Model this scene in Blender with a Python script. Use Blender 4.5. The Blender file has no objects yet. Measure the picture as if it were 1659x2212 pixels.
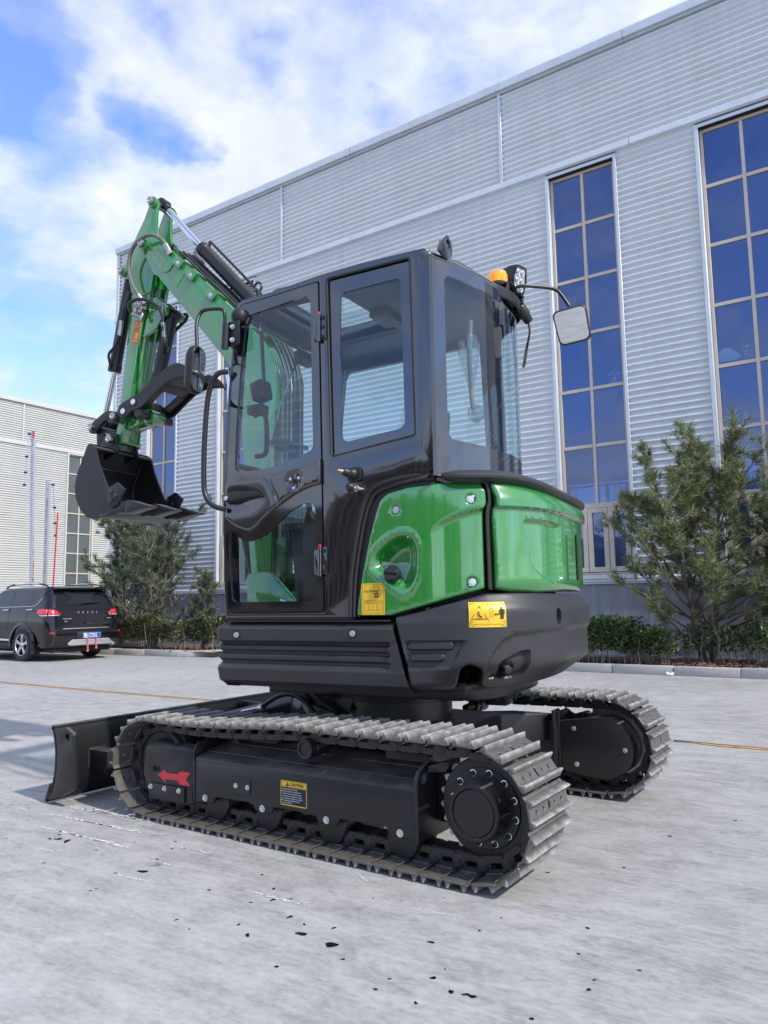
import bpy, bmesh, math, random
import numpy as np
from mathutils import Vector, Matrix
from mathutils.geometry import delaunay_2d_cdt

random.seed(7)
RNG = np.random.default_rng(11)
SC = bpy.context.scene
COL = SC.collection
PI = math.pi
R = math.radians

# ------------------------------------------------------------------ camera, sky, sun, exposure
def make_camera():
    yaw, pitch, roll = R(55.7), math.atan(194.0/1640.0), 0.0150
    fw = Vector((math.cos(PI-yaw), math.sin(PI-yaw), 0)); rt = Vector((fw.y, -fw.x, 0)); up = Vector((0, 0, 1))
    f = fw*math.cos(pitch)+up*math.sin(pitch); u = -fw*math.sin(pitch)+up*math.cos(pitch)
    c, s = math.cos(roll), math.sin(roll)
    ix = rt*c-u*s; iu = rt*s+u*c
    cam = bpy.data.cameras.new('camera'); o = bpy.data.objects.new('camera', cam); COL.objects.link(o)
    m = Matrix((ix, iu, -f)).transposed().to_4x4(); m.translation = Vector((0, 0, 1.05))
    o.matrix_world = m
    cam.sensor_fit = 'VERTICAL'; cam.sensor_height = 24.0; cam.lens = 24.0*1640.0/2212.0
    cam.clip_start = 0.05; cam.clip_end = 3000
    SC.camera = o
make_camera()

SUN_AZ, SUN_EL = R(-7.0), R(42.0)      # azimuth measured from +X towards +Y
def make_sun():
    l = bpy.data.lights.new('sun', 'SUN'); l.energy = 3.1; l.angle = R(1.5); l.color = (1.0, 0.95, 0.87)
    o = bpy.data.objects.new('sun', l); COL.objects.link(o)
    d = Vector((math.cos(SUN_EL)*math.cos(SUN_AZ), math.cos(SUN_EL)*math.sin(SUN_AZ), math.sin(SUN_EL)))
    o.rotation_euler = d.to_track_quat('Z', 'Y').to_euler(); o.location = d*60
make_sun()

class NT:
    """small helper round a node tree"""
    def __init__(s, tree): s.t = tree; s.n = tree.nodes; s.l = tree.links
    def new(s, typ, **kw):
        n = s.n.new(typ)
        for k, v in kw.items():
            if k.startswith('i_'):
                key = k[2:]; key = int(key) if key.isdigit() else key.replace('_', ' ')
                n.inputs[key].default_value = v
            else: setattr(n, k, v)
        return n
    def link(s, a, b): s.l.new(a, b)
    def math(s, op, a, b=None, clamp=False):
        n = s.new('ShaderNodeMath', operation=op, use_clamp=clamp)
        for i, x in enumerate((a, b)):
            if x is None: continue
            if isinstance(x, (int, float)): n.inputs[i].default_value = x
            else: s.link(x, n.inputs[i])
        return n.outputs[0]
    def noise(s, vec, scale, detail=4, rough=0.55, dist=0.0):
        n = s.new('ShaderNodeTexNoise'); n.inputs['Scale'].default_value = scale; n.inputs['Detail'].default_value = detail
        n.inputs['Roughness'].default_value = rough; n.inputs['Distortion'].default_value = dist
        if vec is not None: s.link(vec, n.inputs['Vector'])
        return n.outputs['Fac']
    def ramp(s, fac, stops):
        n = s.new('ShaderNodeValToRGB'); e = n.color_ramp.elements
        while len(e) < len(stops): e.new(0.5)
        for el, (p, c) in zip(e, stops):
            el.position = p; el.color = (c, c, c, 1) if isinstance(c, (int, float)) else (*c, 1)
        s.link(fac, n.inputs[0]); return n.outputs[0]
    def mix(s, fac, a, b):
        n = s.new('ShaderNodeMix', data_type='RGBA')
        if isinstance(fac, (int, float)): n.inputs[0].default_value = fac
        else: s.link(fac, n.inputs[0])
        for i, x in ((6, a), (7, b)):
            if isinstance(x, tuple): n.inputs[i].default_value = (*x, 1)
            else: s.link(x, n.inputs[i])
        return n.outputs[2]
    def mapping(s, vec, scale=(1, 1, 1), loc=(0, 0, 0), rot=(0, 0, 0)):
        n = s.new('ShaderNodeMapping'); n.inputs['Scale'].default_value = scale; n.inputs['Location'].default_value = loc; n.inputs['Rotation'].default_value = rot
        s.link(vec, n.inputs['Vector']); return n.outputs[0]

CLOUD_SHIFT = (3.1, 1.3, 0.0)
SKY_GAPS = [(-.93, .50, .13, .24), (-.98, .53, .10, .16), (-.80, .45, .09, .17), (-.891, .69, .075, .30), (-.885, .742, .05, .22), (-.65, .711, .05, .15), (-.597, .891, .045, .15), (-.72, .62, .05, .09), (-1.05, .66, .09, .10), (-1.53, .83, .26, .13), (-1.32, .70, .14, .12),
            (0.1, -0.75, .75, .20), (-.4, -1.6, .9, .16)]
def make_world():
    w = bpy.data.worlds.new('World'); SC.world = w; w.use_nodes = True
    t = NT(w.node_tree); t.n.clear()
    sky = t.new('ShaderNodeTexSky', sky_type='NISHITA', sun_disc=False, sun_elevation=SUN_EL, sun_rotation=PI/2-SUN_AZ, air_density=1.0, dust_density=0.6, ozone_density=3.0)
    tc = t.new('ShaderNodeTexCoord')
    sep = t.new('ShaderNodeSeparateXYZ'); t.link(tc.outputs['Generated'], sep.inputs[0])
    zc = t.math('MAXIMUM', sep.outputs['Z'], 0.0); den = t.math('ADD', zc, 0.22)
    px = t.math('DIVIDE', sep.outputs['X'], den); py = t.math('DIVIDE', sep.outputs['Y'], den)
    cmb = t.new('ShaderNodeCombineXYZ'); t.link(px, cmb.inputs[0]); t.link(py, cmb.inputs[1])
    v = t.mapping(cmb.outputs[0], scale=(1.0, 1.0, 1), loc=CLOUD_SHIFT)
    n1 = t.noise(v, 1.55, 9, 0.57, 0.2)
    n2 = t.noise(v, 7.5, 7, 0.6, 0.2)
    f = t.math('ADD', t.math('MULTIPLY', n1, 0.62), t.math('MULTIPLY', n2, 0.38))
    # gaps in the cloud deck: the larger patches of open blue
    wob = t.new('ShaderNodeTexNoise'); wob.inputs['Scale'].default_value = 4.0; wob.inputs['Detail'].default_value = 5; t.link(cmb.outputs[0], wob.inputs['Vector'])
    ws = t.new('ShaderNodeVectorMath', operation='MULTIPLY_ADD'); t.link(wob.outputs['Color'], ws.inputs[0]); ws.inputs[1].default_value = (0.34, 0.34, 0); t.link(cmb.outputs[0], ws.inputs[2])
    for (gx, gy, rad, amp) in SKY_GAPS:
        dn = t.new('ShaderNodeVectorMath', operation='DISTANCE'); t.link(ws.outputs[0], dn.inputs[0]); dn.inputs[1].default_value = (gx+0.17, gy+0.17, 0)
        g = t.math('SUBTRACT', 1.0, t.math('DIVIDE', dn.outputs['Value'], rad), clamp=True)
        f = t.math('SUBTRACT', f, t.math('MULTIPLY', g, amp))
    mask = t.ramp(f, [(0.24, 0.05), (0.38, 0.28), (0.47, 0.66), (0.57, 1.0)])
    shade = t.noise(t.mapping(v, loc=(7, 3, 0)), 2.6, 7, 0.58)
    ccol = t.ramp(shade, [(0.32, (5.6, 6.2, 8.0)), (0.52, (7.2, 7.6, 8.6)), (0.70, (8.7, 8.8, 9.2))])
    tint = t.new('ShaderNodeMix', data_type='RGBA', blend_type='MULTIPLY'); tint.inputs[0].default_value = 1.0
    t.link(sky.outputs[0], tint.inputs[6]); tint.inputs[7].default_value = (1.75, 2.05, 2.75, 1)
    col = t.mix(mask, tint.outputs[2], ccol)
    bg = t.new('ShaderNodeBackground'); bg.inputs['Strength'].default_value = 0.092
    t.link(col, bg.inputs['Color'])
    out = t.new('ShaderNodeOutputWorld'); t.link(bg.outputs[0], out.inputs[0])
make_world()
SC.view_settings.view_transform = 'Standard'; SC.view_settings.look = 'None'
SC.view_settings.exposure = 0.50; SC.view_settings.gamma = 1.0; SC.view_settings.use_curve_mapping = False
SC.cycles.max_bounces = 10; SC.cycles.transparent_max_bounces = 24; SC.cycles.diffuse_bounces = 3; SC.cycles.glossy_bounces = 4
SC.cycles.caustics_reflective = False; SC.cycles.caustics_refractive = False

# ------------------------------------------------------------------ materials
def material(name):
    m = bpy.data.materials.new(name); m.use_nodes = True
    t = NT(m.node_tree); t.n.clear()
    b = t.new('ShaderNodeBsdfPrincipled'); o = t.new('ShaderNodeOutputMaterial'); t.link(b.outputs[0], o.inputs[0])
    return m, t, b
def simple(name, col, rough=0.5, metal=0.0, coat=0.0, cior=1.5, noise=0.0, scale=12.0, bump=0.0, bscale=60.0, rvar=0.0, spec=0.5, emit=None):
    m, t, b = material(name)
    b.inputs['Base Color'].default_value = (*col, 1); b.inputs['Roughness'].default_value = rough
    b.inputs['Metallic'].default_value = metal; b.inputs['Coat Weight'].default_value = coat; b.inputs['Coat Roughness'].default_value = 0.05; b.inputs['Coat IOR'].default_value = cior
    b.inputs['Specular IOR Level'].default_value = spec
    tc = t.new('ShaderNodeTexCoord')
    if noise:
        f = t.noise(tc.outputs['Object'], scale, 6, 0.6)
        lo = tuple(c*(1-noise) for c in col); hi = tuple(min(1, c*(1+noise)) for c in col)
        t.link(t.ramp(f, [(0.3, lo), (0.7, hi)]), b.inputs['Base Color'])
    if rvar:
        f = t.noise(tc.outputs['Object'], scale*0.6, 5, 0.6)
        t.link(t.ramp(f, [(0.3, max(0.02, rough-rvar)), (0.7, rough+rvar)]), b.inputs['Roughness'])
    if bump:
        bp = t.new('ShaderNodeBump'); bp.inputs['Strength'].default_value = bump; bp.inputs['Distance'].default_value = 0.004
        t.link(t.noise(tc.outputs['Object'], bscale, 5, 0.6), bp.inputs['Height']); t.link(bp.outputs[0], b.inputs['Normal'])
    if emit: b.inputs['Emission Color'].default_value = (*emit[0], 1); b.inputs['Emission Strength'].default_value = emit[1]
    return m
def dusty(name, col, rough, dust, dustcol=(0.17, 0.155, 0.13), coat=0.0, bump=0.15):
    """paint with dust lying on the faces that look up, and thin streaks of it elsewhere"""
    m, t, b = material(name)
    g = t.new('ShaderNodeNewGeometry'); tc = t.new('ShaderNodeTexCoord')
    sep = t.new('ShaderNodeSeparateXYZ'); t.link(g.outputs['Normal'], sep.inputs[0])
    up = t.ramp(sep.outputs['Z'], [(0.35, 0.0), (0.9, 1.0)])
    n = t.noise(tc.outputs['Object'], 9, 7, 0.65)
    nn = t.ramp(n, [(0.35, 0.35), (0.7, 1.0)])
    fine = t.ramp(t.noise(tc.outputs['Object'], 70, 4, 0.7), [(0.45, 0.0), (0.75, 1.0)])
    f = t.math('ADD', t.math('MULTIPLY', t.math('MULTIPLY', up, nn), dust), t.math('MULTIPLY', fine, 0.04), clamp=True)
    t.link(t.mix(f, tuple(col), tuple(dustcol)), b.inputs['Base Color'])
    t.link(t.math('ADD', t.math('MULTIPLY', f, 0.5), rough, clamp=True), b.inputs['Roughness'])
    b.inputs['Coat Weight'].default_value = coat; b.inputs['Coat Roughness'].default_value = 0.06
    bp = t.new('ShaderNodeBump'); bp.inputs['Strength'].default_value = bump; bp.inputs['Distance'].default_value = 0.002
    t.link(t.noise(tc.outputs['Object'], 130, 3, 0.6), bp.inputs['Height']); t.link(bp.outputs[0], b.inputs['Normal'])
    return m
def schlick(t, ior):
    """Fresnel share of a thin pane, the same from both of its sides"""
    g = t.new('ShaderNodeNewGeometry'); d = t.new('ShaderNodeVectorMath', operation='DOT_PRODUCT')
    t.link(g.outputs['Normal'], d.inputs[0]); t.link(g.outputs['Incoming'], d.inputs[1])
    c = t.math('SUBTRACT', 1.0, t.math('ABSOLUTE', d.outputs['Value']), clamp=True)
    f0 = ((ior-1)/(ior+1))**2*1.9
    return t.math('ADD', f0, t.math('MULTIPLY', 1-f0, t.math('POWER', c, 4.0)), clamp=True)
def glass(name, tint, ior=1.5, refl=1.0, rough=0.0):
    """thin tinted pane: see-through with a Fresnel reflection"""
    m = bpy.data.materials.new(name); m.use_nodes = True
    t = NT(m.node_tree); t.n.clear()
    tr = t.new('ShaderNodeBsdfTransparent'); tr.inputs[0].default_value = (*tint, 1)
    gl = t.new('ShaderNodeBsdfGlossy'); gl.inputs['Roughness'].default_value = rough; gl.inputs['Color'].default_value = (refl, refl, refl, 1)
    fr = schlick(t, ior)
    mx = t.new('ShaderNodeMixShader'); t.link(fr, mx.inputs[0]); t.link(tr.outputs[0], mx.inputs[1]); t.link(gl.outputs[0], mx.inputs[2])
    o = t.new('ShaderNodeOutputMaterial'); t.link(mx.outputs[0], o.inputs[0])
    return m

M = {}
M['green'] = simple('green_paint', (0.016, 0.21, 0.028), 0.24, coat=1.0, cior=1.95, noise=0.06, scale=3, rvar=0.06, bump=0.04, bscale=40)
M['gloss_black'] = simple('gloss_black_paint', (0.007, 0.007, 0.010), 0.16, coat=1.0, cior=1.85, rvar=0.05, scale=5, bump=0.03, bscale=25)
M['satin_black'] = dusty('satin_black_paint', (0.012, 0.0125, 0.014), 0.36, 0.55)
M['frame_black'] = dusty('frame_black_paint', (0.014, 0.0145, 0.016), 0.33, 0.75, bump=0.1)
M['plastic'] = simple('grey_black_plastic', (0.030, 0.031, 0.033), 0.42, noise=0.15, scale=4, rvar=0.08, bump=0.12, bscale=220)
M['plastic_black'] = simple('black_plastic', (0.012, 0.012, 0.013), 0.45, bump=0.1, bscale=200)
M['rubber'] = simple('rubber_seal', (0.016, 0.016, 0.017), 0.55)
M['hose'] = simple('black_hose', (0.012, 0.012, 0.013), 0.42, bump=0.3, bscale=250)
M['grey_hose'] = simple('sleeved_grey_hose', (0.16, 0.155, 0.145), 0.5, noise=0.35, scale=90, bump=0.6, bscale=300)
M['chrome'] = simple('chrome_rod', (0.75, 0.76, 0.78), 0.08, 1.0)
M['steel'] = simple('bare_steel', (0.42, 0.41, 0.40), 0.32, 1.0, noise=0.2, scale=30)
M['zinc'] = simple('zinc_bolt', (0.72, 0.73, 0.74), 0.28, 0.9, noise=0.15, scale=60)
M['dark_steel'] = dusty('forged_dark_steel', (0.034, 0.033, 0.032), 0.45, 0.6, (0.15, 0.14, 0.12), bump=0.25)
def shoe_material():
    m, t, b = material('worn_track_steel')
    tc = t.new('ShaderNodeTexCoord'); sep = t.new('ShaderNodeSeparateXYZ'); t.link(tc.outputs['Object'], sep.inputs[0])
    hi = t.ramp(sep.outputs['Z'], [(0.0, 0.0), (0.028, 1.0)])
    out_ = t.ramp(sep.outputs['Z'], [(0.0, 0.0), (0.0035, 1.0)])
    n = t.noise(tc.outputs['Object'], 22, 7, 0.68); g = t.noise(tc.outputs['Object'], 5, 4, 0.6)
    base = t.ramp(n, [(0.3, (0.055, 0.053, 0.05)), (0.55, (0.12, 0.117, 0.11)), (0.75, (0.26, 0.255, 0.245))])
    worn = t.ramp(n, [(0.3, (0.22, 0.22, 0.215)), (0.7, (0.62, 0.61, 0.60))])
    inner = t.ramp(n, [(0.3, (0.085, 0.08, 0.072)), (0.7, (0.17, 0.16, 0.145))])
    c = t.mix(t.math('MULTIPLY', hi, t.ramp(g, [(0.3, 0.55), (0.6, 1.0)])), base, worn)
    t.link(t.mix(out_, inner, c), b.inputs['Base Color'])
    b.inputs['Metallic'].default_value = 0.25
    t.link(t.ramp(n, [(0.3, 0.32), (0.7, 0.55)]), b.inputs['Roughness'])
    bp = t.new('ShaderNodeBump'); bp.inputs['Strength'].default_value = 0.35; bp.inputs['Distance'].default_value = 0.003
    t.link(n, bp.inputs['Height']); t.link(bp.outputs[0], b.inputs['Normal'])
    return m
M['shoe'] = shoe_material()
M['cab_glass'] = glass('tinted_cab_glass', (0.80, 0.93, 0.94), 1.45)
M['border'] = simple('black_glass_border', (0.006, 0.0065, 0.008), 0.05, coat=1.0, cior=1.9)
M['mirror'] = simple('mirror', (0.80, 0.83, 0.84), 0.02, 1.0)
M['yellow'] = simple('yellow_sticker', (0.80, 0.50, 0.03), 0.4)
M['orange'] = simple('orange_sticker', (0.80, 0.30, 0.06), 0.4)
M['red_arrow'] = simple('red_sticker', (0.75, 0.035, 0.055), 0.4)
M['print_black'] = simple('black_print', (0.012, 0.012, 0.012), 0.45)
M['print_navy'] = simple('navy_print', (0.008, 0.010, 0.035), 0.4)
M['print_white'] = simple('white_print', (0.75, 0.75, 0.75), 0.45)
M['print_brown'] = simple('brown_print', (0.16, 0.07, 0.01), 0.45)
M['amber'] = simple('amber_lens', (0.95, 0.30, 0.01), 0.12, coat=0.5, emit=((1.0, 0.35, 0.0), 0.35))
M['lens'] = simple('lamp_lens', (0.75, 0.76, 0.78), 0.1, 0.6, noise=0.3, scale=60)
M['brass'] = simple('brass_plug', (0.75, 0.55, 0.22), 0.3, 1.0)
M['red_plastic'] = simple('red_plastic', (0.55, 0.03, 0.03), 0.4)
M['seat'] = simple('grey_seat_cloth', (0.05, 0.052, 0.058), 0.7, bump=0.3, bscale=150)
M['film'] = glass('clear_plastic_film', (0.72, 0.76, 0.80), 1.6, 1.0, 0.08)
M['cream'] = simple('cream_plastic', (0.62, 0.62, 0.50), 0.5)
M['granite'] = simple('grey_granite', (0.40, 0.385, 0.37), 0.8, noise=0.35, scale=120, bump=0.4, bscale=90)
M['joint_yellow'] = simple('yellow_joint_filler', (0.46, 0.27, 0.07), 0.8, noise=0.45, scale=9, bump=0.4, bscale=40)
M['frame_tan'] = simple('tan_window_frame', (0.56, 0.49, 0.41), 0.42, noise=0.05, scale=4)
M['flash'] = simple('pale_metal_flashing', (0.60, 0.64, 0.68), 0.42, 0.15, noise=0.08, scale=3)
M['dark_gap'] = simple('dark_gap', (0.02, 0.021, 0.023), 0.8)
M['interior'] = simple('hall_interior', (0.07, 0.075, 0.085), 0.8)
M['beam'] = simple('hall_steel', (0.20, 0.21, 0.23), 0.6)
M['curtain'] = simple('blue_curtain', (0.34, 0.50, 0.72), 0.8, noise=0.12, scale=9)
M['lampglow'] = simple('lit_lamp', (0.9, 0.95, 1.0), 0.5, emit=((0.75, 0.95, 1.0), 6.0))
M['lampshade'] = simple('lamp_shade', (0.35, 0.42, 0.50), 0.4, 0.3, emit=((0.55, 0.75, 1.0), 0.10))  # faint glow put into the shade colour, also worn by the unlit lamp
M['white_print_faint'] = simple('faint_window_lettering', (0.16, 0.24, 0.42), 0.5)
M['bark'] = simple('pine_bark', (0.105, 0.085, 0.07), 0.9, noise=0.35, scale=35, bump=0.8, bscale=60)
M['twig'] = simple('bare_twig', (0.27, 0.235, 0.205), 0.85, noise=0.3, scale=25)
M['cone'] = simple('pine_cone', (0.06, 0.045, 0.035), 0.9, noise=0.3, scale=60)
M['soil'] = simple('dry_soil', (0.105, 0.08, 0.065), 0.95, noise=0.5, scale=14, bump=1.0, bscale=40)
M['litter'] = simple('dry_leaf', (0.26, 0.16, 0.11), 0.85, noise=0.5, scale=9)
M['litter_red'] = simple('red_leaf', (0.30, 0.06, 0.07), 0.8, noise=0.4, scale=9)
M['car_black'] = simple('car_black_paint', (0.005, 0.005, 0.007), 0.12, coat=0.4, rvar=0.04, scale=4)
M['car_glass'] = simple('dark_car_glass', (0.010, 0.011, 0.012), 0.05, spec=0.8)
M['car_trim'] = simple('black_car_trim', (0.016, 0.016, 0.017), 0.55)
M['silver'] = simple('silver_trim', (0.62, 0.63, 0.65), 0.28, 0.75)
M['alloy'] = simple('alloy_wheel', (0.52, 0.53, 0.55), 0.3, 0.8)
M['tyre'] = simple('tyre_rubber', (0.030, 0.029, 0.028), 0.8, noise=0.3, scale=20, bump=0.5, bscale=60)
M['tail_red'] = simple('red_tail_lens', (0.55, 0.015, 0.03), 0.08, coat=0.8, noise=0.25, scale=30, emit=((0.6, 0.01, 0.03), 0.15))
M['tail_clear'] = simple('clear_tail_lens', (0.62, 0.50, 0.50), 0.08, 0.3, coat=0.8)
M['plate_blue'] = simple('blue_plate', (0.012, 0.11, 0.52), 0.35)
M['ribbon'] = simple('red_ribbon', (0.62, 0.10, 0.13), 0.7)
M['ladder'] = simple('ladder_aluminium', (0.50, 0.52, 0.56), 0.4, 0.5)
M['ladder_red'] = simple('red_reflector', (0.60, 0.03, 0.06), 0.35)
M['ladder_black'] = simple('black_ladder_joint', (0.02, 0.02, 0.022), 0.5)
M['grey_pane'] = simple('dull_grey_pane', (0.10, 0.115, 0.115), 0.12, spec=0.6, noise=0.25, scale=0.6)
M['tan_render'] = simple('tan_render', (0.34, 0.27, 0.20), 0.85, noise=0.1, scale=2)
M['car_white'] = simple('car_white_paint', (0.72, 0.72, 0.72), 0.15, coat=0.8)
M['white_sheet'] = simple('off_white_sheet', (0.50, 0.505, 0.48), 0.5, noise=0.05, scale=1.2)
M['stone_plaque'] = simple('pale_stone_plaque', (0.50, 0.46, 0.42), 0.8, noise=0.1, scale=20)
M['plaque_text'] = simple('plaque_lettering', (0.30, 0.27, 0.25), 0.8)
M['paper'] = simple('white_paper', (0.8, 0.8, 0.78), 0.8)
M['pink'] = simple('pink_flower', (0.45, 0.05, 0.13), 0.7)

def clad_material(name, col, rough, metal):
    m, t, b = material(name)
    tc = t.new('ShaderNodeTexCoord')
    v = t.mapping(tc.outputs['Object'], scale=(0.5, 1, 3.0))
    n = t.noise(v, 1.2, 6, 0.6); n2 = t.noise(tc.outputs['Object'], 260, 2, 0.5)
    st = t.noise(t.mapping(tc.outputs['Object'], scale=(7, 1, 0.35)), 1.0, 5, 0.6)
    f = t.math('ADD', t.math('ADD', t.math('MULTIPLY', n, 0.45), t.math('MULTIPLY', n2, 0.25)), t.math('MULTIPLY', st, 0.3))
    t.link(t.ramp(f, [(0.3, tuple(c*0.86 for c in col)), (0.7, tuple(min(1, c*1.1) for c in col))]), b.inputs['Base Color'])
    b.inputs['Roughness'].default_value = rough; b.inputs['Metallic'].default_value = metal
    return m
M['clad'] = clad_material('silver_grey_corrugated_sheet', (0.68, 0.71, 0.73), 0.40, 0.15)
M['clad_white'] = clad_material('off_white_corrugated_sheet', (0.47, 0.475, 0.45), 0.5, 0.0)

def plinth_material():
    m, t, b = material('streaked_grey_plinth')
    tc = t.new('ShaderNodeTexCoord')
    s1 = t.noise(t.mapping(tc.outputs['Object'], scale=(6, 1, 0.5)), 1.4, 7, 0.6)
    s2 = t.noise(t.mapping(tc.outputs['Object'], scale=(14, 1, 0.25)), 1.0, 3, 0.5)
    n = t.noise(tc.outputs['Object'], 2.2, 6, 0.6)
    drip = t.ramp(s2, [(0.62, 0.0), (0.70, 1.0)])
    f = t.math('ADD', t.math('MULTIPLY', s1, 0.6), t.math('MULTIPLY', n, 0.4))
    c = t.ramp(f, [(0.32, (0.20, 0.205, 0.23)), (0.55, (0.29, 0.295, 0.33)), (0.75, (0.38, 0.385, 0.42))])
    t.link(t.mix(t.math('MULTIPLY', drip, 0.5), c, (0.50, 0.51, 0.56)), b.inputs['Base Color'])
    b.inputs['Roughness'].default_value = 0.85
    return m
M['plinth'] = plinth_material()

def concrete_material():
    m, t, b = material('weathered_concrete_yard')
    tc = t.new('ShaderNodeTexCoord'); P = tc.outputs['Object']
    big = t.noise(P, 0.45, 5, 0.6)
    mid = t.noise(t.mapping(P, scale=(0.8, 1.5, 1), rot=(0, 0, R(-20))), 5.5, 8, 0.68, 0.35)
    fin = t.noise(t.mapping(P, scale=(0.8, 1.5, 1), rot=(0, 0, R(-20))), 34, 6, 0.72)
    brush = t.noise(t.mapping(P, scale=(2.5, 30, 1), rot=(0, 0, R(6))), 1.0, 5, 0.65)
    f = t.math('ADD', t.math('ADD', t.math('MULTIPLY', mid, 0.40), t.math('MULTIPLY', fin, 0.36)), t.math('MULTIPLY', big, 0.24))
    f = t.math('ADD', t.math('MULTIPLY', f, 0.84), t.math('MULTIPLY', brush, 0.16))
    c = t.ramp(f, [(0.38, (0.20, 0.198, 0.194)), (0.465, (0.30, 0.297, 0.29)), (0.52, (0.365, 0.361, 0.352)), (0.62, (0.45, 0.445, 0.433))])
    spots = t.ramp(t.noise(P, 11, 3, 0.5), [(0.69, 0.0), (0.74, 1.0)])
    c = t.mix(t.math('MULTIPLY', spots, 0.35), c, (0.16, 0.16, 0.165))
    # hairline cracks
    vor = t.new('ShaderNodeTexVoronoi', feature='DISTANCE_TO_EDGE'); vor.inputs['Scale'].default_value = 0.55
    dv = t.new('ShaderNodeVectorMath', operation='ADD'); t.link(P, dv.inputs[0])
    nv = t.new('ShaderNodeTexNoise'); nv.inputs['Scale'].default_value = 2.2; nv.inputs['Detail'].default_value = 6; t.link(P, nv.inputs['Vector'])
    sc_ = t.new('ShaderNodeVectorMath', operation='SCALE'); sc_.inputs['Scale'].default_value = 0.55; t.link(nv.outputs['Color'], sc_.inputs[0]); t.link(sc_.outputs[0], dv.inputs[1])
    t.link(dv.outputs[0], vor.inputs['Vector'])
    crack = t.math('MULTIPLY', t.ramp(vor.outputs['Distance'], [(0.0, 1.0), (0.0035, 0.0)]), t.ramp(t.noise(P, 0.8, 2, 0.5), [(0.54, 0.0), (0.60, 1.0)]))
    c = t.mix(t.math('MULTIPLY', crack, 0.65), c, (0.12, 0.12, 0.12))
    t.link(c, b.inputs['Base Color'])
    t.link(t.ramp(f, [(0.35, 0.55), (0.6, 0.8)]), b.inputs['Roughness'])
    bp = t.new('ShaderNodeBump'); bp.inputs['Strength'].default_value = 0.25; bp.inputs['Distance'].default_value = 0.006
    t.link(t.math('SUBTRACT', f, t.math('MULTIPLY', crack, 0.3)), bp.inputs['Height']); t.link(bp.outputs[0], b.inputs['Normal'])
    return m
M['concrete'] = concrete_material()
M['concrete_pale'] = simple('pale_joint_mortar', (0.56, 0.55, 0.53), 0.85, noise=0.2, scale=20)
M['oil'] = simple('oil_spot', (0.010, 0.010, 0.011), 0.25)
M['chalk'] = simple('chalky_scratch', (0.80, 0.79, 0.77), 0.9, noise=0.15, scale=40)

def leaf_material(name, stops, rough=0.5, trans=0.25, scale=3.0):
    m, t, b = material(name)
    g = t.new('ShaderNodeNewGeometry'); tc = t.new('ShaderNodeTexCoord')
    f = t.math('ADD', t.math('MULTIPLY', g.outputs['Random Per Island'], 0.6), t.math('MULTIPLY', t.noise(tc.outputs['Object'], scale, 3, 0.5), 0.4))
    t.link(t.ramp(f, stops), b.inputs['Base Color']); b.inputs['Roughness'].default_value = rough
    b.inputs['Subsurface Weight'].default_value = 0.0
    tr = t.new('ShaderNodeBsdfTranslucent'); t.link(t.ramp(f, stops), tr.inputs[0])
    mx = t.new('ShaderNodeMixShader'); mx.inputs[0].default_value = trans
    o = [n for n in t.n if n.type == 'OUTPUT_MATERIAL'][0]
    t.link(b.outputs[0], mx.inputs[1]); t.link(tr.outputs[0], mx.inputs[2]); t.link(mx.outputs[0], o.inputs[0])
    return m
M['needle'] = leaf_material('pine_needles', [(0.2, (0.075, 0.12, 0.05)), (0.5, (0.15, 0.20, 0.08)), (0.75, (0.30, 0.31, 0.13)), (0.95, (0.38, 0.34, 0.18))], 0.55, 0.2, 2.2)
M['needle_dark'] = leaf_material('dark_pine_needles', [(0.2, (0.05, 0.08, 0.045)), (0.5, (0.10, 0.135, 0.07)), (0.9, (0.19, 0.21, 0.11))], 0.55, 0.2, 2.2)
M['hedge_leaf'] = leaf_material('hedge_leaves', [(0.15, (0.045, 0.095, 0.03)), (0.5, (0.10, 0.17, 0.06)), (0.72, (0.18, 0.23, 0.10)), (0.9, (0.26, 0.22, 0.11)), (0.97, (0.26, 0.08, 0.07))], 0.38, 0.25, 1.5)
M['hedge_leaf_pale'] = leaf_material('dry_hedge_leaves', [(0.15, (0.055, 0.08, 0.035)), (0.45, (0.12, 0.145, 0.07)), (0.75, (0.21, 0.20, 0.11)), (0.92, (0.30, 0.22, 0.14))], 0.42, 0.2, 1.5)

def window_glass():
    m = bpy.data.materials.new('blue_tinted_window_glass'); m.use_nodes = True
    t = NT(m.node_tree); t.n.clear()
    tr = t.new('ShaderNodeBsdfTransparent'); tr.inputs[0].default_value = (0.55, 0.72, 0.95, 1)
    gl = t.new('ShaderNodeBsdfGlossy'); gl.inputs['Roughness'].default_value = 0.015; gl.inputs['Color'].default_value = (0.42, 0.54, 0.86, 1)
    tc = t.new('ShaderNodeTexCoord')
    bp = t.new('ShaderNodeBump'); bp.inputs['Strength'].default_value = 0.12; bp.inputs['Distance'].default_value = 0.03
    t.link(t.noise(tc.outputs['Object'], 1.3, 2, 0.5), bp.inputs['Height']); t.link(bp.outputs[0], gl.inputs['Normal'])
    f = t.math('ADD', t.math('MULTIPLY', schlick(t, 1.7), 0.9), 0.16, clamp=True)
    mx = t.new('ShaderNodeMixShader'); t.link(f, mx.inputs[0]); t.link(tr.outputs[0], mx.inputs[1]); t.link(gl.outputs[0], mx.inputs[2])
    o = t.new('ShaderNodeOutputMaterial'); t.link(mx.outputs[0], o.inputs[0])
    return m
M['win_glass'] = window_glass()

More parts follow.
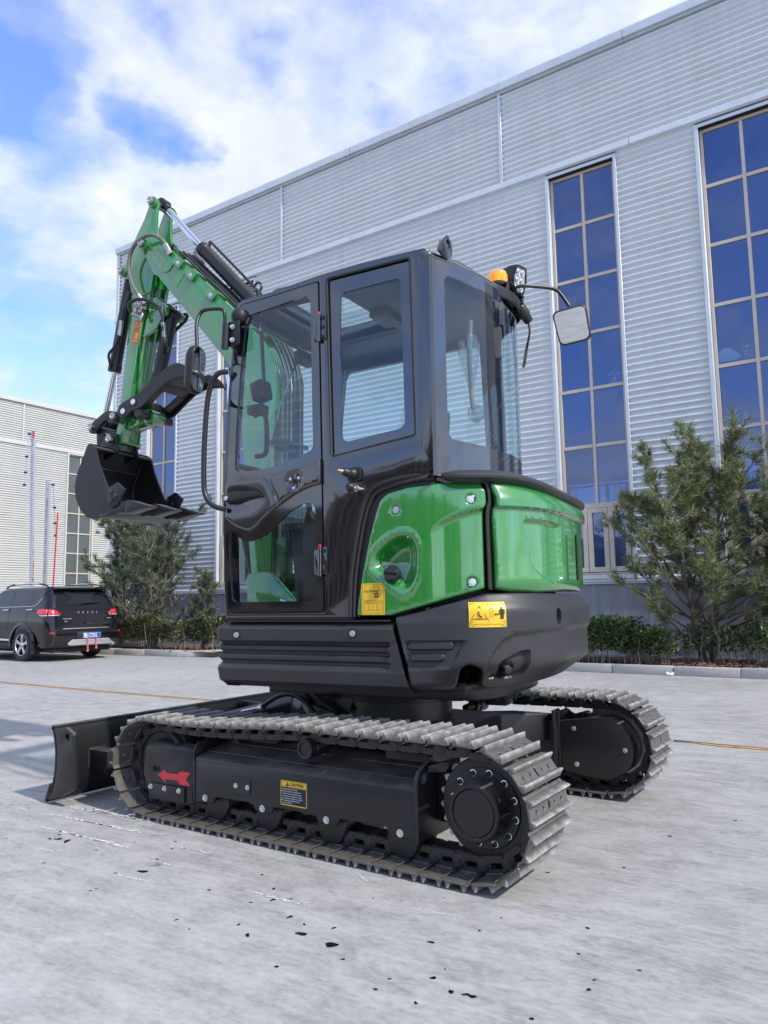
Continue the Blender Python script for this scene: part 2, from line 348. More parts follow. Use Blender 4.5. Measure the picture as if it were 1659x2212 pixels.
# ------------------------------------------------------------------ mesh helpers
def rpoly(pts, r=0.0, n=4):
    """polygon with rounded corners; a point may carry its own radius as third value"""
    out = []; N = len(pts)
    for i in range(N):
        p = np.array(pts[i][:2], float); rr = pts[i][2] if len(pts[i]) > 2 else r
        a = np.array(pts[i-1][:2], float)-p; b = np.array(pts[(i+1) % N][:2], float)-p
        la, lb = np.linalg.norm(a), np.linalg.norm(b)
        if rr <= 0 or la < 1e-9 or lb < 1e-9: out.append(tuple(p)); continue
        a /= la; b /= lb; cs = np.clip(a@b, -1, 1); ang = math.acos(cs)
        if ang > PI-0.05: out.append(tuple(p)); continue
        t = min(rr/math.tan(ang/2), la*0.48, lb*0.48); r2 = t*math.tan(ang/2)
        bis = a+b; bis /= np.linalg.norm(bis); c = p+bis*(r2/math.sin(ang/2))
        s, e = p+a*t-c, p+b*t-c
        a0, a1 = math.atan2(s[1], s[0]), math.atan2(e[1], e[0])
        d = (a1-a0+PI) % (2*PI)-PI
        for k in range(n+1): out.append((c[0]+r2*math.cos(a0+d*k/n), c[1]+r2*math.sin(a0+d*k/n)))
    return out
def circle(c, r, n=24): return [(c[0]+r*math.cos(2*PI*i/n), c[1]+r*math.sin(2*PI*i/n)) for i in range(n)]
def smooth_path(pts, n=6, closed=False):
    P = [np.array(p, float) for p in pts]; out = []; N = len(P)
    for i in range(N if closed else N-1):
        if closed: p0, p1, p2, p3 = P[i-1], P[i], P[(i+1) % N], P[(i+2) % N]
        else: p0, p1, p2, p3 = P[max(i-1, 0)], P[i], P[i+1], P[min(i+2, N-1)]
        for k in range(n):
            t = k/n
            out.append(0.5*((2*p1)+(-p0+p2)*t+(2*p0-5*p1+4*p2-p3)*t*t+(-p0+3*p1-3*p2+p3)*t**3))
    if not closed: out.append(P[-1])
    return out
def inside(poly, x, y):
    P = np.asarray(poly); x = np.asarray(x, float); y = np.asarray(y, float); c = np.zeros(x.shape, bool)
    x1, y1 = P[:, 0], P[:, 1]; x2, y2 = np.roll(x1, -1), np.roll(y1, -1)
    for i in range(len(P)):
        if y1[i] == y2[i]: continue
        k = ((y1[i] > y) != (y2[i] > y)) & (x < (x2[i]-x1[i])*(y-y1[i])/(y2[i]-y1[i])+x1[i])
        c ^= k
    return c
def poly_dist(poly, x, y, closed=True):
    P = np.asarray(poly); x = np.asarray(x, float); y = np.asarray(y, float); d = np.full(x.shape, 1e9)
    for i in range(len(P) if closed else len(P)-1):
        a = P[i]; b = P[(i+1) % len(P)]; v = b-a; L = v@v
        if L < 1e-14: continue
        t = np.clip(((x-a[0])*v[0]+(y-a[1])*v[1])/L, 0, 1)
        d = np.minimum(d, np.hypot(x-a[0]-t*v[0], y-a[1]-t*v[1]))
    return d
def resample(pts, step, closed=True):
    out = []; N = len(pts)
    for i in range(N if closed else N-1):
        a = np.array(pts[i], float); b = np.array(pts[(i+1) % N], float); L = np.linalg.norm(b-a)
        k = max(1, int(math.ceil(L/step)))
        for j in range(k): out.append(tuple(a+(b-a)*j/k))
    if not closed: out.append(tuple(pts[-1]))
    return out

class MB:
    def __init__(s): s.v = []; s.f = []
    def add(s, V, F):
        o = len(s.v); s.v.extend([tuple(map(float, p)) for p in V]); s.f.extend([tuple(i+o for i in f) for f in F]); return s
    def merge(s, other, mat=None):
        V = other.v if mat is None else [tuple(mat @ Vector(p)) for p in other.v]
        return s.add(V, other.f)
    def box(s, x0, x1, y0, y1, z0, z1):
        V = [(x, y, z) for z in (z0, z1) for y in (y0, y1) for x in (x0, x1)]
        return s.add(V, [(0, 2, 3, 1), (4, 5, 7, 6), (0, 1, 5, 4), (2, 6, 7, 3), (0, 4, 6, 2), (1, 3, 7, 5)])
    def prism(s, pts, lo, hi, axis='y'):
        """extrude a 2-D polygon; axis y: points are (x, z), x: (y, z), z: (x, y)"""
        mp = {'y': lambda p, t: (p[0], t, p[1]), 'x': lambda p, t: (t, p[0], p[1]), 'z': lambda p, t: (p[0], p[1], t)}[axis]
        n = len(pts); V = [mp(p, lo) for p in pts]+[mp(p, hi) for p in pts]
        F = [tuple(range(n))[::-1], tuple(range(n, 2*n))]+[(i, (i+1) % n, n+(i+1) % n, n+i) for i in range(n)]
        return s.add(V, F)
    def plate(s, outer, holes, lo, hi, axis='y'):
        """plate with holes, through a constrained triangulation"""
        mp = {'y': lambda p, t: (p[0], t, p[1]), 'x': lambda p, t: (t, p[0], p[1]), 'z': lambda p, t: (p[0], p[1], t)}[axis]
        loops = [list(outer)]+[list(h) for h in holes]; P = []; E = []
        for L in loops:
            o = len(P); P += [Vector(p) for p in L]; E += [(o+i, o+(i+1) % len(L)) for i in range(len(L))]
        V, _, T, *_ = delaunay_2d_cdt(P, E, [], 0, 1e-6)
        keep = []
        cx = np.array([sum(V[i][0] for i in t)/len(t) for t in T]); cy = np.array([sum(V[i][1] for i in t)/len(t) for t in T])
        ok = inside(outer, cx, cy)
        for h in holes: ok &= ~inside(h, cx, cy)
        keep = [t for t, k in zip(T, ok) if k]
        n = len(V); W = [mp(p, lo) for p in V]+[mp(p, hi) for p in V]
        F = [tuple(t)[::-1] for t in keep]+[tuple(i+n for i in t) for t in keep]
        cnt = {}
        for t in keep:
            for i in range(len(t)):
                a, b = t[i], t[(i+1) % len(t)]
                cnt[(a, b)] = cnt.get((a, b), 0)+1
        for (a, b) in cnt:
            if (b, a) not in cnt: F.append((a, b, b+n, a+n))
        return s.add(W, F)
    def cyl(s, p, q, r, r2=None, n=20, cap=True):
        p, q = Vector(p), Vector(q); r2 = r if r2 is None else r2
        d = (q-p).normalized(); u = d.orthogonal().normalized(); w = d.cross(u)
        V = []
        for c, rr in ((p, r), (q, r2)):
            V += [tuple(c+(u*math.cos(2*PI*i/n)+w*math.sin(2*PI*i/n))*rr) for i in range(n)]
        F = [(i, (i+1) % n, n+(i+1) % n, n+i) for i in range(n)]
        if cap: F += [tuple(range(n))[::-1], tuple(range(n, 2*n))]
        return s.add(V, F)
    def lathe(s, prof, p, d, n=28, cap=True):
        """profile (r, h) turned about the axis p + h d"""
        p, d = Vector(p), Vector(d).normalized(); u = d.orthogonal().normalized(); w = d.cross(u); V = []; m = len(prof)
        for r, h in prof: V += [tuple(p+d*h+(u*math.cos(2*PI*i/n)+w*math.sin(2*PI*i/n))*r) for i in range(n)]
        F = [(j*n+i, j*n+(i+1) % n, (j+1)*n+(i+1) % n, (j+1)*n+i) for j in range(m-1) for i in range(n)]
        if cap: F += [tuple(range(n))[::-1], tuple(range((m-1)*n, m*n))]
        return s.add(V, F)
    def tube(s, path, r, n=8, closed=False, cap=True):
        P = [Vector(p) for p in path]; m = len(P); V = []; u = None
        rad = r if hasattr(r, '__len__') else [r]*m
        for i in range(m):
            d = (P[(i+1) % m]-P[i-1]) if closed else (P[min(i+1, m-1)]-P[max(i-1, 0)])
            d.normalize()
            u = d.orthogonal().normalized() if u is None else (u-d*u.dot(d)).normalized()
            w = d.cross(u)
            V += [tuple(P[i]+(u*math.cos(2*PI*k/n)+w*math.sin(2*PI*k/n))*rad[i]) for k in range(n)]
        F = [(i*n+k, i*n+(k+1) % n, ((i+1) % m)*n+(k+1) % n, ((i+1) % m)*n+k) for i in range(m if closed else m-1) for k in range(n)]
        if cap and not closed: F += [tuple(range(n))[::-1], tuple(range((m-1)*n, m*n))]
        return s.add(V, F)
    def sphere(s, c, r, n=12, sq=(1, 1, 1)):
        prof = [(math.sin(PI*j/n), -math.cos(PI*j/n)) for j in range(n+1)]
        o = MB().lathe([(max(a, 1e-4)*r, b*r) for a, b in prof], (0, 0, 0), (0, 0, 1), n*2)
        return s.add([(c[0]+x*sq[0], c[1]+y*sq[1], c[2]+z*sq[2]) for x, y, z in o.v], o.f)
    def bolt(s, p, d, r=0.012, h=0.008):
        """hexagon head on a washer"""
        p, d = Vector(p), Vector(d).normalized()
        s.cyl(p, p+d*h*0.25, r*1.35, n=14); s.cyl(p+d*h*0.25, p+d*h, r, r*0.93, n=6); return s
    def grid(s, rows, closed=False):
        m, n = len(rows), len(rows[0]); V = [p for r in rows for p in r]
        F = [(j*n+i, j*n+(i+1) % n, (j+1)*n+(i+1) % n, (j+1)*n+i) for j in range(m-1) for i in range(n if closed else n-1)]
        return s.add(V, F)

def finish(me, recalc, bev, seg, smooth):
    if recalc or bev:
        bm = bmesh.new(); bm.from_mesh(me)
        if recalc: bmesh.ops.recalc_face_normals(bm, faces=bm.faces[:])
        if bev:
            ed = [e for e in bm.edges if len(e.link_faces) == 2 and e.calc_face_angle(0) > R(32)]
            bmesh.ops.bevel(bm, geom=ed, offset=bev, segments=seg, affect='EDGES', profile=0.5, clamp_overlap=True)
        bm.to_mesh(me); bm.free()
    if smooth:
        me.shade_smooth(); me.set_sharp_from_angle(angle=R(smooth))
def mesh(name, mb, mat, bev=0.0, seg=2, smooth=38, recalc=True):
    me = bpy.data.meshes.new(name); me.from_pydata(mb.v, [], mb.f); me.update()
    finish(me, recalc, bev, seg, smooth)
    if mat is not None: me.materials.append(M[mat] if isinstance(mat, str) else mat)
    return me
def link(name, me, parent=None, loc=None, rot=None):
    o = bpy.data.objects.new(name, me); COL.objects.link(o)
    if parent is not None: o.parent = parent
    if loc is not None: o.location = loc
    if rot is not None: o.rotation_euler = rot
    return o
def obj(name, mb, mat, parent=None, bev=0.0, seg=2, smooth=38, loc=None, rot=None, recalc=True, label=None):
    o = link(name, mesh(name, mb, mat, bev, seg, smooth, recalc), parent, loc, rot)
    if label: o['label'] = label
    return o
def tag(o, label, cat, group=None):
    o['label'] = label; o['category'] = cat
    if group: o['group'] = group
    return o
def thing(name, label, cat, loc=(0, 0, 0), rotz=0.0, group=None):
    o = bpy.data.objects.new(name, None); COL.objects.link(o); o.location = loc; o.rotation_euler = (0, 0, rotz); o.empty_display_size = 0.1
    return tag(o, label, cat, group)
def structure(o): o['kind'] = 'structure'; return o
def stuff(o): o['kind'] = 'stuff'; return o
def dup(o, parent=None, loc=None, rot=None):
    c = o.copy(); COL.objects.link(c)
    if parent is not None: c.parent = parent
    if loc is not None: c.location = loc
    if rot is not None: c.rotation_euler = rot
    return c

# ------------------------------------------------------------------ lettering (flat meshes cut from the built-in font)
_TX = {}
def text_mb(s, size=1.0, align='LEFT', sx=1.0, bold=0.0):
    key = (s, align, bold)
    if key not in _TX:
        cu = bpy.data.curves.new('lettering', 'FONT'); cu.body = s; cu.size = 1.0; cu.align_x = align; cu.resolution_u = 2; cu.offset = bold
        ob = bpy.data.objects.new('lettering', cu); COL.objects.link(ob)
        dg = bpy.context.evaluated_depsgraph_get(); me = bpy.data.meshes.new_from_object(ob.evaluated_get(dg))
        _TX[key] = ([tuple(v.co) for v in me.vertices], [tuple(p.vertices) for p in me.polygons])
        bpy.data.objects.remove(ob); bpy.data.meshes.remove(me); bpy.data.curves.remove(cu)
    V, F = _TX[key]
    return [(x*size*sx, y*size, 0) for x, y, z in V], F
def put_text(mb, s, x, y, size, mapf, align='LEFT', sx=1.0, bold=0.0):
    """write s at (x, y) of a sticker whose plane is mapf(u, v)"""
    V, F = text_mb(s, size, align, sx, bold)
    mb.add([mapf(x+p[0], y+p[1]) for p in V], F)
for _s, _a, _b in [('FUEL TANK', 'LEFT', 0.01), ('CAUTION', 'LEFT', 0.02), ('HAVAL', 'LEFT', 0.01), ('鲁J·C7255', 'LEFT', 0.01), ('全', 'LEFT', 0.0), ('安', 'LEFT', 0.0)]:
    text_mb(_s, 1.0, _a, 1.0, _b)
# ================================================================== SETTING
def build_ground():
    mb = MB(); mb.add([(-400, -300, 0), (400, -300, 0), (400, 500, 0), (-400, 500, 0)], [(0, 1, 2, 3)])
    structure(obj('ground', mb, 'concrete', smooth=0))
    # yellow filler standing a little proud of the long slab joint, ragged along its edges
    mb = MB(); xs = np.arange(-26, 9, 0.06)
    for (x0, x1, wd) in ((-26, -6.2, 0.030), (-6.2, 9, 0.036)):
        xx = [x for x in xs if x0 <= x < x1]
        rows = []
        for x in xx:
            a = wd*(0.55+0.6*random.random()); b = wd*(0.55+0.6*random.random())
            if 0.0 < x+1.75 < 0.42: a *= 0.25; b *= 0.25
            y = 5.93+0.012*math.sin(x*1.7)+0.006*math.sin(x*7)
            rows.append([(x, y-a, 0.004), (x, y-a*0.6, 0.009), (x, y+b*0.6, 0.009), (x, y+b, 0.004)])
        mb.grid(rows)
    structure(obj('joint_filler', mb, 'joint_yellow'))
    mb = MB()
    rows = [[(x, 5.93+0.012*math.sin(x*1.7)-0.006-0.004*random.random(), 0.011), (x, 5.93+0.012*math.sin(x*1.7)+0.004+0.006*random.random(), 0.011)] for x in np.arange(-26, 9, 0.08)]
    mb.grid(rows); structure(obj('joint_crack', mb, 'dark_gap'))
    # pale saw-cut joints of the slabs, at right angles to the yellow one
    mb = MB()
    for x in (-2.62, -7.4, -12.2, 2.2):
        mb.grid([[(x-0.006-0.003*random.random(), y, 0.004), (x+0.006+0.003*random.random(), y, 0.004)] for y in np.arange(3.0, 5.85, 0.1)])
    structure(obj('slab_joint', mb, 'concrete_pale'))
    # oil spots and chalky drag marks: flat stains of their own
    mb = MB()
    def blob(x, y, r, asp=1.6):
        n = 14; ph = random.random()*6; a = random.random()*PI
        V = []
        for i in range(n):
            t = 2*PI*i/n; q = r*(1+0.22*math.sin(2*t+ph)+0.15*math.sin(3*t+2*ph)); u, v = q*math.cos(t)*asp, q*math.sin(t)
            V.append((x+u*math.cos(a)-v*math.sin(a), y+u*math.sin(a)+v*math.cos(a), 0.0016))
        mb.add(V, [tuple(range(n))])
    for (x, y, r) in [(-3.27, 2.13, .015), (-3.21, 2.13, .018), (-3.31, 2.11, .010), (-3.33, 2.17, .008), (-2.59, 2.06, .018), (-1.68, 1.96, .016), (-1.55, 1.95, .020), (-1.10, 1.90, .009), (-1.06, 1.91, .008), (-1.04, 1.91, .010), (-1.18, 1.94, .009),
                      (-1.80, 2.04, .010), (-1.82, 1.86, .010), (-1.40, 2.80, .018), (-1.23, 2.89, .007), (-1.30, 2.13, .009), (-3.55, 2.75, .014), (-3.48, 2.82, .012), (-2.02, 2.2, .008), (-1.95, 2.12, .010), (-2.0, 2.06, .006), (-1.9, 2.16, .005), (-1.72, 2.02, .006), (-1.62, 2.05, .007),
                      (-0.95, 3.6, .009), (-1.0, 3.1, .006), (-0.75, 4.0, .008), (-1.15, 1.8, .006), (-1.28, 1.87, .005)]:
        blob(x, y, r*.72)
    for k in range(46):
        blob(random.uniform(-4.2, -0.6), random.uniform(1.75, 2.6), random.uniform(.002, .006), 1.3)
    stuff(obj('oil_stain', mb, 'oil', smooth=0))
    mb = MB()
    def drag(x0, y0, x1, y1, w, gaps=0.25):
        n = 46
        for lane in range(3):
            off = (lane-1)*w*1.6; rows = []
            for i in range(n+1):
                t = i/n
                if random.random() < gaps and rows:
                    if len(rows) > 1: mb.grid(rows)
                    rows = []; continue
                ww = w*(0.2+0.9*random.random())*(0.4+0.6*math.sin(PI*min(1, max(0, t))))
                x = x0+(x1-x0)*t; y = y0+(y1-y0)*t+0.012*math.sin(t*5+lane)+off
                rows.append([(x, y-ww, 0.002), (x, y+ww, 0.002)])
            if len(rows) > 1: mb.grid(rows)
    for a in [(-3.89, 2.45, -2.92, 2.58, .006), (-3.74, 2.50, -3.31, 2.56, .007), (-3.72, 2.33, -2.90, 2.42, .006), (-3.52, 2.18, -2.85, 2.24, .006), (-2.73, 2.33, -2.52, 2.37, .005), (-2.70, 2.14, -2.48, 2.19, .004), (-2.67, 1.96, -2.45, 2.02, .004), (-3.22, 1.99, -3.09, 2.03, .004), (-2.70, 2.52, -2.54, 2.55, .003),
              (-3.9, 2.70, -3.6, 2.74, .004), (-4.0, 2.56, -3.7, 2.60, .004), (-2.1, 2.12, -1.8, 2.16, .003), (-1.5, 2.3, -1.3, 2.36, .002), (-1.9, 2.5, -1.75, 2.45, .002)]:
        drag(*a)
    stuff(obj('scratch_mark', mb, 'chalk', smooth=0))
    mb = MB()
    for i in range(5):
        x, y = -2.62+0.012*i, 2.13+0.004*i
        mb.tube([(x, y, .006), (x+.05*math.cos(i), y+.05*math.sin(i*1.3), .012)], .0015, 4)
    tag(obj('dry_twig', mb, 'twig'), 'small dry twig lying on the concrete left of the oil spots', 'twig')

KERB_H = 0.125
def build_beds():
    def kerb(name, line, stone=1.02, w=0.16):
        root = bpy.data.objects.new(name, None); COL.objects.link(root); structure(root)
        for a, b in zip(line[:-1], line[1:]):
            a, b = Vector((*a, 0)), Vector((*b, 0)); L = (b-a).length; d = (b-a)/L; nrm = Vector((-d.y, d.x, 0))
            k = max(1, round(L/stone))
            for i in range(k):
                p = a+d*(L*i/k+0.004); q = a+d*(L*(i+1)/k-0.004); h = KERB_H+random.uniform(-.006, .006); j = random.uniform(-.006, .006)
                p += nrm*j; q += nrm*j
                V = [p, q, q+nrm*w, p+nrm*w]
                mb = MB().add([tuple(v) for v in V]+[tuple(v+Vector((0, 0, h))) for v in V], [(0, 3, 2, 1), (4, 5, 6, 7), (0, 1, 5, 4), (1, 2, 6, 5), (2, 3, 7, 6), (3, 0, 4, 7)])
                obj('kerb_stone', mb, 'granite', root, bev=0.012)
    kerb('kerb', [(-5.2, 10.84), (4.0, 10.84)], 0.83)
    kerb('kerb', [(-18.0, 10.28), (-12.35, 10.52), (-11.75, 10.85), (-11.2, 11.6), (-10.9, 12.8)], 0.95)
    def bed(x0, x1, y0, y1):
        mb = MB(); nx, ny = int((x1-x0)/0.12), int((y1-y0)/0.12)
        mb.grid([[(x0+(x1-x0)*i/nx, y0+(y1-y0)*j/ny, 0.09+random.uniform(-.02, .03)) for i in range(nx+1)] for j in range(ny+1)])
        structure(obj('planting_bed', mb, 'soil'))
    bed(-5.1, 4.0, 11.0, 12.95); bed(-18.0, -11.4, 10.7, 12.95)
    def litter(n, xr, yr, mat):
        mb = MB()
        for _ in range(n):
            x, y = random.uniform(*xr), random.uniform(*yr); a = random.random()*6; s = random.uniform(.015, .04); z = 0.115+random.random()*0.03
            u = Vector((math.cos(a), math.sin(a), random.uniform(-.4, .4)))*s; v = Vector((-math.sin(a), math.cos(a), random.uniform(-.4, .4)))*s*0.45
            c = Vector((x, y, z)); mb.add([tuple(c-u), tuple(c+v), tuple(c+u), tuple(c-v)], [(0, 1, 2, 3)])
        return mb
    stuff(obj('leaf_litter', litter(1500, (-3.4, 0.5), (10.99, 11.5), 'litter'), 'litter', smooth=0))
    stuff(obj('red_leaf_litter', litter(120, (-3.2, 0.5), (10.98, 11.4), 'litter_red'), 'litter_red', smooth=0))
    stuff(obj('leaf_litter', litter(500, (-16, -11.6), (10.5, 11.1), 'litter'), 'litter', smooth=0))
    mb = MB().sphere((0, 0, 0), .04, 6, (1.4, .6, .5)); mb.sphere((.03, .01, .012), .022, 5); mb.sphere((-.03, 0, .01), .025, 5)
    tag(obj('paper_scrap', mb, 'paper', loc=(-2.72, 10.76, .022)), 'crumpled white paper scrap at the foot of the granite kerb', 'litter')
    mb = MB().box(-.03, .03, -.02, .02, 0, .018)
    tag(obj('plastic_scrap', mb, 'paper', loc=(-11.1, 11.55, .80), rot=(.4, .3, .5)), 'small white scrap caught on top of the hedge beside the cab door', 'litter')

# ------------------------------------------------------------------ the big factory hall with the corrugated front
FY = 13.0; RIB = 0.1143
def corr_sheet(x0, x1, z0, z1, amp=0.026, per=RIB, phase=0.0, lap=0.0, n=7):
    """horizontal ribs: a profile along z swept along x, outside facing -y, with a hemmed top and bottom edge"""
    k = max(2, int(round((z1-z0)/per*n))); rows = []
    for i in range(k+1):
        z = z0+(z1-z0)*i/k; y = -amp*math.cos(2*PI*(z-phase)/per)
        rows.append((y-lap, z))
    prof = rows
    return MB().grid([[(x0, y, z), (x1, y, z)] for y, z in prof]+[[(x0, 0.03, z1), (x1, 0.03, z1)]])
def window_unit(parent, x0, x1, z0, z1, nx, zs, low=None, name='window', mat='frame_tan', pane_mat='win_glass', Y=FY, mull=0.055):
    """a glazed strip: frame with mullion and transoms; panes and casements are pieces of their own"""
    fr = MB(); d0, d1 = Y+0.06, Y+0.14; e = 0.05
    fr.box(x0, x0+e, d0, d1, z0, z1); fr.box(x1-e, x1, d0, d1, z0, z1); fr.box(x0+e, x1-e, d0, d1, z1-e, z1); fr.box(x0+e, x1-e, d0, d1, z0, z0+e*0.8)
    zb = low if low else z0
    xs = [x0+e+(x1-x0-2*e)*i/nx for i in range(nx+1)]
    for x in xs[1:-1]: fr.box(x-mull/2, x+mull/2, d0+.002, d1-.002, zb, z1-e)
    for z in zs:
        for xa, xb in zip(xs[:-1], xs[1:]):
            fr.box(xa+(mull/2 if xa != xs[0] else 0), xb-(mull/2 if xb != xs[-1] else 0), d0+.004, d1-.004, z-.03, z+.03)
    if low: fr.box(x0+e, x1-e, d0-.004, d1-.004, low-.085, low)
    w = obj(name, fr, mat, parent, bev=0.004, seg=1)
    zz = [zb]+list(zs)+[z1-e]
    for a, b in zip(zz[:-1], zz[1:]):
        for xa, xb in zip(xs[:-1], xs[1:]):
            ja = random.uniform(-.002, .002); jb = random.uniform(-.003, .003)
            g = MB().add([(xa+.01, d0+.030+ja, a+.005), (xb-.01, d0+.030-ja+jb, a+.005), (xb-.01, d0+.030+jb, b-.005), (xa+.01, d0+.030, b-.005)], [(0, 1, 2, 3)])
            obj('pane', g, pane_mat, w, smooth=0, recalc=False)
            k = MB(); t = .012
            for s_ in ((xa+.012, xa+.012+t, a+.012, b-.012), (xb-.012-t, xb-.012, a+.012, b-.012)): k.box(s_[0], s_[1], d0+.012, d0+.028, s_[2], s_[3])
    if low:
        n = 3; xs = [x0+e+(x1-x0-2*e)*i/n for i in range(n+1)]; za, zb2 = z0+.05, low-.09
        for xa, xb in zip(xs[:-1], xs[1:]):
            c = MB(); f = .085; a, b = xa+.004, xb-.004
            c.plate([(a, za), (b, za), (b, zb2), (a, zb2)], [[(a+f, za+f), (b-f, za+f), (b-f, zb2-f), (a+f, zb2-f)]], d0-.018, d0+.05)
            co = obj('casement', c, mat, w, bev=0.006, seg=1)
            g = MB().add([(a+f-.004, d0+.02, za+f-.004), (b-f+.004, d0+.02, za+f-.004), (b-f+.004, d0+.021, zb2-f+.004), (a+f-.004, d0+.02, zb2-f+.004)], [(0, 1, 2, 3)])
            obj('pane', g, pane_mat, w, smooth=0, recalc=False)
    return w
TRANS = [3.75, 4.79, 5.83, 6.87, 7.91]
def build_hall():
    T = thing('factory_hall', 'long factory hall clad in silver ribbed sheet behind the green excavator', 'building')
    XL, XR, ZT = -18.0, 6.0, 11.28
    wins = [(-16.50, -15.40), (-13.80, -12.62), (-4.98, -3.76), (-2.30, -1.02), (0.40, 1.62), (3.08, 4.30)]
    # cladding, one object per lapped sheet
    def course(x0, x1, z0, z1, rows):
        h = (z1-z0)/rows
        for r in range(rows):
            a = z0+h*r; mb = corr_sheet(x0, x1, a-.012, a+h, phase=0.03, lap=0.0025*(r % 2))
            o = obj('cladding_sheet', mb, 'clad', T, smooth=75, loc=(0, FY, 0), recalc=False)
    edges = [XL+.09]
    for a, b in wins: edges += [a-.055, b+.05]
    edges.append(XR)
    for i in range(0, len(edges), 2): course(edges[i], edges[i+1], 1.42, 9.06, 9)
    strips = [-11.72, -5.94, -0.16, 5.62]
    sx = [XL+.09]+strips+[XR]
    for a, b in zip(sx[:-1], sx[1:]): course(a+.03, b-.03, 9.19, 11.12, 3)
    for x in strips:
        obj('cladding_strip', MB().box(x-.035, x+.035, FY-.034, FY+.01, 9.18, 11.13), 'flash', T, bev=.006, seg=1)
    # flashings: corner, head band, drip, base band
    obj('corner_flashing', MB().box(XL-.02, XL+.10, FY-.036, FY+.10, 1.3, 11.1), 'flash', T, bev=.006, seg=1)
    for a, b in [(XL-.03, -9.6), (-9.59, -3.45), (-3.44, 1.2), (1.21, XR)]:
        mb = MB().prism([(-.05, 9.055), (-.062, 9.07), (-.05, 9.175), (-.022, 9.20), (.02, 9.20), (.02, 9.04), (-.03, 9.04)], a, b, 'x')
        obj('head_flashing', mb, 'flash', T, loc=(0, FY, 0), smooth=20)
        mb = MB().prism([(-.10, 11.10), (-.10, 11.25), (-.085, 11.285), (.28, 11.31), (.28, 11.10)], a, b, 'x')
        obj('roof_edge', mb, 'flash', T, loc=(0, FY, 0), smooth=20)
        mb = MB().prism([(-.045, 11.06), (-.045, 11.098), (.02, 11.098), (.02, 11.06)], a, b, 'x')
        obj('gutter_strip', mb, 'flash', T, loc=(0, FY, 0), smooth=20)
    for a, b in [(XL-.03, -12.5), (-12.49, -6.6), (-6.59, -.8), (-.79, XR)]:
        mb = MB().prism([(-.055, 1.335), (-.055, 1.40), (-.02, 1.425), (.02, 1.425), (.02, 1.30), (-.03, 1.30), (-.03, 1.325)], a, b, 'x')
        obj('base_flashing', mb, 'flash', T, loc=(0, FY, 0), smooth=20)
    # plinth
    obj('plinth', MB().box(XL, XR, FY+.012, FY+.3, 0, 1.31), 'plinth', T)
    # windows with their metal surrounds
    for i, (a, b) in enumerate(wins):
        w = window_unit(T, a, b, 1.46, 8.93, 2, TRANS, 2.72)
        s = MB()
        s.prism([(a-.07, 1.38), (a-.004, 1.38), (a-.004, 9.0), (a-.07, 9.0)], FY-.04, FY+.06)
        s.prism([(b+.004, 1.38), (b+.06, 1.38), (b+.06, 9.0), (b+.004, 9.0)], FY-.04, FY+.06)
        s.prism([(a-.004, 8.938), (b+.004, 8.938), (b+.004, 9.0), (a-.004, 9.0)], FY-.04, FY+.06)
        s.prism([(a-.09, 1.385), (b+.08, 1.385), (b+.08, 1.452), (a-.09, 1.452)], FY-.075, FY+.058)
        obj('window_surround', s, 'flash', T, bev=.005, seg=1)
        obj('soffit_shade_sheet', MB().box(a, b, FY-.03, FY+.13, 8.932, 8.937), 'dark_gap', T)  # dark sheet puts the shade under the window head into colour
    # shell: gable walls, roof, back, floor, inner steel
    obj('end_wall', MB().box(XL, XL+.1, FY+.1, FY+26, 0, ZT-.2), 'clad', T)
    obj('end_wall', MB().box(XR-.1, XR, FY+.0, FY+26, 0, ZT-.2), 'clad', T)
    obj('back_wall', MB().box(XL, XR, FY+26, FY+26.1, 0, ZT-.2), 'interior', T)
    obj('roof', MB().prism([(FY+.2, ZT-.25), (FY+13, ZT+.3), (FY+26, ZT-.25), (FY+26, ZT-.13), (FY+13, ZT+.42), (FY+.2, ZT-.13)], XL, XR, 'x'), 'clad', T)
    obj('inner_floor', MB().box(XL+.1, XR-.1, FY+.3, FY+26, 0.0, .02), 'interior', T)
    for x in np.arange(XL+3, XR, 3.0):
        obj('rafter', MB().prism([(FY+.3, ZT-.95), (FY+13, ZT-.4), (FY+26, ZT-.95), (FY+26, ZT-.65), (FY+13, ZT-.1), (FY+.3, ZT-.65)], x-.09, x+.09, 'x'), 'beam', T)
    for y in (FY+4, FY+8): obj('purlin', MB().box(XL+.2, XR-.2, y-.06, y+.06, ZT-1.05, ZT-.9), 'beam', T)
    # the backs of the sheets and everything between windows is lined dark
    e2 = [XL+.1]
    for a, b in wins: e2 += [a-.06, b+.05]
    e2.append(XR-.1)
    for i in range(0, len(e2), 2): obj('inner_lining', MB().box(e2[i], e2[i+1], FY+.16, FY+.18, 1.31, 9.0), 'interior', T)
    obj('inner_lining', MB().box(XL+.1, XR-.1, FY+.16, FY+.18, 9.0, 11.0), 'interior', T)
    # faint characters stuck inside the glass
    def sign(ch, x, z, size):
        mb = MB(); put_text(mb, ch, 0, 0, size, lambda u, v: (x+u, FY+.087, z+v)); obj('window_lettering', mb, 'white_print_faint', T, smooth=0, recalc=False)
    sign('全', -4.08, 4.86, .26); sign('安', -1.92, 4.86, .26)
    # plaques on the plinth, left
    def plaque(x0, x1, z0, z1, label):
        p = obj('stone_plaque', MB().box(x0, x1, FY-.03, FY+.01, z0, z1), 'stone_plaque', None, bev=.008)
        tag(p, label, 'plaque')
        mb = MB()
        for r in range(6):
            z = z1-.16-r*.18
            x = x0+.10
            while x < x1-.16:
                w_ = random.choice((.05, .08, .11))
                if random.random() < .8: mb.box(x, x+w_, FY-.033, FY-.0301, z, z+.055)
                x += w_+.04
        obj('engraving', mb, 'plaque_text', p)
    plaque(-16.95, -16.30, .58, 1.98-.70, 'pale stone plaque with rows of small lettering on the plinth behind the hedge')
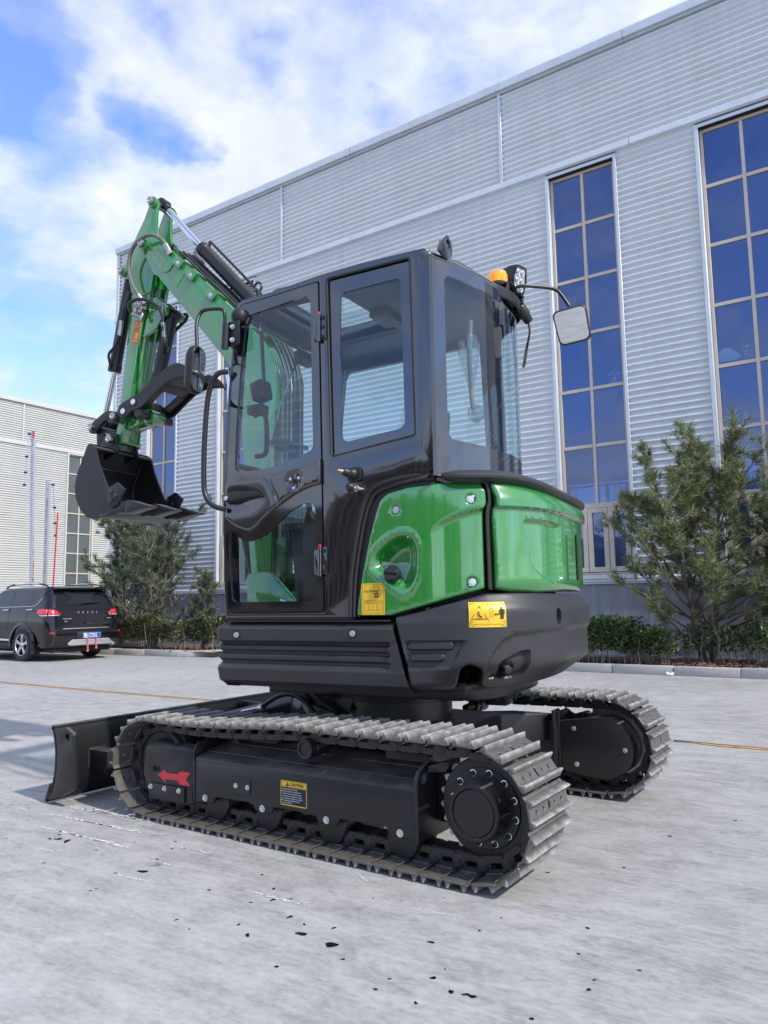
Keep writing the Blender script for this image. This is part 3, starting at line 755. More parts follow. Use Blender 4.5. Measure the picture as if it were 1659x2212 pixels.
    tag(obj('utility_box', MB().box(-17.75, -17.1, FY-.22, FY+.005, .45, 1.27), 'stone_plaque', bev=.01), 'pale utility box on the plinth behind the bare pine', 'box')
    # things hanging inside
    def lamp(x, y, z, label, lit):
        t = thing('pendant_lamp', label, 'lamp', (x, y, z), 0, 'lamps hanging inside the hall')
        obj('lamp_shade', MB().lathe([(.04, .17), (.07, .15), (.20, .04), (.235, 0.0), (.225, 0.0), (.19, .035), (.06, .14)], (0, 0, 0), (0, 0, 1), 24, cap=False), 'lampshade', t)
        obj('bulb', MB().sphere((0, 0, .05), .085, 8), 'lampglow' if lit else 'lampshade', t)
        obj('cord', MB().cyl((0, 0, .16), (0, 0, 10.2-z), .012, n=6), 'dark_gap', t)
    lamp(-4.02, FY+1.6, 7.72, 'lit pendant lamp seen through the window right of the excavator mirror', True)
    lamp(-2.32, FY+1.3, 5.28, 'unlit pendant lamp with a faint painted glow seen through the rightmost window above the pine', False)
    def curtain(x0, x1, z0, z1, y, label):
        rows = []; n = int((x1-x0)/.018)
        ph = random.random()*6
        for z in (z0, (z0+z1)/2, z1):
            rows.append([(x0+(x1-x0)*i/n, y+.035*math.sin(i*.42+ph)+.015*math.sin(i*.17)+(0.01 if z == z0 else 0), z) for i in range(n+1)])
        o = obj('curtain', MB().grid(rows), 'curtain', smooth=80, recalc=False); tag(o, label, 'curtain', 'blue curtains behind the hall windows')
        r = obj('curtain_rail', MB().cyl((x0-.1, y-.03, z1+.05), (x1+.1, y-.03, z1+.05), .012, n=8), 'flash', o)
    curtain(-4.95, -4.30, 1.5, 3.05, FY+.34, 'pale blue curtain drawn behind the low casements right of the excavator hood')
    curtain(-4.22, -3.95, 1.5, 3.05, FY+.34, 'narrow pale blue curtain behind the casement at the edge of the pine tree')
    curtain(-2.25, -1.35, 1.5, 3.35, FY+.34, 'wide pale blue curtain in the rightmost window behind the pine tree')
    curtain(-16.4, -15.9, 1.5, 3.0, FY+.34, 'blue curtain behind the window over the parked car')

def build_neighbour():
    X = -35.5
    T = thing('neighbouring_hall', 'lower off white ribbed hall at the far left behind the parked car', 'building')
    y0, y1, zt, zb = 6.0, 40.0, 11.28, 9.14
    def sheet(a, b, z0, z1):
        mb = corr_sheet(a, b, z0, z1, amp=.024, per=.1143, phase=.02, n=6)
        mb.v = [(-p[1], p[0], p[2]) for p in mb.v]                      # turn the sheet to face +x
        obj('cladding_sheet', mb, 'clad_white', T, smooth=75, loc=(X, 0, 0), recalc=False)
    for a, b in ((y0, 14.56), (14.64, 20.36), (20.44, 26.2), (26.28, 32.0), (32.08, y1)):
        for k in range(3): z = zb+.09+.645*k; sheet(a, b, z-.01, z+.645)
    wins = [(14.2, 15.5), (22.95, 24.4), (31.6, 33.0)]; e = [y0]
    for a, b in wins: e += [a-.05, b+.05]
    e.append(y1)
    for i in range(0, len(e), 2):
        for k in range(9): z = 1.42+.848*k; sheet(e[i], e[i+1], z-.01, z+.848)
    for y in (14.60, 20.40, 26.24, 32.04): obj('cladding_strip', MB().box(X-.01, X+.05, y-.045, y+.045, zb+.08, zt-.1), 'white_sheet', T, bev=.006, seg=1)
    obj('roof_edge', MB().prism([(X-.4, zt-.16), (X+.10, zt-.16), (X+.10, zt), (X+.08, zt+.03), (X-.4, zt+.05)], y0, y1, 'y'), 'white_sheet', T, smooth=20)
    obj('head_flashing', MB().prism([(X-.02, zb-.13), (X+.045, zb-.13), (X+.055, zb-.11), (X+.045, zb+.06), (X+.02, zb+.09), (X-.02, zb+.09)], y0, y1, 'y'), 'white_sheet', T, smooth=20)
    obj('base_flashing', MB().box(X-.02, X+.055, y0, y1, 1.31, 1.42), 'white_sheet', T, bev=.01)
    obj('plinth', MB().box(X-.3, X-.005, y0, y1, 0, 1.31), 'plinth', T)
    obj('hall_body', MB().box(X-20, X-.35, y0, y1, 0, zt-.15), 'interior', T)
    for (a, b) in wins:
        f = MB(); f.box(X-.13, X-.04, a, a+.05, 1.46, 8.93); f.box(X-.13, X-.04, b-.05, b, 1.46, 8.93)
        zz = (1.46, 2.72, 3.75, 4.79, 5.83, 6.87, 7.91, 8.88)
        for z in zz: f.box(X-.125, X-.044, a+.05, b-.05, z, z+.06)
        f.box(X-.124, X-.046, (a+b)/2-.03, (a+b)/2+.03, 1.52, 8.88)
        w = obj('window', f, 'frame_tan', T)
        for z0, z1 in zip(zz[:-1], zz[1:]):
            for ya, yb in ((a+.05, (a+b)/2-.03), ((a+b)/2+.03, b-.05)):
                obj('pane', MB().add([(X-.09, ya, z0+.06), (X-.09, yb, z0+.06), (X-.088, yb, z1), (X-.09, ya, z1)], [(0, 1, 2, 3)]), 'grey_pane', w, smooth=0)
        s = MB(); s.box(X-.04, X+.06, a-.09, a-.002, 1.42, 9.0); s.box(X-.04, X+.06, b+.002, b+.09, 1.42, 9.0); s.box(X-.04, X+.06, a-.002, b+.002, 8.935, 9.0)
        obj('window_surround', s, 'white_sheet', T, bev=.006, seg=1)

def build_ladders():
    def ladder(y, h, label, side):
        t = thing('access_ladder', label, 'ladder', (-20.0, y, 0), 0, 'red and white ladders standing behind the car')
        lean = .20
        def P(dx, dy, z): return (dx, dy+lean*z/6*(-1 if side < 0 else -.15)+lean, z)
        st = MB(); st.tube([P(0, 0, 0), P(0, 0, h)], .055, 4); obj('rail', st, 'ladder', t)
        st = MB(); st.tube([P(.25, .03*side-.16, 0), P(.25, -.10, h*.96)], .04, 4); obj('rail', st, 'ladder', t)
        rg = MB()
        for k in range(int(h/.3)): z = .3*k+.2; rg.tube([P(.0, 0, z), P(.25, -.13, z)], .014, 5)
        obj('rung', rg, 'ladder', t)
        n = 0
        for z in np.arange(1.9, h, .92):
            mb = MB(); a, b = P(.058, -.01, z), P(.058, -.01, min(z+.40, h)); mb.tube([a, b], .030, 4); obj('reflector_strip', mb, 'ladder_red', t)
        if side > 0: mb = MB(); mb.tube([P(.30, .06, 1.2), P(.30, .15, h*.80)], .020, 4); obj('red_rail', mb, 'ladder_red', t)
        # folding hand rail with black joints
        hr = MB(); q = [P(.05, 0, h-.08), P(.05, .13*side, h-.10), P(.05, .20*side, h-.75), P(.05, .23*side, h-1.20), P(.05, .26*side, h-1.55)]
        hr.tube(q, .014, 6); obj('hand_rail', hr, 'ladder', t)
        for p in q[1:]: obj('joint_block', MB().box(p[0]-.03, p[0]+.03, p[1]-.035, p[1]+.035, p[2]-.025, p[2]+.025), 'ladder_black', t)
        for z in np.arange(1.8, h*.9, .38): p = P(.14, -.05, z); obj('rung_hook', MB().box(p[0]-.02, p[0]+.02, p[1]-.012, p[1]+.012, p[2]-.05, p[2]+.05), 'ladder_black', t)
    ladder(11.78, 5.97, 'taller red and white aluminium ladder standing behind the parked car', -1)
    ladder(12.12, 4.62, 'shorter red and white aluminium ladder right of the tall one', 1)

# ------------------------------------------------------------------ plants
def tuft(mb, c, d, L, n, spread=0.9):
    """a bottle-brush spray of pine needles round a twig end"""
    d = d.normalized(); u = d.orthogonal().normalized(); w = d.cross(u)
    for _ in range(n):
        a = random.random()*2*PI; e = spread*(0.35+0.65*random.random())
        dr = (d*math.cos(e)+(u*math.cos(a)+w*math.sin(a))*math.sin(e)); l = L*random.uniform(.6, 1.1)
        b = c+d*random.uniform(-.7, .1)*L; sd = dr.cross(Vector((random.uniform(-1, 1), random.uniform(-1, 1), random.uniform(-1, 1)))).normalized()*0.0050
        tip = b+dr*l+Vector((0, 0, -.012*random.random()))
        mb.add([tuple(b-sd), tuple(b+sd), tuple(tip)], [(0, 1, 2)])
def limb(mb, p, d, L, r, seg=5, wob=.16, up=0.0, r1=.35):
    pts = [Vector(p)]; d = Vector(d).normalized()
    for i in range(seg):
        d = (d+Vector((random.uniform(-wob, wob), random.uniform(-wob, wob), random.uniform(-wob, wob)+up))).normalized(); pts.append(pts[-1]+d*(L/seg))
    mb.tube([tuple(q) for q in pts], [r*(1-(1-r1)*i/seg) for i in range(seg+1)], 6 if r > .01 else 4)
    return pts, d
def pine(name, label, loc, H, W, nb, tuft_n, bare=0.35, lean=(0, 0), mat='needle', cones=0, L=.105, seed=1, trunks=2):
    random.seed(seed)
    t = thing(name, label, 'tree', loc)
    tr, tw, nd, cn = MB(), MB(), MB(), MB()
    ends = []
    for k in range(trunks):
        a = 2*PI*k/trunks+.6; hh = H*(1-.13*k)
        d = Vector((lean[0]+.20*math.cos(a)*(trunks > 1), lean[1]+.15*math.sin(a)*(trunks > 1), 1))
        pts, _ = limb(tr, (.05*math.cos(a)*(trunks > 1), .05*math.sin(a)*(trunks > 1), -.05), d, hh, .030+.010*H, 9, .07, .05, .18)
        for i in range(nb//trunks):
            f = .10+.88*i/(nb//trunks); j = min(8, int(f*9)); p = pts[j].lerp(pts[j+1], f*9-j)
            az = i*2.4+k*1.3+random.uniform(-.4, .4); el = R(random.uniform(8, 48))+.35*f
            reach = W*.5*(1.0-.45*abs(f-.42)/.58)*random.uniform(.65, 1.1)
            dd = Vector((math.cos(az)*math.cos(el), math.sin(az)*math.cos(el), math.sin(el)))
            bp, bd = limb(tr, p, dd, reach, .020*(1-.55*f)+.004, 5, .17, .05, .3)
            for q in range(1, 6):
                for s in range(3 if q > 1 else 1):
                    if random.random() < .16: continue
                    sd = (bd+Vector((random.uniform(-1, 1), random.uniform(-1, 1), random.uniform(-.45, .85)))).normalized()
                    sp, se = limb(tw, bp[q], sd, reach*random.uniform(.16, .36), .0055, 3, .25, .03, .5)
                    if bp[q].z < H*bare and random.random() < .62: continue
                    ends.append((sp[-1], se))
                    if random.random() < .5: ends.append((sp[-2], se))
            ends.append((bp[-1], bd))
        ends.append((pts[-1], Vector((0, 0, 1))))
    for c, d in ends: tuft(nd, c, d+Vector((0, 0, .25)), L*random.uniform(.75, 1.2), tuft_n, 1.35)
    for c, d in random.sample(ends, min(cones, len(ends))):
        if c.z > H*.55: cn.sphere((c.x, c.y, c.z-.03), .035, 5, (1, 1, 1.1))
    obj('trunk', tr, 'bark', t); o = obj('twigs', tw, 'twig', t); stuff(o)
    o = obj('needles', nd, mat, t, smooth=0, recalc=False); stuff(o)
    if cn.v: obj('pine_cone', cn, 'cone', t)
    return t
def hedge(name, label, boxes, n, mat, seed, stems):
    random.seed(seed); t = thing(name, label, 'hedge', (boxes[0][0], boxes[0][2], .08))
    lv, st = MB(), MB(); ox, oy = boxes[0][0], boxes[0][2]
    tot = sum((b[1]-b[0])*(b[3]-b[2]) for b in boxes)
    for (x0, x1, y0, y1, h) in boxes:
        for _ in range(int(n*(x1-x0)*(y1-y0)/tot)):
            x = random.uniform(x0, x1); y = y0+(y1-y0)*random.random()**1.5
            top = h+.05*math.sin(x*3.1)+.035*math.sin(x*8+y*5)
            z = top*random.uniform(.18, 1.0)**.7+random.uniform(-.03, .05)
            if z < .25*h and random.random() < .7: continue
            s = random.uniform(.028, .052); a = random.random()*2*PI; el = random.uniform(-.3, .9)
            d = Vector((math.cos(a)*math.cos(el), math.sin(a)*math.cos(el)-.35, math.sin(el)+.25)).normalized()
            w = d.cross(Vector((random.uniform(-.5, .5), random.uniform(-.5, .5), 1))).normalized()*s*.52; nn = w.cross(d).normalized()*s*.16
            c = Vector((x-ox, y-oy, z)); m = c+d*s
            lv.add([tuple(c), tuple(m+w+nn), tuple(c+d*2*s), tuple(m-w+nn), tuple(m)], [(0, 4, 1), (4, 2, 1), (0, 3, 4), (3, 2, 4)])
        for _ in range(int(stems*(x1-x0))):
            x = random.uniform(x0, x1); y = random.uniform(y0, y0+(y1-y0)*.6)
            st.tube([(x-ox, y-oy, 0), (x-ox+random.uniform(-.06, .06), y-oy+random.uniform(-.05, .05), h*.45), (x-ox+random.uniform(-.14, .14), y-oy+random.uniform(-.1, .1), h*random.uniform(.7, 1.06))], [.008, .006, .003], 4)
    stuff(obj('leaves', lv, mat, t, smooth=0, recalc=False)); stuff(obj('stems', st, 'twig', t))
    return t
def build_plants():
    pine('pine_tree', 'bushy pine with cones and bare lower twigs in the bed at the right edge', (-2.42, 11.75, .08), 2.85, 3.0, 64, 46, .36, (0.0, -.02), 'needle', 26, .155, 21, 2)
    pine('pine_tree', 'young pine at the right edge of the photo behind the bushy one', (-1.25, 11.95, .08), 2.45, 2.0, 40, 44, .2, (.05, 0), 'needle', 8, .15, 33, 1)
    pine('pine_tree', 'sparse pine with grey bare stems on the bed beside the parked car', (-14.05, 11.25, .08), 3.0, 2.7, 54, 30, .38, (-.03, 0), 'needle_dark', 4, .145, 8, 3)
    pine('pine_tree', 'dense dark pine standing against the left hall behind the bare one', (-16.1, 12.0, .08), 3.15, 2.5, 52, 38, .1, (-.02, 0), 'needle_dark', 6, .155, 5, 1)
    pine('pine_tree', 'small narrow pine sapling rising from the hedge left of the cab', (-12.25, 11.15, .08), 1.66, .85, 34, 22, .05, (0, 0), 'needle_dark', 0, .09, 17, 1)
    hedge('hedge', 'clipped green hedge with a pink bloom behind the kerb right of the counterweight', [(-5.1, -3.35, 11.06, 11.75, .60), (-3.45, -2.75, 11.06, 11.5, .50)], 9000, 'hedge_leaf', 3, 16)
    hedge('hedge', 'broken dark end of the hedge behind the bushy pine trunk', [(-2.75, -1.5, 11.5, 12.2, .52), (-1.62, .4, 11.1, 11.9, .60)], 3200, 'hedge_leaf', 4, 40)
    hedge('hedge', 'dusty clipped hedge running from the parked car to the cab', [(-15.6, -12.5, 10.62, 11.3, .66), (-12.5, -11.75, 10.95, 11.6, .68), (-12.2, -11.3, 11.4, 12.6, .70)], 13000, 'hedge_leaf_pale', 6, 16)
    random.seed(2)
    mb = MB()
    for _ in range(9): mb.sphere((random.uniform(-.03, .03), random.uniform(-.02, .02), random.uniform(-.035, .035)), .014, 4)
    tag(obj('pink_bloom', mb, 'pink', loc=(-4.21, 11.04, .60)), 'small pink bloom in the hedge next to the counterweight', 'flower')

def build_behind():
    # what stands behind the photographer and shows only as reflections in paint and glass
    T = thing('office_block', 'tan office block across the yard, mirrored in the cab door', 'building', (-6, -24, 0))
    obj('wall', MB().box(-22, 22, -8, 0, 0, 4.9), 'tan_render', T)
    obj('roof_edge', MB().box(-22.2, 22.2, -8.2, .2, 4.9, 5.2), 'plinth', T)
    for k in range(14):
        for z in (.9, 3.1): x = -20.5+3.1*k; obj('window', MB().box(x, x+1.6, .0, .04, z, z+1.2), 'car_glass', T)
    random.seed(14)
    def tree(x, y, h):
        t = thing('bare_tree', 'leafless tree across the yard, mirrored in the dark cab paint', 'tree', (x, y, 0), 0, 'bare trees across the yard')
        tr, tw = MB(), MB(); pts, _ = limb(tr, (0, 0, 0), Vector((0, 0, 1)), h, .09, 8, .06, .05, .2)
        for i in range(26):
            f = .22+.75*random.random(); j = min(7, int(f*8)); p = pts[j]; a = random.random()*6.28
            b, d = limb(tr, p, Vector((math.cos(a), math.sin(a), .9)), h*.42*(1.15-f), .028, 5, .2, .08)
            for q in b[1:]:
                for _ in range(4): limb(tw, q, d+Vector((random.uniform(-1, 1), random.uniform(-1, 1), random.uniform(0, .8))), h*.13, .012, 3, .25, .05)
        obj('trunk', tr, 'bark', t); stuff(obj('twigs', tw, 'bark', t))
    for x, y, h in ((-14, -17, 5.2), (-11.2, -18, 4.6), (-8.5, -17, 5.6), (-5.4, -18.5, 5.0), (-2.2, -17, 5.4), (1.5, -18, 5.0), (5, -17, 5.2)): tree(x, y, h)
build_ground(); build_beds(); build_hall(); build_neighbour(); build_ladders(); build_behind()
# ================================================================== EXCAVATOR
# upper frame of reference: x forward, y to the machine's left, z up, origin on the ground under the slew centre
EX = thing('mini_excavator', 'green and black crawler mini excavator with cab, bucket and dozer blade', 'excavator', (-2.26, 3.455, 0), R(187))
UNDER = (0, 0, R(-7))                       # the undercarriage is turned 7 degrees against the house
def part(name, mb, mat, rot=None, **k): return obj(name, mb, mat, EX, rot=rot, **k)

def sstep(x, a, b):
    t = np.clip((x-a)/(b-a), 0, 1); return t*t*(3-2*t)

# ---- plan line of the house: left side, round the tail, right side
def house_path(A=.70, n=2.9, a0=-.22, W=.74, front=.66):
    pts = [(front-i*.01, W) for i in range(int(round((front-a0)/.01))+1)]
    for i in range(1, 400):
        t = PI*i/400; c, s = math.cos(t), math.sin(t); r = (abs(c/W)**n+abs(s/A)**n)**(-1/n)
        pts.append((a0-r*s, r*c))
    pts += [(a0+i*.01, -W) for i in range(int(round((front-a0)/.01))+1)]
    return np.array(pts)
PTH = house_path(); PS = np.concatenate([[0], np.cumsum(np.hypot(*np.diff(PTH, axis=0).T))])
_tg = np.gradient(PTH, axis=0); _tg /= np.hypot(*_tg.T)[:, None]; PN = np.stack([_tg[:, 1], -_tg[:, 0]], 1)
PN *= np.sign(PN[0, 1])
def on_path(s, z, h):
    s = np.asarray(s, float); a = np.interp(s, PS, PTH[:, 0]); b = np.interp(s, PS, PTH[:, 1])
    na = np.interp(s, PS, PN[:, 0]); nb = np.interp(s, PS, PN[:, 1]); l = np.hypot(na, nb)
    return np.stack([a+na/l*h, b+nb/l*h, np.asarray(z, float)+0*s], -1)
def flat_left(b0):
    return lambda s, z, h: np.stack([.66-np.asarray(s, float), b0+np.asarray(h, float), np.asarray(z, float)], -1)

def wrap_panel(outline, hf, res=.02, rnd=.012, depth=.03, mapf=on_path, feat=(), holes=()):
    """a moulded skin: the outline lies in (run, height), hf gives its relief, edges roll over and return inwards"""
    ol = np.array(resample(outline, res)); n = len(ol)
    lo, hi = ol.min(0), ol.max(0)
    gx, gy = np.meshgrid(np.arange(lo[0], hi[0], res), np.arange(lo[1], hi[1], res*.87))
    gx = gx+(np.arange(gx.shape[0])[:, None] % 2)*res*.5
    pts = np.stack([gx.ravel(), gy.ravel()], 1)
    ex = [np.array(resample(f, res*.8, c)) for f, c in feat]
    nx = np.roll(ol, -1, 0)-np.roll(ol, 1, 0); nx /= np.maximum(1e-9, np.hypot(*nx.T))[:, None]
    area = np.sum(ol[:, 0]*np.roll(ol[:, 1], -1)-np.roll(ol[:, 0], -1)*ol[:, 1]); sg = 1 if area > 0 else -1
    inn = np.stack([-nx[:, 1], nx[:, 0]], 1)*sg
    if rnd > 0: ex += [ol+inn*rnd*k for k in (.18, .5, 1.0)]
    allp = np.concatenate([pts]+ex) if ex else pts
    ok = inside(ol, allp[:, 0], allp[:, 1])
    for h in holes: ok &= ~inside(h, allp[:, 0], allp[:, 1])
    allp = allp[ok]; d = poly_dist(ol, allp[:, 0], allp[:, 1]); m = d > (rnd*.15 if rnd else res*.3)
    for h in holes: m &= poly_dist(h, allp[:, 0], allp[:, 1]) > res*.3
    allp = allp[m]
    hl = [np.array(resample(h, res)) for h in holes]
    P = [Vector(p) for p in ol]; E = [(i, (i+1) % n) for i in range(n)]
    for h in hl:
        o = len(P); P += [Vector(p) for p in h]; E += [(o+i, o+(i+1) % len(h)) for i in range(len(h))]
    P += [Vector(p) for p in allp]
    V, _, T, *_ = delaunay_2d_cdt(P, E, [], 0, 1e-5)
    V = np.array([tuple(v) for v in V])
    T = [t for t in T]
    cx = np.array([V[list(t), 0].mean() for t in T]); cy = np.array([V[list(t), 1].mean() for t in T])
    k = inside(ol, cx, cy)
    for h in holes: k &= ~inside(h, cx, cy)
    T = [tuple(t) for t, q in zip(T, k) if q]
    d = poly_dist(ol, V[:, 0], V[:, 1])
    for h in holes: d = np.minimum(d, poly_dist(h, V[:, 0], V[:, 1]))
    h = hf(V[:, 0], V[:, 1])*np.ones(len(V))
    if rnd > 0:
        q = np.clip(1-d/rnd, 0, 1); h = h-rnd*(1-np.sqrt(1-q*q))
    mb = MB(); W = mapf(V[:, 0], V[:, 1], h); nv = len(V)
    cnt = {}
    for t in T:
        for i in range(3): cnt[(t[i], t[(i+1) % 3])] = 1
    B = [(a, b) for (a, b) in cnt if (b, a) not in cnt]
    bi = sorted({i for e in B for i in e}); ix = {v: nv+j for j, v in enumerate(bi)}
    W2 = mapf(V[bi, 0], V[bi, 1], h[bi]-depth)
    mb.add(np.concatenate([W, W2]), T+[(b, a, ix[a], ix[b]) for a, b in B])
    return mb

# ------------------------------------------------------------------ undercarriage
SPR, IDL = (-.885, .274), (.955, .252)
R_S, R_I = .208, .192
def chain_loop():
    P = []
    for i in range(25): t = PI/2+PI*i/24; P.append((SPR[0]+R_S*math.cos(t), SPR[1]+R_S*math.sin(t)))     # rear half, top to bottom
    P.append((0, .063))
    for i in range(25): t = -PI/2+PI*i/24; P.append((IDL[0]+R_I*math.cos(t), IDL[1]+R_I*math.sin(t)))
    top = smooth_path([(IDL[0], IDL[1]+R_I), (.72, .437), (.45, .446), (.2, .462), (-.03, .475), (-.3, .474), (-.6, .479), (SPR[0], SPR[1]+R_S)], 5)
    P += [tuple(p) for p in top[1:-1]]
    return np.array(P)
def shoe_mesh():
    mb = MB(); hw = .174
    pl = rpoly([(-.052, -hw), (.047, -hw), (.047, hw), (-.052, hw)], .006, 2)
    def slot(x, y, l, w): return rpoly([(x-w, y-l), (x+w, y-l), (x+w, y+l), (x-w, y+l)], min(l, w)*.98, 3)
    mb.plate(pl, [slot(0, 0.0, .009, .017), circle((.0, .115), .0075, 10), circle((.0, -.115), .0075, 10), slot(.0, .052, .006, .006), slot(.0, -.052, .006, .006)], -.009, 0, 'z')
    for x0, x1, x2, x3, h in ((-.047, -.041, -.033, -.026, .0215), (.020, .027, .035, .042, .0200)):
        mb.prism([(x0-.004, -.003), (x0, .003), (x1, h-.002), (x1+.002, h), (x2-.002, h), (x2, h-.002), (x3, .003), (x3+.004, -.003)], -hw, hw, 'y')
    mb.prism([(-.052, -.009), (-.058, -.014), (-.063, -.020), (-.060, -.021), (-.054, -.016), (-.046, -.011)], -hw, hw, 'y')   # curled lip
    # raised pad along the link on the inner side
    for s in (-1, 1): mb.prism([(-.04, -.009), (-.036, -.017), (.034, -.017), (.038, -.009)], .066*s-.008, .066*s+.008, 'y')
    return mesh('track_shoe', mb, 'shoe', bev=.0018, seg=1, smooth=30)
def link_mesh():
    mb = MB()
    ol = rpoly([(-.058, .010), (-.052, -.026), (-.030, -.032), (.048, -.032), (.066, -.010), (.062, .020), (.040, .031), (-.042, .031)], .008, 3)
    win = rpoly([(-.032, -.008), (.012, -.008), (.018, .018), (-.034, .018)], .006, 3)
    for s in (-1, 1):
        y = .047*s; mb.plate(ol, [win], y-.009, y+.009, 'y')
        e = y+.009*s
        mb.lathe([(.025, 0), (.025, .003), (.021, .006), (.017, .006), (.016, .010), (.009, .0105), (.0085, .013), (.001, .0135)], (.0525-.008, e-.0005*s, 0), (0, s, 0), 20, cap=False)
    mb.cyl((.0445, -.05, 0), (.0445, .05, 0), .018, n=14)
    return mesh('track_link', mb, 'dark_steel', bev=.0015, seg=1, smooth=30)
SHOE, LINK = shoe_mesh(), link_mesh()

def track(side, yc, label):
    loop = chain_loop(); cl = np.vstack([loop, loop[:1]]); s = np.concatenate([[0], np.cumsum(np.hypot(*np.diff(cl, axis=0).T))])
    N = int(round(s[-1]/.105)); ss = (np.arange(N)+.35)/N*s[-1]
    px, pz = np.interp(ss, s, cl[:, 0]), np.interp(ss, s, cl[:, 1])
    pins = MB()
    for i in range(N): pins.cyl((px[i], yc-.062, pz[i]), (px[i], yc+.062, pz[i]), .010, n=8)
    ch = part('track_chain', pins, 'dark_steel', UNDER, label=label)
    for i in range(N):
        j = (i+1) % N; dx, dz = px[j]-px[i], pz[j]-pz[i]; L = math.hypot(dx, dz); dx, dz = dx/L, dz/L
        # travel runs rear -> bottom -> front -> top, so outwards is to the right of travel seen from the left
        X = Vector((dx, 0, dz)); Zv = Vector((dz, 0, -dx)); Y = Zv.cross(X)
        m = Matrix((X, Y, Zv)).transposed().to_4x4(); c = Vector(((px[i]+px[j])/2, yc, (pz[i]+pz[j])/2))
        ml = m.copy(); ml.translation = c
        o = link('track_link', LINK, ch); o.matrix_local = ml
        mm = m.copy(); mm.translation = c+Zv*.0405+X*random.uniform(-.0008, .0008)+Y*random.uniform(-.0015, .0015)
        o = link('track_shoe', SHOE, ch); o.matrix_local = mm
def track_frame(sd, yc):
    """sd = +1 for the near (left) track, -1 for the far one"""
    Y = lambda d: yc+sd*d                     # d counts outwards from the middle of the shoes
    fr = MB()
    side = [(.635, .112), (.506, .121), (.49, .151), (.255, .155), (.236, .123), (.14, .123), (.123, .154), (-.112, .156), (-.132, .124), (-.224, .124), (-.247, .157), (-.475, .160), (-.489, .134), (-.612, .131), (-.612, .315), (.635, .305)]
    ya, yb = sorted((Y(.098), Y(.112)))
    fr.prism(side, ya, yb, 'y')
    sec = [(Y(.0985), .17), (Y(.112), .312), (Y(.105), .322), (Y(.09), .327), (Y(.02), .346), (Y(-.06), .362), (Y(-.10), .385), (Y(-.16), .39), (Y(-.16), .17)]
    fr.prism(sec, -.612, .632, 'x')
    f = part('track_frame', fr, 'frame_black', UNDER, bev=.005, seg=2, smooth=40)
    # weld seams on the top
    w = MB()
    for d, z in ((.045, .3405), (-.065, .3645)):
        w.tube([(x, Y(d)+random.uniform(-.0015, .0015), z+random.uniform(-.001, .002)) for x in np.arange(-.6, .63, .02)], .0045, 6)
    w.tube([(.636, Y(.112), z+random.uniform(-.001, .001)) for z in np.arange(.115, .31, .012)], .005, 6)
    obj('weld_seam', w, 'frame_black', f)
    # rear flange with its lifting eye
    ol = [(Y(.114), .118), (Y(.114), .352), (Y(.098), .383), (Y(-.02), .437), (Y(-.17), .437), (Y(-.17), .118)]
    g = MB().plate(ol, [circle((Y(.068), .362), .026, 20)], -.632, -.612, 'x')
    obj('end_flange', g, 'frame_black', f, bev=.004)
    obj('motor_bracket', MB().box(-.80, -.632, min(Y(-.16), Y(-.03)), max(Y(-.16), Y(-.03)), .17, .38), 'satin_black', f, bev=.01)
    obj('chain_guide', MB().prism([(-.64, .40), (-.72, .425), (-.74, .415), (-.72, .385), (-.64, .375)], min(Y(-.06), Y(.05)), max(Y(-.06), Y(.05)), 'y'), 'frame_black', f, bev=.003)
    # idler guard: folded sheet with slot, rear gusset and a bolted cover
    ol = rpoly([(1.005, .32, .03), (.985, .345, .02), (.655, .345), (.642, .108), (.72, .092), (.955, .092, .02), (1.01, .20, .05)], 0, 3)
    g = MB().plate(ol, [rpoly([(.884, .224), (.936, .220), (.936, .250), (.884, .252)], .012, 3)], min(Y(.100), Y(.112)), max(Y(.100), Y(.112)), 'y')
    g.prism([(Y(.112), .338), (Y(.104), .352), (Y(.09), .357), (Y(.02), .357), (Y(.02), .347), (Y(.10), .340)], .657, .985, 'x')
    obj('idler_guard', g, 'frame_black', f, bev=.004)
    g = MB().prism([(Y(.112), .11), (Y(.112), .345), (Y(.085), .385), (Y(-.08), .40), (Y(-.14), .40), (Y(-.14), .11)], .640, .652, 'x')
    obj('guard_gusset', g, 'frame_black', f, bev=.003)
    g = MB().prism([(.956, .166), (.694, .169), (.695, .098), (.953, .092)], min(Y(.114), Y(.124)), max(Y(.114), Y(.124)), 'y')
    obj('guard_cover', g, 'frame_black', f, bev=.003)
    for p in ((.936, .151), (.832, .153), (.728, .154)): obj('bolt', MB().bolt((p[0], Y(.124), p[1]), (0, sd, 0), .0095, .012), 'zinc', f, smooth=25)
    for p in ((.558, .140), (.190, .141), (-.175, .144), (-.545, .147)): obj('bolt', MB().bolt((p[0], Y(.112), p[1]), (0, sd, 0), .0115, .010), 'zinc', f, smooth=25)
    g = MB().prism(rpoly([(.385, .185), (.265, .185), (.265, .258), (.385, .258)], .008, 3), min(Y(.113), Y(.1165)), max(Y(.113), Y(.1165)), 'y')
    obj('grease_cover', g, 'frame_black', f, bev=.0012, seg=1)
    for p in ((.352, .222), (.278, .222)): obj('bolt', MB().bolt((p[0], Y(.1165), p[1]), (0, sd, 0), .0085, .008), 'zinc', f, smooth=25)
    # wheels
    idm = MB().lathe([(.03, -.05), (.15, -.05), (.166, -.045), (.166, -.022), (.186, -.020), (.188, .02), (.166, .022), (.166, .045), (.152, .052), (.148, .045), (.115, .040), (.112, .03), (.05, .03), (.045, .055), (.001, .056)], (IDL[0], yc, IDL[1]), (0, sd, 0), 44, cap=False)
    obj('idler_wheel', idm, 'satin_black', f, smooth=30)
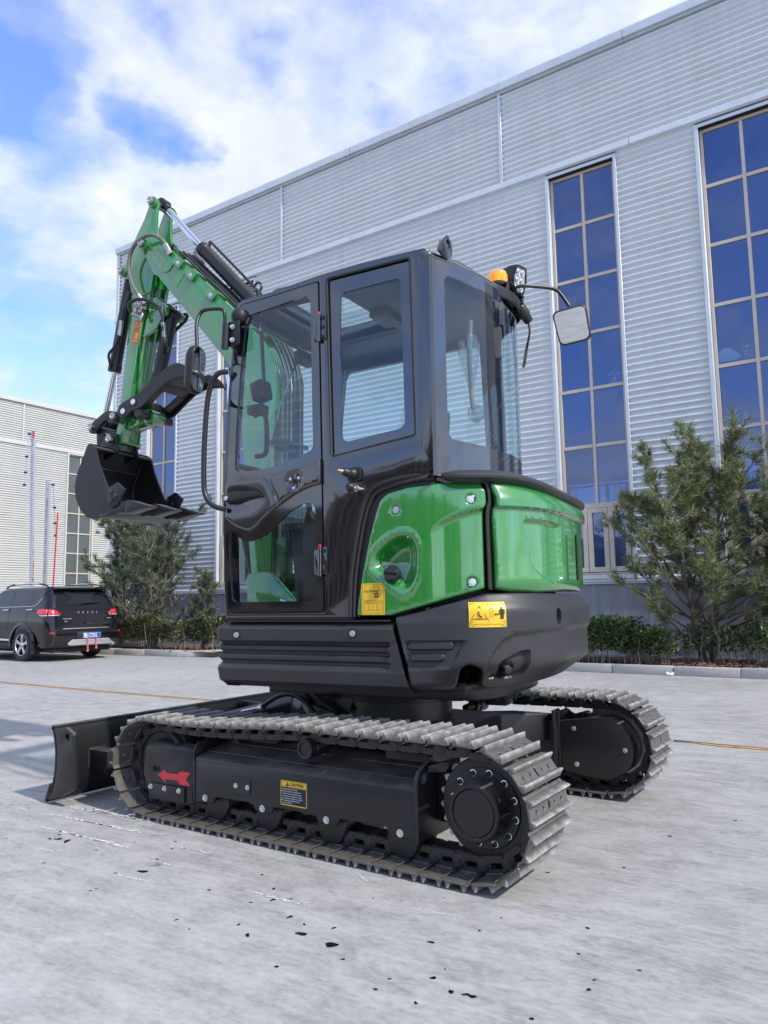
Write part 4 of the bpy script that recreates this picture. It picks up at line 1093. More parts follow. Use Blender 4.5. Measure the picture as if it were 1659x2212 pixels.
    for a in (.52, .19, -.17, -.53):
        rm = MB().lathe([(.02, -.075), (.07, -.075), (.075, -.068), (.075, -.045), (.055, -.04), (.055, .04), (.075, .045), (.075, .068), (.07, .075), (.03, .078), (.001, .078)], (a, yc, .108), (0, sd, 0), 28, cap=False)
        obj('track_roller', rm, 'satin_black', f, smooth=30)
    cr = MB().lathe([(.02, -.14), (.025, -.05), (.036, -.045), (.036, .0), (.042, .004), (.042, .040), (.038, .046), (.042, .05), (.042, .088), (.036, .090), (.030, .087), (.029, .082), (.001, .082)], (-.035, yc, .415), (0, sd, 0), 30, cap=False)
    obj('carrier_roller', cr, 'satin_black', f, smooth=30)
    hole = MB().add([(-.035+.052*math.cos(t)*(1+.12*math.cos(2*t)), Y(.038+.026*math.sin(t)), .3425-.0055*math.sin(t)) for t in np.arange(0, 2*PI, .3)], [tuple(range(21))])
    obj('access_hole', hole, 'dark_gap', f, smooth=0)
    # sprocket with teeth, ring of bolts, final drive
    T = 23; ol = []
    for i in range(T*6):
        t = 2*PI*i/(T*6); k = i % 6; rr = (.196, .190, .192, .204, .212, .206)[k]; ol.append((SPR[0]+rr*math.cos(t), SPR[1]+rr*math.sin(t)))
    sp = MB().plate(ol, [circle(SPR, .06, 20)], min(Y(-.018), Y(.016)), max(Y(-.018), Y(.016)), 'y')
    so = obj('sprocket', sp, 'steel', f, bev=.002, seg=1)
    fl = MB().lathe([(.03, .0), (.186, .0), (.186, .018), (.180, .026), (.150, .030), (.146, .036), (.115, .036), (.112, .040), (.108, .040), (.106, .050), (.104, .118), (.100, .124), (.088, .125), (.086, .121), (.0855, .112)], (SPR[0], Y(.016), SPR[1]), (0, sd, 0), 52, cap=False)
    obj('final_drive', fl, 'satin_black', f, smooth=28)
    cap = MB().lathe([(.0845, .10), (.0845, .120), (.082, .123), (.001, .123)], (SPR[0], Y(.016), SPR[1]), (0, sd, 0), 44, cap=False)
    obj('drive_cover', cap, 'satin_black', f, smooth=28)
    for t, rr in ((R(150), .062), (0, 0), (R(265), .066)):
        c = (SPR[0]-rr*math.cos(t)*1.0, Y(.139), SPR[1]+rr*math.sin(t)); pl = MB().lathe([(.017, -.002), (.017, .0010), (.0155, .0018), (.006, .0018), (.005, -.001), (.001, -.001)], c, (0, sd, 0), 20, cap=False); obj('drain_plug', pl, 'satin_black', f, smooth=25)
    for i in range(12):
        t = 2*PI*i/12+.2; c = (SPR[0]+.131*math.cos(t), Y(.051), SPR[1]+.131*math.sin(t))
        b = MB().lathe([(.0135, 0), (.0135, .002), (.0105, .003)], c, (0, sd, 0), 18, cap=False); obj('bolt_washer', b, 'zinc', f, smooth=25)
        b = MB().lathe([(.0092, .0), (.0092, .013), (.008, .014), (.005, .014), (.005, .008), (.001, .008)], c, (0, sd, 0), 16, cap=False); obj('socket_bolt', b, 'satin_black', f, smooth=25)
    if sd < 0:
        # the far side shows its inner drive cover: a boxed plate with three bolts
        ol = rpoly([(-.60, .13), (-.66, .125), (-.80, .105, .05), (-.90, .10, .1), (-1.02, .17, .12), (-1.03, .30, .12), (-.95, .41, .1), (-.85, .42, .05), (-.60, .385)], 0, 5)
        yi, yo = Y(-.165), Y(-.03)
        cm = MB().prism(ol, min(yi, yo), max(yi, yo), 'y'); obj('drive_guard', cm, 'frame_black', f, bev=.006)
        for p in ((-.712, .353), (-.722, .166), (-.985, .262)): obj('bolt', MB().bolt((p[0], yi, p[1]), (0, -sd, 0), .010, .009), 'zinc', f, smooth=25)
        gm = MB().prism([(-.598, .10), (-.612, .10), (-.622, .30), (-.612, .445), (-.60, .447)], min(Y(-.20), Y(-.10)), max(Y(-.20), Y(-.10)), 'y'); gm.prism([(-.612, .385), (-.70, .40), (-.64, .425), (-.612, .45)], min(Y(-.02), Y(-.03)), max(Y(-.02), Y(-.03)), 'y')
        obj('guard_bracket', gm, 'frame_black', f, bev=.004)
    return f
track(1, .75, 'near steel track'); track(-1, -.775, 'far steel track')
TF = track_frame(1, .75); track_frame(-1, -.775)

def carbody():
    cb = MB()
    cb.prism(rpoly([(-.40, -.42), (.36, -.42), (.36, .42), (-.40, .42)], .06, 3), .25, .440, 'z')
    for sy in (-1, 1):
        for (xa, xb, xc, xd) in ((-.40, -.16, -.60, -.34), (.14, .36, .30, .56)):
            ol = [(xa, sy*.36), (xb, sy*.36), (xd, sy*.66), (xc, sy*.66)]
            V = [(x, y, .26+.02*(abs(y) > .5)) for x, y in ol]+[(x, y, .438-.02*(abs(y) > .5)) for x, y in ol]
            cb.add(V, [(0, 1, 2, 3), (4, 5, 6, 7), (0, 1, 5, 4), (1, 2, 6, 5), (2, 3, 7, 6), (3, 0, 4, 7)])
    c = part('lower_frame', cb, 'frame_black', UNDER, bev=.008, seg=2)
    lug = MB().plate(rpoly([(-.36, .20), (-.52, .24, .05), (-.54, .40, .06), (-.40, .44, .05), (-.30, .36)], .01, 5), [circle((-.455, .33), .032, 20)], .443, .462, 'z')
    obj('tie_down_lug', lug, 'frame_black', c, bev=.004)
    ring = MB().lathe([(.30, .436), (.285, .446), (.268, .452), (.266, .545), (.262, .547), (.262, .552), (.276, .553), (.278, .588), (.272, .592), (.10, .592)], (0, 0, 0), (0, 0, 1), 64, cap=False)
    obj('slew_ring', ring, 'satin_black', c, smooth=30)
    for i in range(30):
        t = 2*PI*i/30; obj('ring_bolt', MB().cyl((.258*math.cos(t), .258*math.sin(t), .592), (.258*math.cos(t), .258*math.sin(t), .604), .009, n=6), 'zinc', c, smooth=25)
    return c
carbody()

def blade():
    f = [(1.606, .402), (1.590, .36), (1.573, .29), (1.570, .22), (1.580, .14), (1.604, .075), (1.630, .030)]
    f = [tuple(p) for p in smooth_path(f, 4)]
    back = [(x-.020, z) for x, z in f[::-1]]
    mb = MB().prism(f+back, -1.0, 1.0, 'y'); mb.cyl((1.598, -1.0, .402), (1.598, 1.0, .402), .014, n=12)
    B = part('dozer_blade', mb, 'satin_black', UNDER, smooth=40)
    ol = rpoly([(1.59, .395, .012), (1.483, .412, .02), (1.412, .382, .02), (1.392, .256), (1.382, .134), (1.400, .100, .03), (1.52, .050), (1.615, .022), (1.59, .085), (1.562, .15), (1.553, .23), (1.562, .31)], 0, 4)
    hole = circle((1.462, .360), .022, 20)
    for s in (-1, 1):
        y0, y1 = sorted((s*.978, s*1.0)); obj('blade_side_plate', MB().plate(ol, [hole], y0, y1, 'y'), 'satin_black', B, bev=.003)
    obj('cutting_edge', MB().prism([(1.600, .105), (1.615, .11), (1.655, .014), (1.640, .008)], -1.0, 1.0, 'y'), 'satin_black', B, bev=.002)
    for s in (-1, 1):
        a = MB(); q = [(1.555, s*.755), (1.40, s*.755), (1.18, s*.50), (.42, s*.33)]; w = .045
        rows = []
        for (x, y), k in zip(q, (0, .4, .6, .3)):
            z0, z1 = (.165, .262) if x > 1.2 else (.24, .36)
            rows.append([(x, y-w, z0), (x, y+w, z0), (x, y+w, z1), (x, y-w, z1)])
        a.grid(rows, closed=True); a.f.append((0, 1, 2, 3)); a.f.append((12, 13, 14, 15)); obj('blade_arm', a, 'satin_black', B, bev=.006)
        obj('arm_weld', MB().tube([(1.555, s*.755-.05, .165), (1.553, s*.755-.05, .262), (1.553, s*.755+.05, .262), (1.555, s*.755+.05, .165)], .009, 6), 'satin_black', B)
    g = MB(); g.box(1.36, 1.56, -.62, -.56, .22, .34); g.box(1.40, 1.56, .20, .26, .25, .385)
    obj('blade_rib', g, 'satin_black', B, bev=.006)
    g = MB().prism([(1.56, .22), (1.56, .395), (1.35, .385), (1.30, .30)], .43, .455, 'y'); g.prism([(1.56, .22), (1.56, .395), (1.38, .39), (1.34, .30)], -.40, -.375, 'y')
    obj('blade_gusset', g, 'satin_black', B, bev=.003)
    # lift cylinder with its eye, keeper plate and hoses
    c = MB().cyl((1.30, .10, .33), (.72, .10, .47), .048, n=24); c.cyl((.73, .10, .468), (.55, .10, .505), .062, n=24)
    C = obj('blade_cylinder', c, 'satin_black', B, smooth=35)
    obj('cylinder_rod', MB().cyl((1.46, .10, .29), (1.30, .10, .33), .024, n=18), 'chrome', B)
    e = MB(); e.cyl((.56, .02, .50), (.56, .18, .50), .066, n=28); e.prism([(.62, .44), (.66, .55), (.52, .565), (.30, .45), (.30, .40)], .05, .15, 'y'); e.prism([(.62, .42), (.62, .53), (.30, .46), (.30, .40)], .165, .185, 'y')
    obj('cylinder_mount', e, 'satin_black', B, bev=.004)
    obj('pin_head', MB().lathe([(.034, 0), (.034, .008), (.03, .012), (.001, .012)], (.56, .186, .505), (0, 1, 0), 22, cap=False), 'zinc', B, smooth=30)
    obj('keeper_plate', MB().prism(rpoly([(.545, .50), (.50, .455), (.475, .44), (.46, .462), (.52, .53)], .012, 3), .187, .193, 'y'), 'zinc', B, bev=.001, seg=1)
    obj('bolt', MB().bolt((.485, .193, .462), (0, 1, 0), .010, .008), 'zinc', B, smooth=25)
    def ribbed(name, pts, r, mat='hose'):
        P = smooth_path(pts, 14); rr = [r*(1.0 if i % 2 else .80) for i in range(len(P))]; obj(name, MB().tube(P, rr, 10), mat, B, smooth=70)
    ribbed('ribbed_hose', [(.80, .22, .47), (.74, .24, .50), (.64, .25, .545), (.55, .25, .555), (.46, .245, .52), (.40, .24, .46)], .015)
    ribbed('ribbed_hose', [(.40, -.1, .58), (.30, -.05, .575), (.20, .10, .55), (.16, .24, .50)], .014)
    obj('steel_pipe', MB().tube([(.98, .20, .43), (.86, .21, .455), (.79, .22, .472)], .011, 10), 'steel', B)
    obj('hose_nut', MB().cyl((.83, .215, .462), (.79, .22, .472), .018, n=6), 'steel', B, smooth=20)
blade()

# ------------------------------------------------------------------ upper structure
def upper_frame():
    d = MB(); q = [tuple(p) for p in on_path(np.linspace(.16, PS[-1]-.16, 60), 0, -.24)[:, :2]]
    d.prism(q, .607, .66, 'z'); d.box(-.28, .52, .10, .16, .60, .607); d.box(.10, .16, -.35, .55, .60, .607)
    F = part('deck_frame', d, 'satin_black', bev=.004)
    obj('swivel_block', MB().box(-.52, -.40, -.30, -.18, .50, .607), 'satin_black', F, bev=.01)
    obj('swivel_fitting', MB().cyl((-.46, -.12, .55), (-.46, -.20, .55), .03, n=14), 'satin_black', F)
    b = MB(); q = [tuple(p) for p in on_path(np.linspace(.80, PS[-1]-.45, 90), 0, -.13)[:, :2]]+[(.10, -.28), (-.42, -.28), (-.44, .40), (-.20, .60)]
    b.prism(q, .985, 1.545, 'z'); q2 = [tuple(p) for p in on_path(np.linspace(.80, PS[-1]-.45, 90), 0, -.24)[:, :2]]+[(.10, -.28), (-.42, -.28), (-.44, .40), (-.20, .50)]; b.prism(q2, .66, .985, 'z'); part('engine_bay', b, 'plastic_black')
    p = MB().box(-.20, .57, -.29, .70, .66, .975); part('cab_platform', p, 'satin_black', bev=.006)
    # right-hand housing beside the cab (not seen from the photograph's side)
    q = [(.45, -.70), (.55, -.64), (.55, -.33), (.10, -.33), (.10, -.72)]
    part('right_hood', MB().prism(rpoly(q, .05, 4), 1.0, 1.42, 'z'), 'green', bev=.03, seg=3)
    part('right_skirt', MB().prism(rpoly([(.52, -.745), (.62, -.66), (.62, -.31), (-.22, -.31), (-.26, -.735)], .04, 4), .685, .99, 'z'), 'plastic', bev=.015, seg=2)
upper_frame()

def skirt():
    prof = [(.658, -.055), (.662, -.05), (.688, -.012), (.742, -.002), (.750, -.004), (.772, -.024), (.778, -.025), (.787, -.014), (.792, -.011), (.806, -.011), (.811, -.016), (.817, -.025), (.824, -.025), (.833, -.013), (.838, -.010), (.850, -.010), (.856, -.016), (.862, -.024), (.866, -.024), (.876, -.002), (.882, .001), (.930, .002), (.942, -.004), (.956, -.028), (.960, -.034)]
    zf = np.array([p[0] for p in prof]); hf = np.array([p[1] for p in prof])
    # front face, corner, then the left side; the ribs run out before the seam
    c = .035; line = [(.65, .34), (.65, .71)]
    corner = [(.65-c+c*math.cos(t), .745-c+c*math.sin(t)) for t in np.linspace(0, PI/2, 7)]
    left = [(x, .745) for x in np.concatenate([np.linspace(.60, -.28, 45), [-.29, -.295, -.30, -.305, -.31, -.315, -.32, -.335, -.35, -.38, -.405]])]
    L = [line[0]]+corner+left; nr = []
    for i in range(len(L)):
        a = np.array(L[max(i-1, 0)]); b = np.array(L[min(i+1, len(L)-1)]); t = b-a; t /= np.hypot(*t); nr.append((t[1], -t[0]))
    if nr[-1][1] < 0: nr = [(-x, -y) for x, y in nr]
    rows = []
    for z, h in prof:
        row = []
        for (p, n_) in zip(L, nr):
            k = 1.0
            if .76 < z < .874: k = 1-float(sstep(-p[0], .292, .322))
            hh = h*k+(-.002)*(1-k)
            x = p[0]
            if x < -.30: x = max(x, -.318-.083*(.982-z)/.317)         # slanted rear seam
            row.append((x+n_[0]*hh, p[1]+n_[1]*hh, z))
        rows.append(row)
    rows.insert(0, [(p[0]-n_[0]*.12, p[1]-n_[1]*.12, .658) for p, n_ in zip(L, nr)]); rows.append([(p[0]-n_[0]*.10, p[1]-n_[1]*.10, .962) for p, n_ in zip(L, nr)])
    S = part('side_skirt', MB().grid(rows), 'plastic', smooth=24)
    for a, z in ((.513, .903), (-.130, .913)):
        obj('bolt_recess', MB().lathe([(.024, .0005), (.020, .0015), (.0165, -.0005), (.014, .0008)], (a, .7465, z), (0, 1, 0), 22), 'plastic_black', S, smooth=60)
        obj('bolt', MB().bolt((a, .747, z), (0, 1, 0), .0105, .014), 'zinc', S, smooth=25)
    m = MB()
    m.box(-.31, .585, .60, .735, .963, .972); m.box(-.13, .592, .60, .738, .974, .983)
    obj('sill_seal', m, 'rubber', S, bev=.003)
skirt()

def counterweight():
    end = PS[-1]-.72
    ol = [(.995, .984), (1.154, 1.017), (1.30, 1.052), (1.40, 1.078, .05), (1.52, 1.080), (1.95, 1.075), (end, 1.06), (end, .68), (1.42, .676), (1.388, .70, .02), (1.372, .765, .03), (1.31, .79, .05), (1.28, .765, .03), (1.264, .70, .02), (1.245, .676, .02), (1.15, .670), (1.074, .667)]
    ol = rpoly(ol, .004, 3)
    crease = [(1.0, .884), (1.318, .888), (1.238, .765), (1.03, .757)]
    arch = [(1.362, .69), (1.368, .742), (1.385, .79), (1.412, .842), (1.450, .886), (1.50, .912), (1.60, .922), (1.80, .926), (2.2, .926), (end, .92)]
    pocket = rpoly([(1.405, .714), (1.418, .765), (1.45, .800), (1.535, .836), (1.592, .842), (1.588, .735), (1.555, .714)], .012, 3)
    ribs = [((1.068, .858), (1.24, .862)), ((1.078, .811), (1.200, .814))]
    def hf(s, z):
        f = sstep(s, 1.06, 1.42)
        h = .006+.032*f*sstep(z, .665, .80)
        h = h-.055*(1-f)*sstep(-z, -.70, -.66)-.105*f*sstep(-z, -.80, -.655)**1.3
        h = h-.035*sstep(z, 1.0, 1.085)*f-.02*sstep(z, .955, 1.01)*(1-f)
        cr = inside(crease, s, z); d = poly_dist(crease, s, z); h = h-np.where(cr, .016*sstep(d, 0, .014), 0)*sstep(s, 1.03, 1.06)
        for a, b in ribs:
            dd = poly_dist([a, b], s, z, closed=False); h = h+.014*sstep(-dd, -.019, -.010)
        # flared arch: the field under it stands back a little
        za = np.interp(s, [p[0] for p in arch], [p[1] for p in arch])
        h = h-np.where(s > 1.362, .014*sstep(za-z, 0, .018), 0)
        pk = inside(pocket, s, z); d = poly_dist(pocket, s, z); h = h-np.where(pk, .030*sstep(d, 0, .016), 0)
        dd = np.hypot((s-1.49), (z-.757)); h = h-.022*sstep(-dd, -.040, -.028)
        dd = np.hypot((s-1.79)/.024, (z-.975)/.037); h = h-.055*sstep(-dd, -1.05, -.80)
        return h
    el = [(1.79+.025*math.cos(t)*k, .975+.038*math.sin(t)*k) for k in (1,) for t in np.linspace(0, 2*PI, 28)]
    feat = [(crease, True), (arch, False), (pocket, True), (el, True), ([(1.79+(p[0]-1.79)*.8, .975+(p[1]-.975)*.8) for p in el], True), (circle((1.49, .757), .04, 24), True), (circle((1.49, .757), .029, 20), True)]
    for off in (.007, .014): feat.append(([(p[0], p[1]-off*1.3) for p in arch], False))
    for a, b in ribs:
        for r in (.019, .014, .010): feat.append((rpoly([(a[0]-r, a[1]-r), (b[0]+r, b[1]-r), (b[0]+r, b[1]+r), (a[0]-r, a[1]+r)], r, 4), True))
    for k in (.008, .016):
        c = np.mean(pocket, 0); feat.append(([(p[0]+(c[0]-p[0])*k/.07, p[1]+(c[1]-p[1])*k/.07) for p in pocket], True))
    C = part('counterweight', wrap_panel(ol, hf, .0135, .010, .10, feat=feat), 'plastic', smooth=40)
    obj('tow_bolt', MB().cyl(tuple(on_path(1.49, .757, -.06)), tuple(on_path(1.49, .757, .0)), .019, n=6), 'satin_black', C, bev=.002)
    q0, q1 = on_path(1.325, .722, -.26), on_path(1.325, .722, -.02)
    ex = MB().tube([tuple(q0), tuple(q1)], .030, 22, cap=False); ex.tube([tuple(q0), tuple(q1)], .026, 22, cap=False)
    obj('exhaust_pipe', ex, 'satin_black', C, recalc=False)
    obj('exhaust_shield', MB().box(-.60, -.40, .40, .60, .663, .70), 'satin_black', C, bev=.004)
    return C
counterweight()

def green_panels():
    # left service door with the filler dimple
    ol = rpoly([(.806, .990), (.812, 1.04), (.839, 1.182), (.874, 1.332), (.908, 1.441), (.930, 1.500, .03), (.969, 1.527), (1.058, 1.545), (1.20, 1.558), (1.30, 1.560), (1.392, 1.558, .01), (1.410, 1.520, .015), (1.414, 1.47), (1.404, 1.44, .01), (1.404, 1.10, .01), (1.25, 1.062), (1.131, 1.031), (.975, .990)], .008, 4)
    dim = [tuple(p) for p in smooth_path([(.874, 1.215), (.890, 1.266), (.966, 1.328), (1.037, 1.350), (1.088, 1.336), (1.112, 1.289), (1.117, 1.235), (1.109, 1.162), (1.083, 1.104), (1.049, 1.080), (1.020, 1.086), (.917, 1.158), (.876, 1.190)], 4, True)]
    groove = [(1.150, 1.322), (1.17, 1.352), (1.203, 1.381), (1.259, 1.410), (1.319, 1.431), (1.42, 1.450)]
    bolts = [(1.008, 1.451), (1.342, 1.483), (1.342, 1.128)]
    def hf(s, z):
        h = np.full(np.shape(s), .004)
        zg = np.interp(s, [p[0] for p in groove], [p[1] for p in groove])
        w = sstep(s, 1.155, 1.23)
        h = h-.020*w*sstep(zg-z, -.004, .014)
        h = h-.018*sstep(z, 1.515, 1.560)*sstep(s, 1.17, 1.26)
        i = inside(dim, s, z); d = poly_dist(dim, s, z)
        low = .6+.9*sstep(z, 1.10, 1.22)
        h = h-np.where(i, (.062*sstep(d, 0, .070)*low*.75), 0)+.004*sstep(-d, -.012, 0)
        for c in bolts: h = h-.012*sstep(-np.hypot(s-c[0], z-c[1]), -.026, -.016)
        return h
    feat = [(dim, True), (groove, False)]+[(circle(c, r, 20), True) for c in bolts for r in (.026, .021, .016)]
    feat.append(([(p[0], p[1]-.009) for p in groove], False))
    c0 = np.mean(dim, 0)
    for k in (.12, .3, .5, .7): feat.append(([(p[0]+(c0[0]-p[0])*k, p[1]+(c0[1]-p[1])*k) for p in dim], True))
    Pn = part('service_panel', wrap_panel(ol, hf, .016, .012, .028, feat=feat), 'green', smooth=60)
    for c in bolts:
        p = on_path(*c, -.009); n_ = on_path(*c, .05)-p; obj('bolt', MB().bolt(tuple(p), tuple(n_), .012, .014), 'zinc', Pn, smooth=25)
    # filler cap, leaning out and up
    p = Vector(on_path(.985, 1.145, -.045)); d = Vector((-.10, .86, .46)).normalized()
    cp = MB().lathe([(.030, 0), (.031, .004), (.027, .006), (.026, .035), (.030, .040), (.0365, .044), (.0375, .050), (.0375, .066), (.035, .070), (.030, .071), (.001, .071)], p, d, 28, cap=False)
    u = d.cross(Vector((1, 0, .1))).normalized(); v = d.cross(u)
    K = obj('fuel_cap', cp, 'plastic_black', Pn, smooth=30)
    g = MB(); c = p+d*.071
    rib = [(-.034, -.010), (.034, -.010), (.034, .010), (-.034, .010)]
    V = [tuple(c+v*x+u*y) for x, y in rib]+[tuple(c+v*x*.92+u*y*.8+d*.010) for x, y in rib]
    K2 = obj('cap_grip', MB().add(V, [(3, 2, 1, 0), (4, 5, 6, 7), (0, 1, 5, 4), (1, 2, 6, 5), (2, 3, 7, 6), (3, 0, 4, 7)]), 'plastic_black', Pn, bev=.002)
    for s_, z_ in ((.952, 1.192), (1.012, 1.128)):
        q = on_path(s_, z_, -.030); obj('filler_screw', MB().bolt(tuple(q), tuple(on_path(s_, z_, .03)-q), .010, .008), 'zinc', Pn, smooth=25)
    # rear hood
    ol = rpoly([(1.430, 1.556), (1.465, 1.560), (1.624, 1.553), (1.778, 1.538), (1.95, 1.520), (2.35, 1.515), (2.62, 1.50), (2.64, 1.09), (1.975, 1.086), (1.686, 1.078), (1.51, 1.085), (1.440, 1.096), (1.440, 1.25), (1.434, 1.40), (1.438, 1.44), (1.449, 1.46), (1.449, 1.49)], .012, 4)
    rec = rpoly([(1.581, 1.404), (1.700, 1.405), (1.915, 1.398), (1.925, 1.137, .02), (1.81, 1.130), (1.70, 1.138, .05), (1.645, 1.18, .06), (1.610, 1.270)], .016, 4)
    def hf2(s, z):
        h = .014+.022*sstep(z, 1.440, 1.452)-.030*sstep(z, 1.470, 1.560)*1.0
        h = h-.02*sstep(-z, -1.13, -1.075)
        i = inside(rec, s, z); d = poly_dist(rec, s, z)
        return h-np.where(i, .020*sstep(d, 0, .015), 0)
    fe = [(rec, True), ([(1.44, 1.440), (2.6, 1.440)], False), ([(1.44, 1.452), (2.6, 1.452)], False), ([(1.44, 1.472), (2.6, 1.470)], False), ([(1.44, 1.446), (2.6, 1.446)], False)]
    c0 = np.mean(rec, 0)
    for k in (.06, .11): fe.append(([(p[0]+(c0[0]-p[0])*k, p[1]+(c0[1]-p[1])*k) for p in rec], True))
    H = part('rear_hood', wrap_panel(ol, hf2, .018, .014, .028, feat=fe), 'green', smooth=50)
    # hinge strap showing at the far edge
    q = [tuple(on_path(2.09, z, .040)) for z in (1.36, 1.25, 1.14)]
    obj('hood_strap', MB().tube(q, .008, 6), 'satin_black', H)
    # rubber seal between the two and beading round the cab side
    sl = MB()
    def bead(pts, r, h): sl.tube([tuple(on_path(a, b, h)) for a, b in [tuple(p[:2]) for p in smooth_path([(x, y, 0) for x, y in pts], 5)]], r, 8)
    bead([(1.417, 1.565), (1.424, 1.53), (1.432, 1.475), (1.424, 1.44), (1.418, 1.40), (1.420, 1.25), (1.422, 1.095)], .010, -.012)
    bead([(1.400, 1.567), (1.418, 1.54), (1.425, 1.48), (1.415, 1.44), (1.412, 1.38), (1.413, 1.25), (1.414, 1.10)], .006, -.004)
    bead([(.776, .985), (.780, 1.09), (.790, 1.20), (.828, 1.397), (.864, 1.508), (.905, 1.555), (.97, 1.578), (1.076, 1.594), (1.186, 1.596)], .010, .004)
    bead([(.792, .985), (.797, 1.09), (.808, 1.20), (.846, 1.395), (.882, 1.495), (.918, 1.535), (.98, 1.556), (1.08, 1.574), (1.19, 1.580)], .009, -.004)
    sl2 = part('rubber_seal', sl, 'rubber', smooth=60)
    # black fairing under the beads
    ol = [(.770, .985), (.784, 1.20), (.822, 1.40), (.860, 1.515), (.905, 1.563), (.97, 1.585), (1.09, 1.60), (1.19, 1.600), (1.19, 1.55), (1.06, 1.535), (.97, 1.515), (.935, 1.49), (.90, 1.40), (.87, 1.28), (.84, 1.13), (.82, .985)]
    part('seal_channel', wrap_panel(ol, lambda s, z: np.full(np.shape(s), -.012), .03, 0, .04), 'plastic_black', smooth=40)
    # ledge over the hood
    ss = np.concatenate([np.linspace(1.15, 1.30, 12), np.linspace(1.34, 2.75, 46)]); rows = []
    prof = [(-.012, 1.540), (.020, 1.548), (.038, 1.560), (.040, 1.570), (.030, 1.584), (-.010, 1.600), (-.10, 1.612), (-.30, 1.622), (-.42, 1.620)]
    for h, z in prof:
        row = []
        for s in ss:
            k = float(sstep(s, 1.16, 1.30)); kk = float(sstep(s, 1.45, 1.95)); dz = -.030*kk+.012*(1-kk)
            hh = h*k-.006*(1-k)-(.02 if h > 0 else 0)*(1-k)
            zz = z+dz if h > -.05 else z-.008*kk
            row.append(tuple(on_path(s, 1.592*(1-k)+zz*k if h < .03 else 1.585*(1-k)+zz*k, max(hh, -.42))))
        rows.append(row)
    part('hood_ledge', MB().grid(rows), 'plastic', smooth=40)
    return Pn, H
PANEL, HOOD = green_panels()

